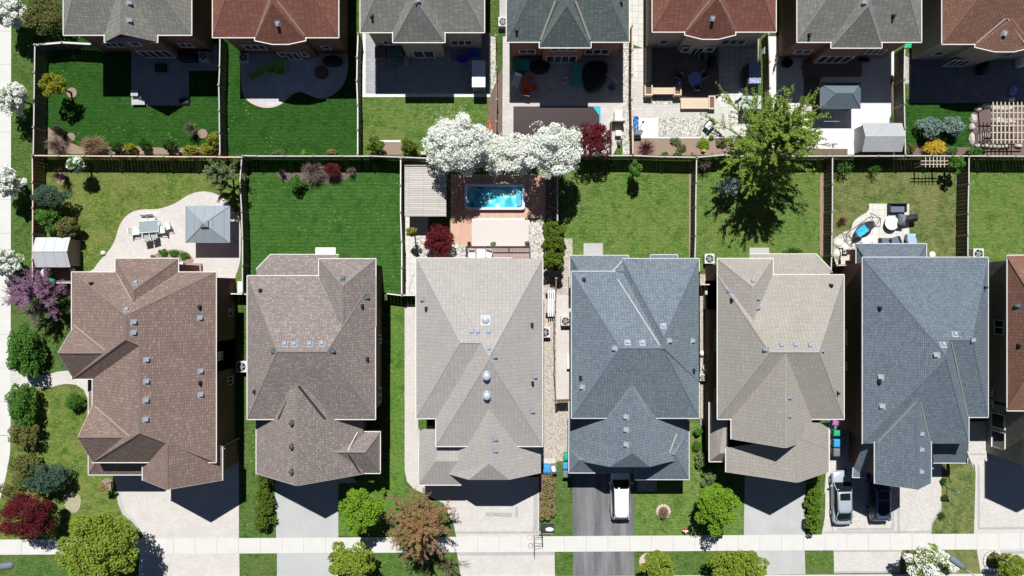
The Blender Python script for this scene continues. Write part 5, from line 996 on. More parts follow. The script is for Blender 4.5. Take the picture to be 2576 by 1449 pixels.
# ------------------------------------------------------------------ vehicles
def paint(name, col, rough=.25, metal=0.0, coat=.6):
    m, nt, b = new_mat(name); b.inputs['Base Color'].default_value = c4(col); b.inputs['Roughness'].default_value = rough; b.inputs['Metallic'].default_value = metal
    b.inputs['Coat Weight'].default_value = coat; b.inputs['Coat Roughness'].default_value = .08; return m
CARGL = paint('car_glass', (.012, .015, .018), .06, 0, .3); TYRE = M('tyre', (.02, .02, .02), .8); RIM = M('rim', (.35, .36, .38), .35, .05, 2, .8); TAIL = paint('tail_lamp', (.35, .01, .012)); HEADL = paint('head_lamp', (.7, .72, .75), .1)
def car(name, label, u, v, L_, Wd, Hh, col, kind, rz=0, cabin=(.30, -.36), roofw=.68, glassroof=None, hood=None):
    c = W(u, v, .8); e = thing(name, label, 'car', (0, 0, 0), 'cars parked on the driveways'); hl, hw = L_ / 2, Wd / 2
    hood = hood or (.98 if kind == 'suv' else .90); belt = hood + .06; sill = .24
    # plan outline and top height along the body, front is +y
    st = [(-1, .52, .50, .72), (-.985, .74, .40, .84), (-.94, .88, .30, .93), (-.86, .96, .26, .98), (-.68, 1.0, sill, 1.0), (-.4, 1.0, sill, 1.0), (0, 1.0, sill, .99), (.35, 1.0, sill, .97), (.62, .99, sill, .93), (.82, .94, .26, .85), (.93, .82, .32, .77), (.98, .64, .40, .70), (1, .40, .46, .62)]
    rings = []
    for f, wf, zb, zf in st:
        y = f * hl; w_ = wf * hw; zt = belt * zf
        rings.append([(-w_ * .86, y, zb), (-w_ * .99, y, zb + .16), (-w_, y, zb + (zt - zb) * .55), (-w_ * .965, y, zt - .10), (-w_ * .86, y, zt - .01), (-w_ * .45, y, zt + .035), (0, y, zt + .045), (w_ * .45, y, zt + .035), (w_ * .86, y, zt - .01), (w_ * .965, y, zt - .10), (w_, y, zb + (zt - zb) * .55), (w_ * .99, y, zb + .16), (w_ * .86, y, zb)])
    m = MB(); m.grid(rings); body = m.build('body', col, e, True)
    sm = body.modifiers.new('sub', 'SUBSURF'); sm.levels = sm.render_levels = 2
    f0, r0 = cabin; rl = (.93 if kind == 'suv' else .82)   # cabin base front, roof front; roof rear, rear base
    yb, yf, yr, yrb = f0 * L_ * .98, (f0 - .155) * L_, r0 * L_ + (.06 * L_ if kind == 'suv' else .12 * L_), (-.485 if kind == 'suv' else -.435) * L_
    if kind == 'suv': yr = -.40 * L_
    def ring(y, z, w0, w1, zb): return [(-w0, y, zb), (-w0 * .55 - w1 * .45, y, zb + (z - zb) * .5), (-w1, y, z - .05), (-w1 * .75, y, z), (0, y, z + .02), (w1 * .75, y, z), (w1, y, z - .05), (w0 * .55 + w1 * .45, y, zb + (z - zb) * .5), (w0, y, zb)]
    bw = hw * .93; rw = hw * roofw; zb = belt - .07
    g = MB(); g.grid([ring(yb, zb + .06, bw * .9, bw * .8, zb), ring((yb + yf) / 2, zb + (Hh - zb) * .62, bw * .98, rw * 1.08, zb), ring(yf, Hh - .03, bw, rw, zb), ring((yf + yr) / 2, Hh, bw, rw * 1.01, zb), ring(yr, Hh - .05, bw * .97, rw * .92, zb), ring((yr + yrb) / 2, zb + (Hh - zb) * (.70 if kind == 'suv' else .55), bw * .9, rw * .86, zb), ring(yrb, zb + .05, bw * .74, bw * .6, zb)]); g.build('windows', CARGL, e, True)
    r_ = MB(); rr = []
    for y, z, k in ((yf - .02, Hh - .022, .93), (yf - .25, Hh + .012, .99), ((yf + yr) / 2, Hh + .028, 1.0), (yr + .35, Hh - .005, .97), (yr + .05, Hh - .04, .90), (yr - .10, Hh - .10, .74)): rr.append([(-rw * k, y, z - .05), (-rw * .8 * k, y, z + .004), (0, y, z + .026), (rw * .8 * k, y, z + .004), (rw * k, y, z - .05)])
    r_.grid(rr, False, False); roof = r_.build('roof', col, e, True)
    sf = roof.modifiers.new('thick', 'SOLIDIFY'); sf.thickness = .03
    p_ = MB()
    for s_ in (-1, 1):
        p_.tube([(s_ * bw * .93, yb, zb + .08), (s_ * (bw * .5 + rw * .54), (yb + yf) / 2, zb + (Hh - zb) * .64), (s_ * rw, yf, Hh - .05)], .042, 5)
        p_.tube([(s_ * rw, yf, Hh - .045), (s_ * rw, yr, Hh - .06)], .035, 5); p_.tube([(s_ * rw * .96, yr, Hh - .07), (s_ * (bw * .48 + rw * .5), (yr + yrb) / 2, zb + (Hh - zb) * .6), (s_ * bw * .70, yrb, zb + .06)], .045, 5)
    p_.build('pillars', col, e, True)
    if glassroof:
        for (ya, yb2) in glassroof:
            q = MB(); ww = rw * .72; q.grid([[(-ww, yf - (yf - yr) * f, Hh + .085) for f in (ya,)] + [(ww, yf - (yf - yr) * ya, Hh + .085)], [(-ww, yf - (yf - yr) * yb2, Hh + .085), (ww, yf - (yf - yr) * yb2, Hh + .085)]], False, False); q.build('sunroof', CARGL, e)
    for s_ in (-1, 1):
        for y in (.31 * L_, -.29 * L_):
            wh = MB(); wh.cyl((s_ * (hw - .20), y, .34), (s_ * (hw + .015), y, .34), .34, .34, 20); w_o = wh.build('wheel', TYRE, e); ri = MB(); ri.cyl((s_ * (hw - .02), y, .34), (s_ * (hw + .03), y, .34), .22, .21, 14); ri.build('rim', RIM, w_o)
        mi = MB(); mi.ell((s_ * (hw + .09), yb - .30, belt + .02), (.13, .10, .085), 8, 6); mi.build('mirror', col, e, True)
        hd = MB(); hd.ell((s_ * hw * .70, hl * .90, belt * .70), (.16, .16, .07), 8, 6); hd.build('headlight', HEADL, e, True)
        tl = MB(); tl.ell((s_ * hw * .80, -hl * .925, belt * .80), (.12, .13, .09), 8, 6); tl.build('taillight', TAIL, e, True)
    if kind == 'suv':
        for s_ in (-1, 1): b2 = MB(); b2.tube([(s_ * rw * .93, yf - .15, Hh - .0), (s_ * rw * .93, yf - .3, Hh + .06), (s_ * rw * .93, yr + .2, Hh + .05), (s_ * rw * .93, yr + .05, Hh - .02)], .022, 5); b2.build('roof_rail', col if 'white' in label else RIM, e)
    return put(e, (c.x, c.y, .016), rz)
PW = paint('paint_white', (.82, .82, .82), .3); PS = paint('paint_silver', (.40, .46, .53), .3, .1); PN = paint('paint_navy', (.06, .09, .19), .25, .1)
car('parked_suv', 'white sport utility car on the black asphalt drive', 1561, 1243, 4.65, 1.84, 1.68, PW, 'suv', R(.5))
car('parked_sedan', 'silver sedan with dark sunroof beside the green hedge', 2119, 1252, 4.9, 1.86, 1.45, PS, 'sedan', R(1.5), glassroof=[(.08, .42)])
car('parked_suv', 'dark navy car half under the gable of the slate-roofed house', 2213, 1246, 4.7, 1.88, 1.62, PN, 'suv', R(1), glassroof=[(.06, .32), (.42, .9)])
# ------------------------------------------------------------------ small builders (local frame, origin on the ground)
def col(name, c, rough=.6, var=.06): return M(name, c, rough, var, 3)
BLUEP = col('blue_plastic', (.05, .30, .62)); GREENP = col('green_plastic', (.02, .38, .20)); GREYP = col('grey_plastic', (.16, .19, .22)); PURP = col('purple_plastic', (.22, .08, .45)); ORANGE = col('orange_plastic', (.75, .14, .05)); TEAL = col('teal_fabric', (.08, .38, .36)); LIMEF = col('lime_fabric', (.22, .50, .08)); CHARC = col('charcoal', (.035, .038, .045)); WICK = col('dark_wicker', (.03, .032, .04)); CUSH = col('slate_cushion', (.13, .16, .22)); WHP = col('white_plastic', (.82, .82, .82)); LAV = col('lavender_cover', (.70, .72, .86), .7, .02)
def bin_(label, u, v, mat, rz=0, lid=None, sx=.62, sy=.72, h=1.05, group='wheeled bins'):
    e = thing('wheeled_bin', label, 'bin', (0, 0, 0), group)
    m = MB(); m.grid([[(-sx * .42, -sy * .40, .06), (sx * .42, -sy * .40, .06), (sx * .42, sy * .40, .06), (-sx * .42, sy * .40, .06)], [(-sx / 2, -sy / 2, h - .08), (sx / 2, -sy / 2, h - .08), (sx / 2, sy / 2, h - .08), (-sx / 2, sy / 2, h - .08)]]); m.build('body', mat, e, bevel=.03)
    m = MB(); m.grid([[(-sx * .53, -sy * .54, h - .075), (sx * .53, -sy * .54, h - .075), (sx * .53, sy * .52, h - .075), (-sx * .53, sy * .52, h - .075)], [(-sx * .50, -sy * .50, h), (sx * .50, -sy * .50, h), (sx * .50, sy * .48, h), (-sx * .50, sy * .48, h)], [(-sx * .3, -sy * .28, h + .04), (sx * .3, -sy * .28, h + .04), (sx * .3, sy * .28, h + .04), (-sx * .3, sy * .28, h + .04)]]); m.build('lid', lid or mat, e, bevel=.015)
    m = MB(); m.tube([(-sx * .4, -sy * .52, h - .12), (-sx * .4, -sy * .64, h - .06), (sx * .4, -sy * .64, h - .06), (sx * .4, -sy * .52, h - .12)], .02); m.build('handle', mat, e)
    for s_ in (-1, 1): m = MB(); m.cyl((s_ * sx * .44, -sy * .42, .11), (s_ * sx * .53, -sy * .42, .11), .11, .11, 10); m.build('wheel', TYRE, e)
    p = W(u, v, h * .9); return put(e, (p.x, p.y, .02), rz)
bin_('blue wheeled bin with pale lid label beside the grey one, at the pale-roofed house corner', *D('d2', 315, 475), BLUEP); g_b = bin_('grey wheeled bin with broken toy on its lid', *D('d2', 375, 475), GREYP)
bin_('green wheeled bin at the wall of the blue-grey roofed house', *D('d2', 492, 366), GREENP, sx=.5, sy=.6); bin_('blue wheeled bin between green and grey ones by the blue-grey roofed house', *D('d2', 497, 450), BLUEP, R(90)); bin_('grey wheeled bin nearest the asphalt drive', *D('d2', 496, 524), GREYP, R(90))
bin_('green wheeled bin in the row beside the dark brick wall', *D('d3', 622, 155), GREENP, R(90), sx=.5, sy=.6); bin_('blue wheeled bin in the row beside the dark brick wall', *D('d3', 624, 245), BLUEP, R(90), sx=.7, sy=.62); bin_('grey wheeled bin in the row beside the dark brick wall', *D('d3', 622, 328), GREYP, R(90), sx=.7, sy=.62); bin_('purple bin with pink lid at the top of the row', *D('d3', 607, 62), PURP, R(80), col('pink_lid', (.40, .14, .36)), .45, .5)
p = g_b.location; e = thing('toy_vehicle', 'broken white toy lying on the grey bin', 'toy', (p.x, p.y, 1.07)); m = MB(); m.box((p.x, p.y, 1.14), (.30, .48, .1), R(20)); m.box((p.x + .05, p.y + .12, 1.2), (.2, .14, .06), R(20)); m.build('body', WHP, e); m = MB(); [m.cyl((p.x + a, p.y + b, 1.11), (p.x + a + .05, p.y + b, 1.11), .06, .06, 8) for a, b in ((-.2, .1), (.14, -.1))]; m.build('wheel_pair', BLACK, e)
bin_('pale blue storage bin, upper of two right of the grill', *D('b3', 1297, 800), col('pale_blue_plastic', (.35, .48, .60)), 0, None, .75, .7, .8, None); bin_('pale blue storage bin, lower of two right of the grill', *D('b3', 1305, 840), MATS['pale_blue_plastic'], 0, None, .75, .6, .8, None)
def chair(name, label, mat, fr, cushion=None, w_=.56, d_=.56, arms=True, group=None, back=.5, seat=.42, bt=.1):
    e = thing(name, label, 'chair', (0, 0, 0), group)
    m = MB(); m.box((0, 0, seat), (w_, d_, .05)); m.build('seat', cushion or mat, e)
    m = MB(); m.grid([[(-w_ / 2, -d_ / 2, seat), (w_ / 2, -d_ / 2, seat), (w_ / 2, -d_ / 2 + .03, seat), (-w_ / 2, -d_ / 2 + .03, seat)], [(-w_ / 2, -d_ / 2 - bt - .08, seat + back), (w_ / 2, -d_ / 2 - bt - .08, seat + back), (w_ / 2, -d_ / 2 - bt - .04, seat + back), (-w_ / 2, -d_ / 2 - bt - .04, seat + back)]]); m.build('backrest', mat, e)
    for sx in (-1, 1):
        for sy in (-1, 1): m = MB(); m.cyl((sx * w_ * .47, sy * d_ * .46, 0), (sx * w_ * .47, sy * d_ * .46, seat), .022, .022, 6); m.build('leg', fr, e)
        if arms: m = MB(); m.tube([(sx * w_ * .54, d_ * .42, seat), (sx * w_ * .54, d_ * .42, seat + .22), (sx * w_ * .54, -d_ * .55, seat + .24)], .022, 6); m.build('armrest', fr, e)
    return e
def table(name, label, mat, leg, shape, h=.73, cat='table'):
    e = thing(name, label, cat, (0, 0, 0)); m = MB()
    if isinstance(shape, tuple): m.box((0, 0, h), (*shape, .04)); L4 = [(sx * shape[0] * .44, sy * shape[1] * .44) for sx in (-1, 1) for sy in (-1, 1)]
    else: m.cyl((0, 0, h - .02), (0, 0, h + .02), shape, shape, 24); L4 = [(sx * shape * .6, sy * shape * .6) for sx in (-1, 1) for sy in (-1, 1)]
    m.build('tabletop', mat, e)
    for x, y in L4: m = MB(); m.cyl((x, y, 0), (x, y, h), .025, .025, 6); m.build('leg', leg, e)
    return e
def at(t, x, y, z=.4): p = T(t, x, y, z); return (p.x, p.y, .022)
# dining set on the pink patio
ALU = col('pale_aluminium', (.66, .72, .70), .35); SLING = col('white_sling', (.86, .88, .87)); SLINGG = col('grey_sling', (.33, .36, .34)); GT = paint('table_glass', (.30, .36, .38), .08)
t_ = table('glass_table', 'rectangular glass patio table with pale metal rim among seven chairs', GT, ALU, (1.75, 1.05)); m = MB()
for a, b, c_, d_ in ((0, .52, 1.8, .05), (0, -.52, 1.8, .05), (.88, 0, .05, 1.05), (-.88, 0, .05, 1.05)): m.box((a, b, .745), (c_, d_, .05))
m.build('rim', ALU, t_); put(t_, at('b0', 1348, 700, .7), R(4))
ch = chair('patio_chair', 'white sling patio chair, left of two above the glass table', SLING, ALU, None, group='patio chairs around the glass table', w_=.6, d_=.62, back=.6); put(ch, at('b0', 1312, 640), R(178))
for (x, y, a, l, k) in ((1374, 636, 183, 'white sling patio chair, right of two above the glass table', 0), (1232, 742, 275, 'white sling patio chair at the left end of the glass table', 0), (1465, 728, 92, 'white sling patio chair at the right end of the glass table', 0), (1510, 700, 110, 'empty-looking patio chair farthest right of the glass table', 0)): copytree(ch, at('b0', x, y), R(a), l, scale=(1, 1, 1))
ch2 = chair('patio_chair', 'grey sling patio chair, left of two below the glass table', SLINGG, ALU, None, group='patio chairs around the glass table', w_=.6, d_=.62, back=.6); put(ch2, at('b0', 1335, 795), R(12)); copytree(ch2, at('b0', 1398, 780), R(18), 'grey sling patio chair, right of two below the glass table')
# gazebos
def gazebo(label, nw, se, ze, zp, roofm, postm, top=True, ridge=0):
    A, B_ = T(*nw, ze), T(*se, ze); c = (A + B_) / 2; hx, hy = abs(B_.x - A.x) / 2, abs(A.y - B_.y) / 2; e = thing('gazebo', label, 'gazebo', (c.x, c.y, 0)); m = MB()
    k = .16 if top else 0; rx, ry = (hx * k, hy * k) if top else (ridge, 0.01)
    Q = [(-1, 1), (1, 1), (1, -1), (-1, -1)]
    m.grid([[(c.x + a * hx, c.y + b * hy, ze) for a, b in Q], [(c.x + a * rx, c.y + b * ry, zp) for a, b in Q]], True, False); m.build('roof', roofm, e)
    for a, b in Q: r = MB(); r.cyl((c.x + a * hx, c.y + b * hy, ze + .02), (c.x + a * rx, c.y + b * ry, zp + .02), .035, .035, 5); r.build('ridge_trim', postm, e)
    if top:
        m = MB(); kx, ky = hx * .18, hy * .20
        m.grid([[(c.x + a * kx, c.y + b * ky, zp + .18) for a, b in Q], [(c.x + a * .02, c.y + b * .02, zp + .42) for a, b in Q]], True, False); m.build('cupola', roofm, e)
    for a, b in Q: r = MB(); r.box((c.x + a * (hx - .3), c.y + b * (hy - .3), ze / 2), (.14, .14, ze)); r.build('post', postm, e)
    r = MB()
    for a, b, sx, sy in ((0, 1, 2, 0), (0, -1, 2, 0), (1, 0, 0, 2), (-1, 0, 0, 2)): r.box((c.x + a * (hx - .02), c.y + b * (hy - .02), ze - .05), (sx * hx if sx else .06, sy * hy if sy else .06, .1))
    r.build('eave_beam', postm, e); return e
def ribbed(name, col_, step=.3, alongx=True, depth=.5):
    m, nt, b = new_mat(name); p = pos(nt); s_ = N(nt, 'ShaderNodeSeparateXYZ'); L(nt, p, s_.inputs[0]); mu = N(nt, 'ShaderNodeMath', operation='MULTIPLY'); L(nt, s_.outputs[0 if alongx else 1], mu.inputs[0]); mu.inputs[1].default_value = 1 / step
    fr = N(nt, 'ShaderNodeMath', operation='FRACT'); L(nt, mu.outputs[0], fr.inputs[0])
    c = mix(nt, ramp(nt, fr.outputs[0], [(.0, (.7, .7, .7)), (.06, (0, 0, 0)), (.94, (0, 0, 0)), (1, (.7, .7, .7))]), c4(col_), c4(col_, .55)); L(nt, c, b.inputs['Base Color']); b.inputs['Roughness'].default_value = .45; return m
gazebo('blue-grey square metal gazebo on the pink patio', ('b0', 1680, 512), ('b0', 2082, 845), 2.3, 3.1, ribbed('gazebo_metal', (.30, .35, .39), .85, True), col('gazebo_trim', (.34, .38, .41)))
gazebo('dark ribbed hardtop gazebo in the house shadow of the white patio', ('a3', 472, 748), ('a3', 838, 983), 2.4, 3.3, ribbed('gazebo_dark', (.14, .18, .22), .30, False), col('gazebo_dark_trim', (.20, .24, .28)), False, .75)
# sheds
def shed(label, nw, se, ze, zr, roofm, wallm, skyl=False, notch=True):
    A, B_ = T(*nw, ze), T(*se, ze); c = (A + B_) / 2; hx, hy = abs(B_.x - A.x) / 2, abs(A.y - B_.y) / 2; e = thing('garden_shed', label, 'shed', (c.x, c.y, 0)); m = MB()
    m.ng([(c.x - hx, c.y + hy, ze), (c.x + hx, c.y + hy, ze), (c.x + hx, c.y, zr), (c.x - hx, c.y, zr)]); m.ng([(c.x - hx, c.y, zr), (c.x + hx, c.y, zr), (c.x + hx, c.y - hy, ze), (c.x - hx, c.y - hy, ze)]); r = m.build('roof', roofm, e); sf = r.modifiers.new('thick', 'SOLIDIFY'); sf.thickness = .06
    m = MB(); q = hx - .12; w_ = hy - .12
    m.grid([[(c.x - q, c.y - w_, 0), (c.x - q, c.y + w_, 0), (c.x - q, c.y + w_, ze - .02), (c.x - q, c.y, zr - .1), (c.x - q, c.y - w_, ze - .02)], [(c.x + q, c.y - w_, 0), (c.x + q, c.y + w_, 0), (c.x + q, c.y + w_, ze - .02), (c.x + q, c.y, zr - .1), (c.x + q, c.y - w_, ze - .02)]]); m.build('wall', wallm, e)
    m = MB(); m.cyl((c.x - hx, c.y, zr + .02), (c.x + hx, c.y, zr + .02), .05, .05, 6); m.build('ridge_cap', wallm, e)
    if notch: m = MB(); k = (zr - ze) * .02; m.ng([(c.x - hx * .42, c.y + hy + .02, ze + .03), (c.x + hx * .42, c.y + hy + .02, ze + .03), (c.x, c.y + hy * .22, zr - (zr - ze) * .2 + .05)]); d = m.build('gable_panel', col('shed_panel', (.33, .34, .35)), e)
    if skyl:
        for i in range(6):
            for s_ in (1, -1): x = c.x - hx * .86 + i * hx * .31 + (.06 if i > 1 else 0) + (.06 if i > 3 else 0); y0, y1 = c.y + s_ * hy * .06, c.y + s_ * hy * .24; z0, z1 = zr - (zr - ze) * .06 + .035, zr - (zr - ze) * .24 + .035; m = MB(); m.ng([(x, y0, z0), (x + hx * .24, y0, z0), (x + hx * .24, y1, z1), (x, y1, z1)]); m.build('skylight', WHP, e)
    return e
shed('silver resin shed with two rows of small skylights by the pavement fence', ('b0', 325, 800), ('b0', 640, 1065), 2.1, 2.75, ribbed('shed_silver', (.55, .57, .60), .9), col('shed_wall', (.22, .18, .16)), True)
shed('light grey resin shed in the corner of the white slab patio', ('a3', 850, 1118), ('a3', 1212, 1372), 2.1, 2.8, bricks('shed_shingle', (.42, .44, .46), (.48, .50, .52), (.36, .38, .40), .3, .12, .01), col('shed_wall_grey', (.46, .46, .47)))
# slatted cabana beside the swim spa
A, B_ = T('b1', 1345, 160, 2.8), T('b1', 1722, 606, 2.8); c = (A + B_) / 2; e = thing('cabana', 'flat-roofed wooden cabana with grey slats left of the blue pool', 'cabana', (c.x, c.y, 0)); m = MB(); m.box((c.x, c.y, 2.74), (B_.x - A.x, A.y - B_.y, .12)); m.build('roof', DECK_GREY, e)
for a in (-1, 1):
    for b in (-1, 1): m = MB(); m.box((c.x + a * ((B_.x - A.x) / 2 - .2), c.y + b * ((A.y - B_.y) / 2 - .2), 1.34), (.14, .14, 2.68)); m.build('post', POST, e)
m = MB(); m.box((c.x, A.y + .12, 2.78), (B_.x - A.x, .12, .2)); m.build('header_beam', POST, e); m = MB(); m.box((c.x, A.y - .25, 1.3), (B_.x - A.x - .5, .05, 2.5)); m.build('back_wall', DECK_GREY, e)
# swim spa
A, B_ = T('b1', 1888, 312, .5), T('b2', 116, 546, .5); c = (A + B_) / 2; hx, hy = (B_.x - A.x) / 2, (A.y - B_.y) / 2; e = thing('swim_spa', 'blue swim spa pool with white rim set in the orange deck', 'pool', (c.x, c.y, 0)); SHELL = col('spa_shell', (.62, .72, .84), .3)
def spa(name, mat, x, y, rx, ry, z, r=.25, n=5):
    P = []
    for sx, sy, a0 in ((1, 1, 0), (-1, 1, 90), (-1, -1, 180), (1, -1, 270)):
        for i in range(n + 1): a = R(a0 + 90 * i / n); P.append((x + sx * (rx - r) + r * math.cos(a), y + sy * (ry - r) + r * math.sin(a), z))
    return P
m = MB(); o1, o2, i1, i2 = spa('', 0, c.x, c.y, hx, hy, 0.0), spa('', 0, c.x, c.y, hx, hy, .5), spa('', 0, c.x, c.y, hx - .22, hy - .2, .5), spa('', 0, c.x, c.y, hx - .3, hy - .28, -.0); m.grid([o1, o2, i1, i2], True, False); m.build('rim', SHELL, e)
wm, nt, b = new_mat('pool_floor'); p = pos(nt); n1 = noise(nt, p, 1.1, 3, .5); L(nt, ramp(nt, n1, [(.34, (.04, .40, .52)), (.50, (.14, .66, .74)), (.66, (.70, .92, .92))]), b.inputs['Base Color']); b.inputs['Roughness'].default_value = .6
m = MB(); m.ng(spa('', 0, c.x, c.y, hx - .3, hy - .28, .06)); m.build('floor', wm, e)
SEAT = col('spa_seat', (.12, .45, .58), .4, .25)
for x, y, rx, ry, nm in ((-hx * .84, hy * .52, .36, .38, 'seat'), (-hx * .84, -hy * .52, .36, .38, 'seat'), (-hx * .58, hy * .66, .40, .26, 'seat'), (-hx * .60, -hy * .66, .50, .26, 'seat'), (-hx * .36, 0, .05, hy * .80, 'divider'), (hx * .80, 0, .22, hy * .7, 'step'), (hx * .0, hy * .74, hx * .55, .14, 'step')): m = MB(); P0 = spa('', 0, c.x + x, c.y + y, rx, ry, .08, min(rx, ry) * .8); P1 = spa('', 0, c.x + x, c.y + y, rx, ry, .27, min(rx, ry) * .8); m.grid([P0, P1]); m.build(nm, SEAT, e)
gm, nt, b = new_mat('clear_water'); tr = N(nt, 'ShaderNodeBsdfTransparent'); tr.inputs[0].default_value = (.88, .98, 1.0, 1); gl = N(nt, 'ShaderNodeBsdfGlossy'); gl.inputs['Roughness'].default_value = .03; ms = N(nt, 'ShaderNodeMixShader'); ms.inputs[0].default_value = .05
L(nt, tr.outputs[0], ms.inputs[1]); L(nt, gl.outputs[0], ms.inputs[2]); L(nt, ms.outputs[0], nt.nodes['Material Output'].inputs[0]); wv = N(nt, 'ShaderNodeBump', i_Strength=.25); L(nt, noise(nt, pos(nt), 4, 3), wv.inputs['Height']); L(nt, wv.outputs[0], gl.inputs['Normal'])
m = MB(); m.ng(spa('', 0, c.x, c.y, hx - .25, hy - .23, .40)); m.build('water', gm, e)
# raised back deck with railing behind the pale house
A, B_ = T('b1', 1905, 882, 1.0), T('b2', 160, 1010, .5); zd = .45; c = (A + B_) / 2; e = thing('raised_deck', 'reddish plank deck with dark railing behind the pale grey-beige roof', 'deck', (c.x, c.y, 0)); m = MB(); m.box((c.x, c.y, zd / 2), (B_.x - A.x, A.y - B_.y, zd)); m.build('platform', DECK_RED, e); DK = col('dark_rail', (.06, .045, .05)); zt = 1.4
A2, B2 = T('b1', 1907, 884, zt), T('b2', 160, 1010, zt); n = 3; yt = A.y
for i in range(n + 1): x = A.x + (B_.x - A.x) * i / n; m = MB(); m.box((x, yt, (zd + zt) / 2), (.1, .1, zt - zd)); m.build('railing_post', DK, e)
for i in range(n):
    x0, x1 = A.x + (B_.x - A.x) * i / n, A.x + (B_.x - A.x) * (i + 1) / n; m = MB(); m.box(((x0 + x1) / 2, yt, zt), (x1 - x0 - .1, .09, .05)); m.box(((x0 + x1) / 2, yt, zd + .12), (x1 - x0 - .1, .05, .05)); [m.box((x0 + (x1 - x0) * k / 12, yt, (zd + zt) / 2), (.03, .03, zt - zd - .1)) for k in range(1, 12)]; m.build('railing', DK, e)
for x in (A.x, B_.x): m = MB(); m.box((x, (yt + B_.y) / 2, zt), (.09, yt - B_.y - .1, .05)); [m.box((x, yt - .18 * k, (zd + zt) / 2), (.03, .03, zt - zd)) for k in range(1, 7)]; m.build('railing', DK, e)
q = table('small_table', 'square white table on the reddish plank deck', WHP, WHP, (.75, .75)); p = T('b1', 2036, 940, 1.1); put(q, (p.x, p.y, zd)); q = chair('white_chair', 'white chair left of the square table on the reddish deck', WHP, WHP, group='chairs on the reddish deck'); p = T('b1', 1955, 950, .9); put(q, (p.x, p.y, zd), R(180)); p = T('b1', 2106, 950, .9); copytree(q, (p.x, p.y, zd), R(165), 'white chair right of the square table on the reddish deck')
# air conditioners
def ac(label, t, x, y, s_=.85, h=.85, m1=None):
    p = T(t, x, y, h); e = thing('air_conditioner', label, 'air conditioner', (p.x, p.y, 0), 'air conditioners beside the houses'); m = MB(); m.box((p.x, p.y, h / 2), (s_, s_, h)); m.build('casing', m1 or col('ac_casing', (.55, .56, .54)), e, bevel=.04)
    m = MB(); m.cyl((p.x, p.y, h + .005), (p.x, p.y, h + .03), s_ * .40, s_ * .40, 20); f = m.build('fan_opening', BLACK, e); m = MB(); m.cyl((p.x, p.y, h + .03), (p.x, p.y, h + .06), s_ * .09, s_ * .09, 10)
    for i in range(5): a = i * 1.2566; m.box((p.x + math.cos(a) * s_ * .22, p.y + math.sin(a) * s_ * .22, h + .045), (s_ * .30, .10, .01), a + .4)
    m.build('fan', col('ac_fan', (.30, .31, .31)), f); return e
WH_AC = col('ac_white', (.66, .66, .65))
ac('white air conditioner with round fan left of the warm beige roof', 'b2', 1790, 990, .9, .8, WH_AC); ac('grey air conditioner on the paving right of the brown gravel fence', 'c2', 485, 348); ac('white air conditioner on the gravel against the pale house', 'c2', 300, 450, .95, .8, WH_AC); ac('white air conditioner in the dark gap beside the corner house', 'c0', 2185, 762, 1.0, .9, WH_AC)
ac('air conditioner in shade left of the green lounge chairs', 'a0', 2205, 520, .8, .8); ac('white air conditioner in the side passage of the buff brick house', 'a1', 2236, 195, .85, .8, WH_AC); ac('air conditioner by the steps of the grey gabled house', 'a0', 1840, 505, .8, .85); ac('air conditioner on the lawn right of the hammock yard', 'b3', 1908, 945, .95, .75, WH_AC)
ac('white round-cornered heat pump at the blue-grey roof east side', 'c2', 1725, 860, .6, .8, WH_AC)
# hammock patio
e = thing('hammock', 'dark hammock on a curved steel stand with bright blue blanket', 'hammock', (0, 0, 0)); P0, P1 = T('b3', 962, 660, .9), T('b3', 790, 785, .9); d = (P1 - P0); u_ = d.normalized(); s_ = Vector((-u_.y, u_.x, 0)); rr = []
for i in range(9): f = i / 8; q = P0.lerp(P1, f); wd = .12 + .42 * math.sin(math.pi * f) ** .6; z = 1.0 - .42 * math.sin(math.pi * f); rr.append([q + s_ * wd * k + Vector((0, 0, z - .9 - .12 * (1 - k * k))) for k in (-1, -.5, 0, .5, 1)])
m = MB(); m.grid(rr, False, False); hm = m.build('sling', col('hammock_cloth', (.05, .055, .07)), e, True); hm.modifiers.new('t', 'SOLIDIFY').thickness = .03
m = MB(); E0, E1 = P0 - u_ * .55, P1 + u_ * .5; 
for k in (-1, 1): m.tube([E0 + Vector((0, 0, .3)), E0 + s_ * k * .5 + u_ * .3 - Vector((0, 0, .85)), E1 + s_ * k * .5 - u_ * .3 - Vector((0, 0, .85)), E1 + Vector((0, 0, .3))], .03, 6)
for Q in (E0, E1): m.tube([Q - s_ * .75 - Vector((0, 0, .86)), Q + Vector((0, 0, .3)), Q + s_ * .75 - Vector((0, 0, .86))], .03, 6)
m.tube([E0 + Vector((0, 0, .3)), P0 + Vector((0, 0, .1))], .015, 5); m.tube([E1 + Vector((0, 0, .3)), P1 + Vector((0, 0, .1))], .015, 5); m.build('stand', col('stand_steel', (.10, .08, .07)), e)
e2 = thing('blanket', 'crumpled bright blue blanket lying in the hammock', 'blanket', (P1.x, P1.y, .7)); c = P0.lerp(P1, .62); rr = []
for i in range(9): rr.append([c + u_ * (i - 4) * .13 + s_ * (j - 3) * .12 + Vector((0, 0, -.20 + .10 * random.random() + .05 * abs(j - 3) / 3)) for j in range(7)])
m = MB(); m.grid(rr, False, False); m.build('cloth', col('blue_blanket', (.03, .42, .75), .6, .3), e2, True)
p = T('b3', 1122, 668, .6); e = thing('fire_table', 'round white-topped fire table on the hammock patio', 'table', (p.x, p.y, 0)); m = MB(); m.cyl((p.x, p.y, 0), (p.x, p.y, .56), .50, .58, 24); m.build('base', CHARC, e); m = MB(); m.cyl((p.x, p.y, .56), (p.x, p.y, .62), .62, .62, 28); m.build('tabletop', M('marble', (.80, .79, .80), .4, .12, 2), e)
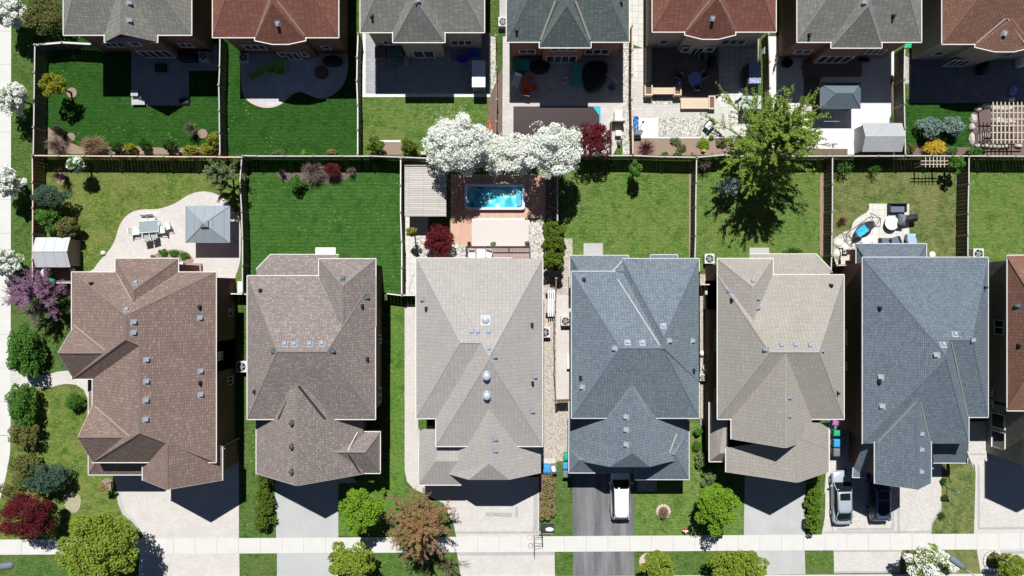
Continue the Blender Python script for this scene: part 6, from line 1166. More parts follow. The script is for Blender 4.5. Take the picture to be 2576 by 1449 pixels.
def sofa(label, t, x, y, w_, rz=0, seats=1):
    e = thing('wicker_seat', label, 'seat', (0, 0, 0)); m = MB(); m.box((0, 0, .17), (w_, .8, .34)); m.build('base', WICK, e); m = MB(); m.box((0, .38, .42), (w_, .1, .74)); m.build('backrest', WICK, e)
    for s_ in (-1, 1): m = MB(); m.box((s_ * w_ * .47, 0, .34), (.12, .76, .56)); m.build('armrest', WICK, e)
    m = MB(); m.box((0, -.08, .40), (w_ * .82, .62, .12)); m.build('cushion', CUSH, e, bevel=.03); return put(e, at(t, x, y, .4), rz)
sofa('black wicker love seat with slate cushion at the top of the hammock patio', 'b3', 1170, 532, 1.55); sofa('black wicker armchair at the slate roof edge, left one', 'b3', 1062, 842, .95, R(180)); sofa('black wicker armchair at the slate roof edge, right one', 'b3', 1150, 838, .95, R(200))
q = table('folding_table', 'white tilted rectangular table below the hammock', WHP, CHARC, (1.25, .62)); put(q, at('b3', 912, 818, .7), R(17))
def grill(label, t, x, y, rz=0, cover=None, w_=1.35, name='covered_grill'):
    e = thing(name, label, 'grill', (0, 0, 0)); cm = cover or CHARC; rr = []
    for z, k, j in ((.05, 1, .0), (.55, .97, .02), (.85, 1.02, .0), (.95, .9, .0), (1.12, .55, .0), (1.16, .5, 0)): rr.append([(a * w_ / 2 * k + random.uniform(-.02, .02), b * .31 * (k if z < .9 else k * .9) + random.uniform(-.02, .02), z) for a, b in ((-1, -1), (-.4, -1.05), (.4, -1.05), (1, -1), (1, 1), (.4, 1.05), (-.4, 1.05), (-1, 1))])
    m = MB(); m.grid(rr); m.build('cover', cm, e, True); m = MB(); m.tube([(-w_ * .5, -.34, .8), (w_ * .5, -.34, .8)], .02); m.build('handle', GREYP, e); return put(e, at(t, x, y, .6), rz)
grill('grill under a folded grey cover right of the round white-topped table', 'b3', 1205, 640, R(80), GREYP, 1.0); grill('dark folded parasol bundle leaning right of the covered grill', 'b3', 1280, 628, R(10), CHARC, 1.3, 'parasol_bundle')
p = T('b3', 1440, 958, 2.0); e = thing('satellite_dish', 'small white dish on the low slate roof corner', 'dish', (p.x, p.y, 2.6)); m = MB(); m.ell((p.x, p.y, 3.0), (.30, .30, .12), 12, 6); m.build('reflector', WHP, e, True); m = MB(); m.cyl((p.x - .3, p.y, 2.8), (p.x, p.y, 2.95), .03); m.build('arm', GREYP, e)
q = table('garden_bench_table', 'pale stone-topped table near the gate left of the slate roof', concrete('stone_top', (.60, .56, .50)), ROCK, (.9, .9), .7); put(q, at('b3', 700, 1000, .6)); 
p = T('b3', 690, 925, .8); e = thing('garden_arch', 'small dark wooden arch frame left of the low slate roof', 'frame', (p.x, p.y, 0)); m = MB(); q1, q2, q3, q4 = T('b3', 675, 895, .9), T('b3', 675, 950, .9), T('b3', 715, 950, .9), T('b3', 715, 912, .9); q5 = T('b3', 795, 912, .9); [m.box(((a + b) / 2), (abs(a.x - b.x) + .1, abs(a.y - b.y) + .1, .1)) for a, b in ((q1, q2), (q2, q3), (q3, q4), (q4, q5))]; m.build('beam', DK, e); [MB().cyl((q.x, q.y, 0), (q.x, q.y, .9), .05).build('post', DK, e) for q in (q1, q3, q5)]
# trellis
def lattice(name, label, cat, t, xs, ys, x0, x1, y0, y1, z, mat, posts, r=.035, h=None):
    c = T(t, (x0 + x1) / 2, (y0 + y1) / 2, z); e = thing(name, label, cat, (c.x, c.y, 0))
    for x in xs: a, b = T(t, x, y0, z), T(t, x, y1, z); m = MB(); m.box(((a.x + b.x) / 2, (a.y + b.y) / 2, z + .07), (r * 2, abs(a.y - b.y), .08)); m.build('rafter', mat, e)
    for y in ys: a, b = T(t, x0, y, z), T(t, x1, y, z); m = MB(); m.box(((a.x + b.x) / 2, (a.y + b.y) / 2, z), (abs(a.x - b.x), r * 2, .06)); m.build('purlin', mat, e)
    for x, y in posts: a = T(t, x, y, z); m = MB(); m.box((a.x, a.y, z / 2), (.1, .1, z)); m.build('post', mat, e)
    return e
WOODP = col('pale_timber', (.52, .44, .36), .8); lattice('trellis', 'small pale wooden pergola trellis against the hammock yard back fence', 'trellis', 'b3', (1423, 1460, 1493, 1525, 1558, 1592), (105, 136), 1383, 1632, 72, 164, 2.3, WOODP, ((1425, 105), (1590, 105), (1425, 136), (1590, 136)))
lattice('pergola', 'large white-pink slatted pergola over rocks at the top right edge', 'pergola', 'a3', (2033, 2068, 2105, 2142, 2179, 2218, 2255, 2292, 2330), (962, 1020, 1078, 1138, 1200, 1265), 2018, 2420, 925, 1300, 2.4, WOODP, ((2033, 962), (2292, 962), (2033, 1265), (2292, 1265)), .05)
p0 = T('a3', 1900, 1230, 1.2); e = thing('picket_gate', 'small pale picket piece at the left foot of the pergola', 'fence', (p0.x, p0.y, 0)); m = MB()
for i in range(6): q = T('a3', 1905 + i * 20, 1205 - i * 9, .9); m.box((q.x, q.y, .55), (.06, .03, 1.1)); m.box((q.x, q.y - .35, .95), (.05, .8, .05))
m.build('pickets', WOODP, e)
def rock(label, t, x, y, rx, ry, h, mat=None, name='rock', grp=None):
    p = T(t, x, y, h / 2); m = MB(); rings = []
    for f, k in ((0, .95), (.35, 1.0), (.75, .8), (1, .45)): rings.append([(p.x + math.cos(a) * rx * k * random.uniform(.85, 1.12), p.y + math.sin(a) * ry * k * random.uniform(.85, 1.12), h * f) for a in [i * math.pi / 4 for i in range(8)]])
    m.grid(rings); o = m.build(name, mat or ROCK); return tag(o, label, 'rock', grp)
ri = 0
for x, y, rx, ry in ((1865, 1075, .35, .5), (1850, 1150, .3, .35), (1850, 1260, .3, .6), (1905, 985, .35, .25), (1985, 955, .5, .25), (2060, 980, .4, .3), (2130, 985, .4, .3), (2200, 990, .4, .3), (1910, 1320, .4, .22), (1975, 1322, .4, .2), (2040, 1326, .4, .2), (2105, 1328, .4, .2), (2165, 1326, .35, .2), (2270, 1322, .4, .22), (2100, 1100, .5, .4), (2200, 1110, .5, .4)): ri += 1; rock('pale garden boulder edging the rock garden around the slatted pergola', 'a3', x, y, rx, ry, .4, grp='boulders around the pergola')
rock('white boulder at the lawn edge of the pink patio', 'b0', 932, 938, .24, .22, .35, col('white_stone', (.80, .78, .72)))
for x, y, l in ((640, 850, 'upper left'), (700, 890, 'lower middle'), (640, 945, 'lowest')): rock(f'pale flat boulder, {l} of three beside the hammock patio', 'b3', x, y, .5, .4, .3, col('pale_rock', (.68, .64, .58)))
# stone planter rings in the front lawns
def stone_ring(label, u, v, r, fill, n=14, mat=None):
    p = W(u, v, .1); e = thing('stone_ring', label, 'planter', (p.x, p.y, 0)); m = MB()
    for i in range(n): a = 2 * math.pi * i / n; m.box((p.x + math.cos(a) * r, p.y + math.sin(a) * r, .08), (.24, 2 * math.pi * r / n * .92, .16), a)
    m.build('stones', mat or M('planter_stone', (.58, .47, .41), .9, .2, 3), e); m = MB(); m.cyl((p.x, p.y, 0), (p.x, p.y, .10), r, r, 20); m.build('fill', fill, e)
stone_ring('round planter of fan-shaped stones in the lawn right of the white car', 1668.6, 1286.5, .55, SOIL); stone_ring('pinkish round stone ring half hidden by a street tree', 1628, 1412, .62, M('pink_gravel', (.60, .42, .36), .9, .2, 6)); stone_ring('white round stone ring at the bottom right corner', 2500, 1410, .85, SOIL, 18, CURB)
# hydrant
p = T('d2', 1563, 1030, .1); e = thing('fire_hydrant', 'red fire hydrant with white caps at the pavement edge', 'hydrant', (p.x, p.y, 0)); REDP = col('hydrant_red', (.72, .03, .03), .4); z = 0
m = MB(); m.cyl((p.x, p.y, 0), (p.x, p.y, .08), .17, .17, 12); m.cyl((p.x, p.y, .08), (p.x, p.y, .66), .12, .12, 14); m.cyl((p.x, p.y, .6), (p.x, p.y, .66), .16, .16, 14); m.build('barrel', REDP, e); m = MB(); m.ell((p.x, p.y, .66), (.14, .14, .16), 12, 8, 0); m.cyl((p.x, p.y, .8), (p.x, p.y, .88), .04); m.build('bonnet', WHP, e, True)
for a in (0, math.pi, -math.pi / 2): d = Vector((math.cos(a), math.sin(a), 0)); m = MB(); m.cyl(p + d * .1 + Vector((0, 0, .4)), p + d * .24 + Vector((0, 0, .4)), .07, .07, 10); m.build('nozzle_cap', WHP, e)
# portable basketball hoop beside the pavement
bs = T('d2', 320, 1020, .1); e = thing('basketball_hoop', 'portable basketball hoop with black base standing by the pavement', 'basketball hoop', (bs.x, bs.y, 0)); m = MB(); m.grid([[(bs.x + a * .62, bs.y + b * .42, 0) for a, b in ((-1, -1), (1, -1), (1, 1), (-1, 1))], [(bs.x + a * .56, bs.y + b * .36, .22) for a, b in ((-1, -1), (1, -1), (1, 1), (-1, 1))]]); m.build('base', CHARC, e, bevel=.04)
q = T('d2', 265, 1060, .6); top = T('d2', 232, 1150, 3.4); bt = Vector((bs.x - .55, bs.y, .2)); tp = Vector((top.x + .9, bs.y, 3.0)); m = MB(); m.tube([bt, Vector((bt.x, bt.y, 3.05))], .05, 8); m.build('pole', CHARC, e); pp = Vector((bt.x, bt.y, 3.05)); m = MB()
bx = bt.x - .75
for dz in (-.35, .15): 
    for dy in (-.15, .15): m.tube([pp + Vector((0, dy * .3, dz - .1)), Vector((bx, bt.y + dy, 3.1 + dz))], .02, 5)
m.build('arms', CHARC, e); m = MB(); m.box((bx - .02, bt.y, 3.2), (.04, 1.65, 1.05)); m.build('backboard', col('backboard_grey', (.40, .42, .44), .3), e); m = MB(); rc = Vector((bx - .35, bt.y, 2.9)); m.tube([rc + Vector((.23 * math.cos(a), .23 * math.sin(a), 0)) for a in [i * math.pi / 8 for i in range(17)]], .014, 5); m.build('rim', REDP, e); m = MB(); [m.cyl(rc + Vector((.23 * math.cos(a), .23 * math.sin(a), 0)), rc + Vector((.13 * math.cos(a + .4), .13 * math.sin(a + .4), -.4)), .006, .006, 3) for a in [i * math.pi / 6 for i in range(12)]]; m.build('net', WHP, e)
e = thing('sandbag', 'white sandbag lying on the basketball hoop base', 'sandbag', (bs.x + .15, bs.y, .22)); m = MB(); m.ell((bs.x + .2, bs.y - .02, .30), (.40, .20, .10), 12, 8); m.build('bag', WHP, e, True)
# street lamps
def lamp(label, base, head, h=7.5, ang=None):
    b, t_ = W(*base), W(*head, h); b.z = 0; e = thing('street_lamp', label, 'street lamp', (b.x, b.y, 0)); G = col('lamp_grey', (.36, .42, .46), .4); m = MB(); m.cyl((b.x, b.y, 0), (b.x, b.y, h - .5), .11, .06, 10); m.build('pole', G, e)
    d = (t_ - Vector((b.x, b.y, h))).normalized(); m = MB(); m.tube([(b.x, b.y, h - .5), Vector((b.x, b.y, h - .1)) + d * .3, t_ - d * .5], .05, 8); m.build('arm', G, e)
    rr = []; s_ = Vector((-d.y, d.x, 0))
    for f, w_, zz in ((-.7, .10, .06), (-.35, .20, .12), (.1, .30, .18), (.75, .30, .16), (1.0, .20, .06)): rr.append([t_ + d * f + s_ * w_ * k + Vector((0, 0, zz * q)) for k, q in ((-1, 0), (-.6, 1), (.6, 1), (1, 0), (.6, -.7), (-.6, -.7))])
    m = MB(); m.grid(rr); hd = m.build('lamp_head', GREYP, e, True); m = MB(); m.box(t_ + d * .15 - Vector((0, 0, .10)), (.5, .26, .04), math.atan2(d.y, d.x)); m.build('lens', WHP, hd); m = MB(); m.cyl(t_ - d * .12 - s_ * .02, t_ - d * .0, .16, .16, 10); m.build('collar', MATS['ac_casing'], hd)
lamp('cobra-head street lamp leaning in from the bottom right edge', (2480, 1485), (2414, 1420), 7.5); lamp('dark street lamp head in the bottom left corner', (-110, 1395), (4, 1425), 7.5)
p, q = T('d3', 1600, 648, .0), T('d3', 1712, 690, 1.9); p = Vector((q.x, q.y, 0)); e = thing('lamp_post', 'slim garden lamp post on the dry front lawn', 'lamp post', (p.x, p.y, 0)); m = MB(); m.cyl(p, p + Vector((0, 0, 1.9)), .035); m.build('post', CHARC, e); m = MB(); m.cyl(p + Vector((0, 0, 1.9)), p + Vector((0, 0, 2.15)), .10, .14, 6); m.cyl(p + Vector((0, 0, 2.15)), p + Vector((0, 0, 2.25)), .18, .02, 6); m.build('lantern', GREYP, e)
# drooping topped small tree in front of the corner house
a, b = T('d0', 1000, 600, .3), T('d0', 925, 655, 1.9); b2 = Vector((a.x, a.y, 0)); e = thing('weeping_tree', 'tiny leaning tree with brown tuft beside the corner house drive', 'tree', (a.x, a.y, 0)); tubes_np('trunk', [(b2, Vector((a.x - .05, a.y, 1.0)), .08, .07), (Vector((a.x - .05, a.y, 1.0)), b, .07, .05)], M('pale_bark', (.40, .32, .25), .9, .2, 4), e, 6); leaves('crown', cloud((b.x, b.y, 1.9), (.42, .40, .3), 500, 8, .45), .11, LF_BRN, e, .5)
# ------------------------------------------------------------------ back-row yards
# stretched table cover and play things behind the buff brick house
A, B_ = T('a1', 1955, 545, 2), T('a1', 2077, 790, 2); c = (A + B_) / 2; e = thing('storage_cabinet', 'tall cabinet with white top on the dark patio, half in the house shadow', 'cabinet', (c.x, c.y, 0)); m = MB(); m.box((c.x, c.y, .96), (B_.x - A.x - .1, A.y - B_.y - .1, 1.92)); m.build('body', GREYP, e); m = MB(); m.box((c.x, c.y, 1.96), (B_.x - A.x, A.y - B_.y, .08)); m.build('cover', LAV, e, bevel=.03)
def tank(name, label, cat, t, x, y, rx, ry, h, mat, lip=True):
    p = T(t, x, y, h); e = thing(name, label, cat, (p.x, p.y, 0)); m = MB(); m.grid([[(p.x + math.cos(a) * rx * k, p.y + math.sin(a) * ry * k, z) for a in [i * math.pi / 8 for i in range(16)]] for k, z in ((.85, 0), (1, h), (.85, h), (.78, .06))], True, True); m.build('tub', mat, e); return e
tank('paddling_pool', 'blue paddling pool beside the buff brick wall', 'paddling pool', 'a1', 1965, 482, .62, .38, .4, col('pool_blue', (.02, .16, .72))); tank('paddling_pool', 'round violet paddling pool beside the blue one', 'paddling pool', 'a1', 1868, 530, .58, .40, .35, col('pool_violet', (.16, .06, .55)))
def box_thing(name, label, cat, t, x0, y0, x1, y1, h, mat, z0=0, top=None, rz=0, legs=False):
    A, B_ = T(t, x0, y0, h), T(t, x1, y1, h); c = (A + B_) / 2; w_, d_ = abs(B_.x - A.x), abs(A.y - B_.y); e = thing(name, label, cat, (c.x, c.y, 0)); m = MB(); m.box((c.x, c.y, z0 + (h - z0 - .05) / 2), (w_ * .96, d_ * .96, h - z0 - .05), rz); m.build('body', mat, e, bevel=.02); m = MB(); m.box((c.x, c.y, h - .025), (w_, d_, .05), rz); m.build('lid', top or mat, e, bevel=.01); return e
BRN = col('brown_timber', (.20, .13, .10), .8, .2)
box_thing('storage_box', 'brown timber storage box at the left of the buff brick wall', 'storage box', 'a1', 1075, 425, 1172, 525, 1.0, BRN); box_thing('covered_bench', 'blue-grey tarp-covered bench left of the buff bay', 'bench', 'a1', 1182, 420, 1330, 495, .9, col('tarp_grey', (.10, .15, .18))); box_thing('garden_steps', 'small grey step unit left of the buff patio door', 'steps', 'a1', 1338, 500, 1385, 585, .5, PAV_GREY); box_thing('garden_steps', 'small grey step unit right of the buff bay', 'steps', 'a1', 1714, 425, 1762, 540, .6, PAV_GREY)
box_thing('toy_box', 'small teal toy box on the dark patio', 'toy', 'a1', 1218, 580, 1255, 618, .3, col('toy_teal', (.03, .35, .42))); box_thing('toy_box', 'small yellow-green toy box beside the teal one', 'toy', 'a1', 1272, 568, 1310, 602, .3, col('toy_green', (.25, .38, .05)))
# lounge chairs and grill on the curved patio
def lounger(label, t, x, y, rz, mat=LIMEF):
    e = thing('lounge_chair', label, 'lounge chair', (0, 0, 0), 'green lounge chairs on the curved patio'); m = MB(); m.grid([[(-.33, .75, .38), (.33, .75, .38)], [(-.33, -.15, .36), (.33, -.15, .36)], [(-.33, -.72, .85), (.33, -.72, .85)]], False, False); s_ = m.build('sling', mat, e); s_.modifiers.new('t', 'SOLIDIFY').thickness = .04
    for k in (-1, 1): m = MB(); m.tube([(k * .36, .78, .38), (k * .36, -.15, .36), (k * .36, -.75, .86)], .025, 6); m.build('side_rail', WHP, e); [MB().cyl((k * .36, y_, 0), (k * .36, y_, .37), .022, .022, 6).build('leg', WHP, e) for y_ in (.6, -.3)]
    return put(e, at(t, x, y, .5), rz)
lounger('green lounge chair nearest the bay of the red-roofed house', 'a1', 225, 615, R(-5)); lounger('second green lounge chair from the bay of the red-roofed house', 'a1', 152, 600, R(-8)); lounger('green lounge chair turned diagonally on the curved patio, right one', 'a1', 55, 645, R(-48)); lounger('green lounge chair turned diagonally on the curved patio, left one', 'a1', 5, 670, R(-52))
p = T('a1', 690, 550, .7); e = thing('covered_grill', 'black-covered round grill in the dark corner of the curved patio', 'grill', (p.x, p.y, 0)); m = MB(); m.grid([[(p.x + math.cos(a) * rx * (1 + .04 * math.sin(3 * a)), p.y + math.sin(a) * ry, z) for a in [i * math.pi / 10 for i in range(20)]] for rx, ry, z in ((.85, .42, .02), (.9, .48, .6), (.8, .42, .95), (.4, .25, 1.1))]); m.build('cover', BLACK, e, True)
e_ = T('a1', 590, 655, .2); e = thing('low_planter', 'dark reddish rounded planter bed on the curved patio', 'planter', (e_.x, e_.y, 0)); m = MB(); m.cyl((e_.x, e_.y, 0), (e_.x, e_.y, .25), .62, .58, 16); m.build('wall', M('planter_red', (.18, .08, .08)), e); m = MB(); m.cyl((e_.x, e_.y, .25), (e_.x, e_.y, .28), .5, .5, 14); m.build('soil', SOIL, e)
for i, (rr_, zz) in enumerate(((1.25, .17), (.85, .34))):
    p = T('a1', 372, 500, .1); m = MB(); m.prism([(p.x + math.cos(a) * rr_, p.y + .55 - abs(math.sin(a)) * rr_ * .95) for a in [math.pi * k / 12 for k in range(13)]], 0, zz); o = m.build('door_step', STAMP); tag(o, ('lower' if i == 0 else 'upper') + ' half-round step at the bay door of the red-roofed house', 'step')
grill('black-covered grill beside the grey gabled house wall', 'a0', 1700, 522, 0, BLACK, 1.5); p = T('a0', 1452, 612, .3); e = thing('fire_pit', 'square dark fire pit in the middle of the shaded grey patio', 'fire pit', (p.x, p.y, 0)); m = MB(); m.box((p.x, p.y, .17), (1.0, .70, .34)); m.build('body', BLACK, e); m = MB(); m.box((p.x, p.y, .36), (.8, .5, .04)); m.build('grate', CHARC, e)
box_thing('low_bench', 'pale stacked bench at the lower left corner of the shaded grey patio', 'bench', 'a0', 1182, 812, 1248, 868, .45, CONC_GREY); box_thing('low_ledge', 'low pale stone seat below the stacked bench', 'seat', 'a0', 1190, 900, 1310, 948, .35, CONC_GREY); box_thing('square_planter', 'dark-filled square planter at the lower right corner of the shaded grey patio', 'planter', 'a0', 1622, 890, 1706, 935, .35, CONC_GREY, top=BLACK)
# covered dark pool and clutter
cm, nt, b = new_mat('pool_cover'); p = pos(nt); vo = N(nt, 'ShaderNodeTexVoronoi', i_Scale=1.2); L(nt, p, vo.inputs['Vector']); L(nt, mix(nt, ramp(nt, vo.outputs['Distance'], [(.035, (1, 1, 1)), (.06, (0, 0, 0))]), (.028, .012, .012, 1), (.35, .22, .12, 1)), b.inputs['Base Color']); b.inputs['Roughness'].default_value = .35
A, B_ = T('a2', 12, 962, .1), T('a2', 790, 1300, .1); c = (A + B_) / 2; e = thing('covered_pool', 'sunken rectangular pool under a dark brown winter cover', 'pool', (c.x, c.y, 0)); m = MB(); m.box((c.x, c.y, .035), (B_.x - A.x, A.y - B_.y, .05)); m.build('cover', cm, e)
m = MB(); q0, q1, q2 = T('a2', 735, 965, .07), T('a2', 790, 965, .07), T('a2', 790, 1045, .07); m.ng([(q0.x, q0.y, .068), (q1.x, q1.y, .068), (q2.x, q2.y, .068)]); m.build('exposed_water', col('cyan_water', (.03, .50, .62), .2), e); m = MB(); m.box((B_.x + .06, c.y, .05), (.12, A.y - B_.y, .08)); m.build('liner_edge', col('liner_blue', (.05, .35, .60)), e)
box_thing('storage_box', 'green storage box in the shade left of the black round cover', 'storage box', 'a2', 5, 535, 160, 630, .7, col('box_green', (.05, .30, .20))); p = T('a2', 252, 600, .6); e = thing('covered_spa', 'black-covered round tub in the shade by the red brick wall', 'spa', (p.x, p.y, 0)); m = MB(); m.grid([[(p.x + math.cos(a) * .92 * k, p.y + math.sin(a) * .62 * k, z) for a in [i * math.pi / 10 for i in range(20)]] for k, z in ((1, 0), (1.02, .6), (.9, .75), (.4, .82))]); m.build('cover', BLACK, e, True)
p = T('a2', 752, 695, .6); e = thing('tarp_mound', 'large black tarpaulin mound in the shade above the covered pool', 'tarpaulin', (p.x, p.y, 0)); pts = [(632, 560), (760, 530), (905, 560), (870, 650), (868, 740), (800, 830), (700, 870), (640, 820), (628, 700)]; m = MB(); P = [T('a2', x, y, .3) for x, y in pts]; cc = sum(P, Vector()) / len(P)
m.grid([[(cc.x + (q.x - cc.x) * k, cc.y + (q.y - cc.y) * k, z) for q in P] for k, z in ((1.0, .03), (.93, .5), (.75, .85), (.4, 1.0), (.1, .95))]); o = m.build('tarpaulin', BLACK, e, True); o.modifiers.new('s', 'SUBSURF').render_levels = 1
q = table('teal_table', 'long teal plastic table standing left of the black tarpaulin', TEAL, TEAL, (.9, 2.1), .7); put(q, at('a2', 585, 672, .7), R(-3)); p = T('a2', 150, 745, .6)
q = table('orange_table', 'round orange table with chairs around it, in the shade', ORANGE, ORANGE, .62, .7); put(q, at('a2', 150, 745, .7)); oc = chair('orange_chair', 'orange plastic chair below the orange table, left one', ORANGE, ORANGE, None, w_=.5, d_=.45, group='orange chairs around the orange table'); put(oc, at('a2', 105, 825, .5), R(15)); copytree(oc, at('a2', 140, 838, .5), R(-10), 'orange plastic chair below the orange table, right one'); copytree(oc, at('a2', 205, 790, .5), R(-60), 'orange plastic chair at the right side of the orange table')
box_thing('parcel', 'small blue parcel on the round orange table', 'parcel', 'a2', 158, 722, 198, 752, .95, BLUEP, z0=.75); q = chair('white_chair', 'white plastic recliner left of the orange table', WHP, WHP, None, w_=.6, d_=.9, back=.7); put(q, at('a2', 38, 735, .5), R(160)); p = T('a2', 484, 724, .5); e = thing('bucket', 'open white bucket standing on the shaded stone patio', 'bucket', (p.x, p.y, 0)); m = MB(); m.grid([[(p.x + math.cos(a) * r, p.y + math.sin(a) * r, z) for a in [i * math.pi / 9 for i in range(18)]] for r, z in ((.24, 0), (.32, .5), (.27, .5), (.2, .05))]); m.build('shell', WHP, e)
p = T('a2', 346, 816, .1); e = thing('pool_robot', 'small teal pool cleaner with cable on the shaded patio', 'pool cleaner', (p.x, p.y, 0)); m = MB(); m.grid([[(p.x + math.cos(a) * .17 * k, p.y + math.sin(a) * .17 * k, z) for a in [i * math.pi / 6 for i in range(12)]] for k, z in ((1, 0), (1, .12), (.7, .18))]); m.build('body', col('robot_teal', (.10, .60, .50)), e); m = MB(); m.tube([T('a2', x, y, .05) for x, y in ((330, 830), (300, 865), (200, 885), (120, 895), (60, 888), (38, 840))], .015, 4); m.build('cable', CHARC, e)
p = T('a2', 70, 660, .2); e = thing('folded_mat', 'grey-green folded mat leaning by the green storage box', 'mat', (p.x, p.y, 0)); m = MB(); m.box((p.x, p.y, .15), (.75, .6, .25), R(35)); m.build('mat', col('mat_green', (.08, .20, .20)), e); P = [T('a2', x, y, z) for x, y, z in ((848, 672, .8), (890, 690, .85), (940, 730, .8), (962, 755, .5))]; e = thing('curved_pole', 'pale curved pole leaning right of the black tarpaulin', 'pole', (P[0].x, P[0].y, .4)); m = MB(); m.tube(P, .035); m.build('pole', WOODP, e)
p = T('a2', 905, 790, .25); e = thing('umbrella_weight', 'grey round parasol base at the right of the shaded patio', 'parasol base', (p.x, p.y, 0)); m = MB(); m.cyl((p.x, p.y, 0), (p.x, p.y, .14), .36, .30, 16); m.build('disc', GREYP, e); m = MB(); m.cyl((p.x, p.y, .14), (p.x, p.y, .5), .035); m.build('socket', CHARC, e)
box_thing('white_cabinet', 'white cabinet standing above the brown compost box', 'cabinet', 'a2', 930, 1000, 998, 1092, 1.2, WHP); A, B_ = T('a2', 900, 1098, 1.2), T('a2', 1040, 1400, 1.2); e = thing('pool_shed', 'open brown wooden pump enclosure with white equipment inside', 'enclosure', ((A.x + B_.x) / 2, (A.y + B_.y) / 2, 0)); 
for a, b, c_, d_ in ((A.x, (A.y + B_.y) / 2, .08, A.y - B_.y), ((A.x + B_.x) / 2 - .06, A.y, B_.x - A.x - .2, .08)): m = MB(); m.box((a, b, .6), (c_, d_, 1.2)); m.build('side_wall', FENCE_W, e)
e = thing('pool_pump', 'white pool pump box inside the brown enclosure', 'pump', (T('a2', 962, 1208, .4).x, T('a2', 962, 1208, .4).y, 0)); p = T('a2', 962, 1208, .4); m = MB(); m.box((p.x, p.y, .3), (.55, .5, .6)); m.build('casing', WHP, e, bevel=.05); m = MB(); m.cyl((p.x, p.y - .7, .1), (p.x + .1, p.y - .95, .5), .14); m.build('pump_body', GREYP, e)
# timber deck yard
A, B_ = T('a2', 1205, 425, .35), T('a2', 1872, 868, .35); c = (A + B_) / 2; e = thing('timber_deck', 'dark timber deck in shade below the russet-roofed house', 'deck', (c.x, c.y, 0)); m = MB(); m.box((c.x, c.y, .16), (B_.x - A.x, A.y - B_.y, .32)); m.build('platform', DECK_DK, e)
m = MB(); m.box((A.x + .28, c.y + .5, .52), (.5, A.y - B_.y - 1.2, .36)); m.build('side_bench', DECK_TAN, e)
def planter(label, x0, y0, x1, y1, h, fill=SOIL, mat=DECK_TAN):
    A, B_ = T('a2', x0, y0, h), T('a2', x1, y1, h); c = (A + B_) / 2; w_, d_ = B_.x - A.x, A.y - B_.y; e = thing('timber_planter', label, 'planter', (c.x, c.y, 0)); t = .12
    m = MB(); m.box((c.x - w_ / 2 + t / 2, c.y, h / 2), (t, d_, h)); m.box((c.x + w_ / 2 - t / 2, c.y, h / 2), (t, d_, h)); m.box((c.x, c.y + d_ / 2 - t / 2, h / 2), (w_ - 2 * t, t, h)); m.box((c.x, c.y - d_ / 2 + t / 2, h / 2), (w_ - 2 * t, t, h)); m.build('frame', mat, e); m = MB(); m.box((c.x, c.y, h * .4), (w_ - 2 * t, d_ - 2 * t, h * .8)); m.build('soil', fill, e); return e
planter('square pale timber planter at the lower left corner of the dark deck', 1200, 756, 1275, 862, 1.0); planter('square pale timber planter at the right end of the pale bench', 1466, 786, 1536, 860, 1.0); planter('timber planter with green plant at the right end of the pale deck step', 1780, 866, 1842, 986, .6)
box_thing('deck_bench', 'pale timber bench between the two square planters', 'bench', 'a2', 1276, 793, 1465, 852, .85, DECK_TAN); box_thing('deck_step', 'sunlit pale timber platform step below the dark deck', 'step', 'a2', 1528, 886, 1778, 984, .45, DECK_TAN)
BT = col('blue_table', (.22, .28, .62), .3); q = table('round_table', 'round blue table on the dark timber deck', BT, CHARC, .62, .72); p = T('a2', 1656, 710, 1.1); put(q, (p.x, p.y, .33)); dc = chair('deck_chair', 'dark chair with pale edge below the round blue table', col('dark_sling', (.05, .055, .07)), WHP, None, group='dark chairs on the timber deck'); p = T('a2', 1672, 782, .8); put(dc, (p.x, p.y, .33), R(20))
for x, y, a, l in ((1735, 682, 120, 'dark chair right of the round blue table'), (1722, 512, 180, 'dark chair in front of the russet bay door'), (1515, 690, 240, 'black chair left of the round blue table')): p = T('a2', x, y, .8); copytree(dc, (p.x, p.y, .33), R(a), l)
grill('open black grill in the shade right of the deck chairs', 'a2', 1812, 565, R(90), BLACK, 1.0); p = T('a2', 1510, 765, .7); e = thing('patio_heater', 'small lavender round stand near the second square planter', 'stand', (p.x, p.y, .33)); m = MB(); m.cyl((p.x, p.y, .33), (p.x, p.y, .9), .26, .22, 14); m.build('drum', BT, e); m = MB(); m.cyl((p.x, p.y, .9), (p.x, p.y, 1.4), .03); m.build('stem', WHP, e)
spk, nt, b = new_mat('speckled_cover'); p = pos(nt); vo = N(nt, 'ShaderNodeTexVoronoi', i_Scale=9.0); L(nt, p, vo.inputs['Vector']); L(nt, ramp(nt, vo.outputs['Distance'], [(.2, (.75, .78, .85)), (.4, (.22, .28, .45))]), b.inputs['Base Color']); b.inputs['Roughness'].default_value = .6
A, B_ = T('a2', 2142, 566, 1.8), T('a2', 2250, 762, 1.8); c = (A + B_) / 2; e = thing('grill_shelter', 'tall covered unit with speckled top beside the right fence of the deck yard', 'shelter', (c.x, c.y, 0)); m = MB(); m.box((c.x - .05, c.y, .86), (B_.x - A.x + .05, A.y - B_.y, 1.72)); m.build('cabinet', CHARC, e, bevel=.05); m = MB(); m.box((c.x + .05, c.y + .05, 1.78), (B_.x - A.x, A.y - B_.y, .12)); m.build('cover', spk, e, bevel=.04); m = MB(); m.box((c.x - .65, c.y - .3, .3), (.5, A.y - B_.y - .4, .6)); m.build('step', GREYP, e)
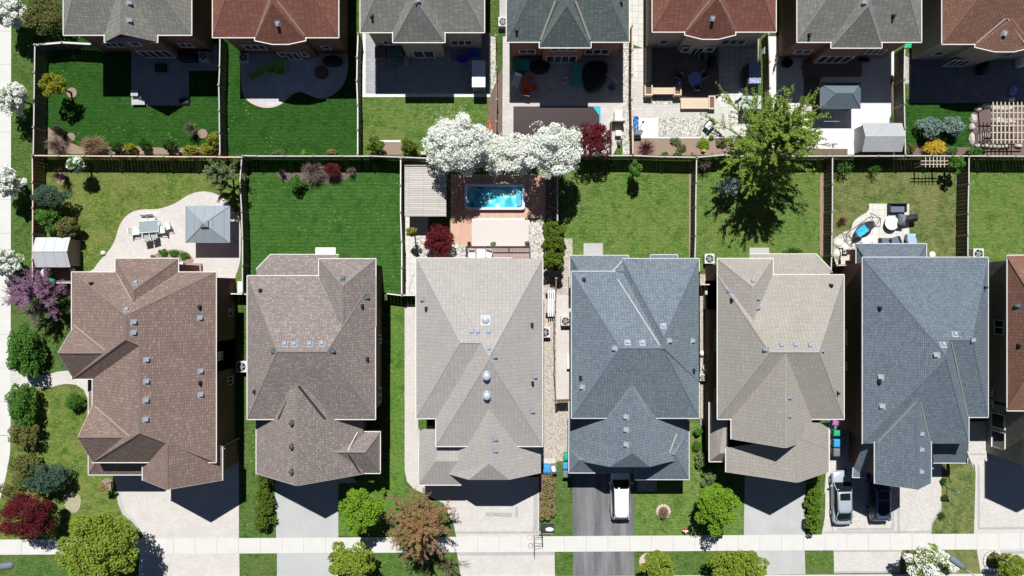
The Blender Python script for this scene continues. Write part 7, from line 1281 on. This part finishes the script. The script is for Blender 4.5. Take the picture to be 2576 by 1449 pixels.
e = thing('wheelbarrow', 'dark cart with light tray on the white pebbles', 'cart', (0, 0, 0)); m = MB(); m.grid([[(-.28, -.36, .35), (.28, -.36, .35), (.28, .36, .35), (-.28, .36, .35)], [(-.36, -.46, .62), (.36, -.46, .62), (.36, .46, .62), (-.36, .46, .62)], [(-.31, -.41, .62), (.31, -.41, .62), (.31, .41, .62), (-.31, .41, .62)], [(-.26, -.33, .42), (.26, -.33, .42), (.26, .33, .42), (-.26, .33, .42)]]); m.build('tray', CHARC, e); m = MB(); m.box((0, 0, .45), (.5, .66, .04)); m.build('load', WHP, e)
for k in (-1, 1): MB().tube([(k * .12, .6, .2), (k * .3, 0, .34), (k * .32, -.95, .6)], .022).build('handle', GREYP, e)
MB().cyl((-.05, .62, .2), (.05, .62, .2), .2, .2, 14).build('wheel', TYRE, e); put(e, at('a2', 1783, 1135, .4), R(-42))
e = thing('tarp_heap', 'crumpled blue tarpaulin heap against the brown board fence', 'tarpaulin', (*T('a2', 1122, 1115)[:2], 0)); rr = []
for i in range(8): rr.append([T('a2', 1100 + j * 9, 1055 + i * 17, .25) + Vector((random.uniform(-.05, .05), random.uniform(-.05, .05), random.uniform(-.1, .3))) for j in range(6)])
MB().grid(rr, False, False).build('sheet', col('tarp_blue', (.10, .28, .62), .5, .3), e); box_thing('cool_box', 'pale blue cool box below the blue tarpaulin heap', 'box', 'a2', 1112, 1175, 1178, 1216, .9, col('cool_blue', (.62, .66, .72)), top=GREYP); p = T('a2', 1184, 1110, .9); e = thing('parasol_stand', 'thin grey pole on a round foot on the white slab', 'stand', (p.x, p.y, 0)); q = T('a2', 1155, 1160, .0); m = MB(); m.cyl((q.x, q.y, 0), (p.x, p.y, 1.2), .025); m.build('pole', GREYP, e); m = MB(); m.ell((p.x, p.y, 1.2), (.11, .11, .08), 10, 6); m.build('knob', CHARC, e)
p = T('a2', 2262, 460, .8); e = thing('draped_cloth', 'white cloth hanging over the fence near the hot tub', 'cloth', (p.x, p.y, .3)); m = MB(); m.ng([T('a2', 2290, 425, 1.6), T('a2', 2290, 485, 1.5), T('a2', 2250, 490, .7), T('a2', 2240, 478, .7)]); m.build('cloth', WHP, e).modifiers.new('t', 'SOLIDIFY').thickness = .04
p = T('a2', 2052, 872, .6); e = thing('folded_parasol', 'folded white parasol lying at the edge of the big green tree', 'parasol', (p.x, p.y, 0)); m = MB(); m.cyl(T('a2', 2075, 850, .5), T('a2', 2030, 905, .4), .22, .10, 8); m.build('canopy', WHP, e); m = MB(); m.cyl(T('a2', 2030, 905, .4), T('a2', 2020, 940, .35), .025); m.build('pole', CHARC, e)
e = thing('swing_canopy', 'pale striped canopy seat half hidden by the big green tree', 'swing seat', (*T('a2', 2170, 920)[:2], 0)); A, B_ = T('a2', 2085, 868, 1.8), T('a2', 2255, 985, 1.8); m = MB(); m.box(((A.x + B_.x) / 2, (A.y + B_.y) / 2, 1.8), (B_.x - A.x, A.y - B_.y, .06)); m.build('canopy', ribbed('striped_canvas', (.45, .52, .56), .35), e); [MB().cyl((x, y, 0), (x, y, 1.8), .035).build('post', CHARC, e) for x in (A.x + .1, B_.x - .1) for y in (A.y - .1, B_.y + .1)]; m = MB(); m.box(((A.x + B_.x) / 2, (A.y + B_.y) / 2, .45), (B_.x - A.x - .5, .5, .08)); m.build('seat', GREYP, e)
box_thing('speckled_stool', 'small covered stool in the soil bed near the big green tree', 'stool', 'a2', 1990, 1245, 2035, 1290, .6, CHARC, top=spk)
# white slab patio yard
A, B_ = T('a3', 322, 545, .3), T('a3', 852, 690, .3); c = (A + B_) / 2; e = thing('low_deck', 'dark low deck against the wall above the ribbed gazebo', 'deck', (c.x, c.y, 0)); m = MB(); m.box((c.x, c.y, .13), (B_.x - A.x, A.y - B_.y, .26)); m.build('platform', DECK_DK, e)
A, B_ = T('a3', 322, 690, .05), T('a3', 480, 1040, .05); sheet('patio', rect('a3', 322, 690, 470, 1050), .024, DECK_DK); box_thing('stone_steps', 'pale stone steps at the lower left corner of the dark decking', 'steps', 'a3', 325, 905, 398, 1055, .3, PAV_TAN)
def bike(label, t, x, y, rz):
    e = thing('bicycle', label, 'bicycle', (0, 0, 0), 'bicycles by the white patio wall')
    for k in (-.52, .52):
        m = MB(); m.tube([(k + .33 * math.cos(a), 0, .34 + .33 * math.sin(a)) for a in [i * math.pi / 8 for i in range(17)]], .022, 5); m.build('wheel', TYRE, e)
    m = MB(); m.tube([(-.52, 0, .34), (-.15, 0, .8), (.38, 0, .85), (.0, 0, .32), (-.52, 0, .34)], .022, 5); m.tube([(.52, 0, .34), (.38, 0, .98)], .022, 5); m.build('frame', GREYP, e); m = MB(); m.tube([(.38, -.28, 1.0), (.38, .28, 1.0)], .018, 5); m.build('handlebar', CHARC, e); m = MB(); m.ell((-.18, 0, .88), (.14, .07, .04), 8, 5); m.build('saddle', BLACK, e); return put(e, at(t, x, y, .4), rz)
bike('bicycle leaning at the far left of the white patio wall', 'a3', 68, 560, R(80)); bike('bicycle in front of the tyres by the maroon brick wall', 'a3', 345, 545, R(60)); tank('round_tub', 'dark round tub by the maroon brick wall', 'tub', 'a3', 175, 565, .55, .45, .5, CHARC); box_thing('dark_bench', 'dark bench by the wall at the right of the white patio door', 'bench', 'a3', 830, 525, 920, 552, .5, BLACK); bike('bicycle lying in shade beside the ribbed gazebo', 'a3', 420, 725, R(25))
p = T('a3', 1278, 408, 1.9); e = thing('play_slide', 'bright green plastic slide top over the fence end', 'slide', (p.x, p.y, 0)); m = MB(); A, B_ = T('a3', 1250, 430, 1.9), T('a3', 1302, 392, 1.9); m.ng([(A.x, A.y, 1.9), (B_.x, A.y + .0, 1.8), (B_.x, B_.y, 1.9), (A.x, B_.y, 1.6)]); o = m.build('chute', col('slide_green', (.02, .55, .25)), e); o.modifiers.new('t', 'SOLIDIFY').thickness = .06; [MB().cyl((x, y, 0), (x, y, 1.6), .04).build('leg', CHARC, e) for x, y in ((A.x + .2, A.y + .2), (B_.x - .2, B_.y - .2))]
sheet('soil_bed', rect('a3', 1114, 690, 1136, 1110), .018, MULCH_D)
for y, l in ((715, 'upper'), (1075, 'lower')): u, v = D('a3', 1124, y); bush(u, v, 4, 10, .6, LF_MD, l + ' narrow green plant along the white patio edge', n=160, size=.1)
# dark patio yard at the right
e = thing('toy_car', 'violet-white toy pile in the shade near the pergola', 'toy', (*T('a3', 2218, 865)[:2], 0)); p = T('a3', 2218, 865, .3); MB().ell((p.x, p.y + .5, .25), (.35, .5, .25), 10, 6).build('body', BT, e); MB().ell((p.x, p.y - .3, .15), (.3, .2, .15), 10, 6).build('cushion', LAV, e)
grill('black-covered grill by the wall of the maroon-roofed house', 'a3', 1950, 600, R(70), BLACK, 1.3)
box_thing('white_cabinet', 'white upright unit at the right edge beside the maroon-roofed house', 'cabinet', 'a3', 2295, 510, 2345, 590, 1.0, WHP)
# corner house yard
box_thing('wooden_deck_box', 'reddish-brown wooden landing behind the corner house', 'landing', 'b0', 1658, 1032, 1820, 1105, .5, DECK_RED); box_thing('white_unit', 'white box unit standing on the reddish-brown landing', 'box', 'b0', 1706, 1068, 1772, 1102, 1.1, WHP, z0=.5, top=GREYP); p = T('b0', 1638, 1060, .8); box_thing('white_door_box', 'tall white utility box left of the reddish-brown landing', 'box', 'b0', 1618, 1020, 1655, 1098, 1.2, WHP)
p = T('b0', 408, 1118, .7); e = thing('rain_barrel', 'cream barrel under the silver shed', 'barrel', (p.x, p.y, 0)); MB().cyl((p.x, p.y, 0), (p.x, p.y, .85), .30, .32, 16).build('body', col('cream_plastic', (.70, .66, .55)), e); MB().cyl((p.x, p.y, .85), (p.x, p.y, .89), .33, .33, 16).build('lid', col('cream_lid', (.78, .75, .66)), e)
bag, nt, b = new_mat('bag_plastic'); b.inputs['Base Color'].default_value = (.75, .75, .72, 1)
for x, y, r, mt, l in ((432, 1172, .35, bag, 'white plastic bag heap below the cream barrel'), (470, 1188, .26, GREENP, 'green plastic bag right of the white bag heap'), (435, 1078, .22, BLUEP, 'small blue bag at the shed eave'), (650, 1090, .28, bag, 'pale round tub lid right of the shed')): p = T('b0', x, y, .3); m = MB(); m.grid([[(p.x + math.cos(a) * r * k * random.uniform(.85, 1.15), p.y + math.sin(a) * r * k * random.uniform(.75, 1.05), z) for a in [i * math.pi / 5 for i in range(10)]] for k, z in ((.9, 0), (1, .15), (.85, .35), (.3, .5))]); o = m.build('plastic_bag', mt, None, True); tag(o, l, 'bag')
p = T('b0', 2148, 1205, .8); box_thing('white_meter_box', 'white box at the end of the pink patio beside the short fence', 'box', 'b0', 2150, 1195, 2190, 1300, .6, CONC_WHITE)
# house gap: planks, hose, slabs, bench
e = thing('plank_stack', 'stack of long white planks beside the brown gravel fence', 'planks', (*T('c2', 350, 190)[:2], 0))
for i in range(4): A, B_ = T('c2', 322 + i * 18, 70 - i * 2, .5), T('c2', 336 + i * 18, 305, .5); MB().box(((A.x + B_.x) / 2, (A.y + B_.y) / 2, .9 - i * .05), (B_.x - A.x - .02, A.y - B_.y, .12)).build('plank', WHP, e)
for y in (100, 280): A = T('c2', 350, y, .4); MB().box((A.x, A.y, .36), (.9, .12, .72)).build('support', CHARC, e)
P = [T('b2', x, y, .03) for x, y in ((485, 935), (488, 880), (500, 855), (520, 845), (538, 870), (535, 900), (510, 925), (470, 940))]; e = thing('garden_hose', 'bright green hose loop on the lawn right of the cedars', 'hose', P[0]); MB().tube(P, .022, 5).build('hose', col('hose_green', (.08, .75, .25)), e)
box_thing('long_bench', 'long beige bench box along the blue-grey roof east passage', 'bench', 'c2', 1748, 38, 1790, 240, .9, col('beige_box', (.52, .47, .40))); box_thing('white_crate', 'long white crate against the blue-grey roofed house west wall', 'crate', 'c2', 497, 655, 522, 780, .6, WHP)
for x, y, l in ((1722, 640, 'upper'), (1748, 772, 'lower')): p = T('c2', x, y, .4); m = MB(); m.ell((p.x, p.y, .25), (.22, .3, .25), 10, 6); o = m.build('garden_pot', WHP, None, True); tag(o, l + ' white pot in the narrow passage right of the blue-grey roof', 'pot')
sheet('side_path', rect('d2', 1130, 560, 1310, 682), .024, PAV_GREY); sheet('side_path', [('d1', 750, 560), ('d1', 905, 560), ('d1', 905, 605), ('d1', 750, 605)], .022, CONC_GREY)
P = [T('b1', x, y, .04) for x, y in ((1440, 1120), (1415, 1150), (1410, 1200), (1390, 1240), (1385, 1290), (1420, 1310))]; e = thing('garden_hose', 'thin grey hose on the slab path left of the palest roof', 'hose', P[0]); MB().tube(P, .015, 5).build('hose', GREYP, e)
e = thing('toy_plane', 'orange toy lying on the soil strip by the low thin fence', 'toy', (*T('a1', 2118, 1140)[:2], 0)); p = T('a1', 2118, 1140, .1); m = MB(); m.box((p.x, p.y, .08), (.12, 1.0, .1), R(-5)); m.box((p.x, p.y - .35, .1), (.6, .14, .06), R(-10)); m.box((p.x, p.y + .4, .1), (.35, .12, .06)); m.build('body', ORANGE, e)
box_thing('flat_stone_bench', 'wooden chair frame left of the rear deck by the white blossom', 'bench', 'a1', 1480, 1370, 1540, 1400, .5, WOODP)
p = T('a0', 1880, 1352, .8); e = thing('hoop_frame', 'thin pale hoop frame over the golden shrubs', 'frame', (p.x, p.y, 0)); A, B_ = T('a0', 1780, 1348, .9), T('a0', 1975, 1352, .9); MB().tube([(A.x, A.y, 0), A, B_, (B_.x, B_.y, 0)], .02, 5).build('hoop', GREYP, e)

# fallen petals around the pool trees
pts = []
for u, v, ru, rv, n in ((1130, 470, 60, 60, 420), (1250, 545, 90, 60, 380), (1390, 480, 60, 80, 420), (1130, 300, 70, 50, 160), (1400, 300, 60, 40, 120)):
    for i in range(n): p = W(u + random.gauss(0, ru * .5), v + random.gauss(0, rv * .5)); pts.append((p.x, p.y, .045 + random.random() * .01))
o = leaves('fallen_petals', np.array(pts), .07, BLOS, None, 6.0); tag(o, 'white petals scattered on the ground around the blue pool', 'petals', kind='stuff')
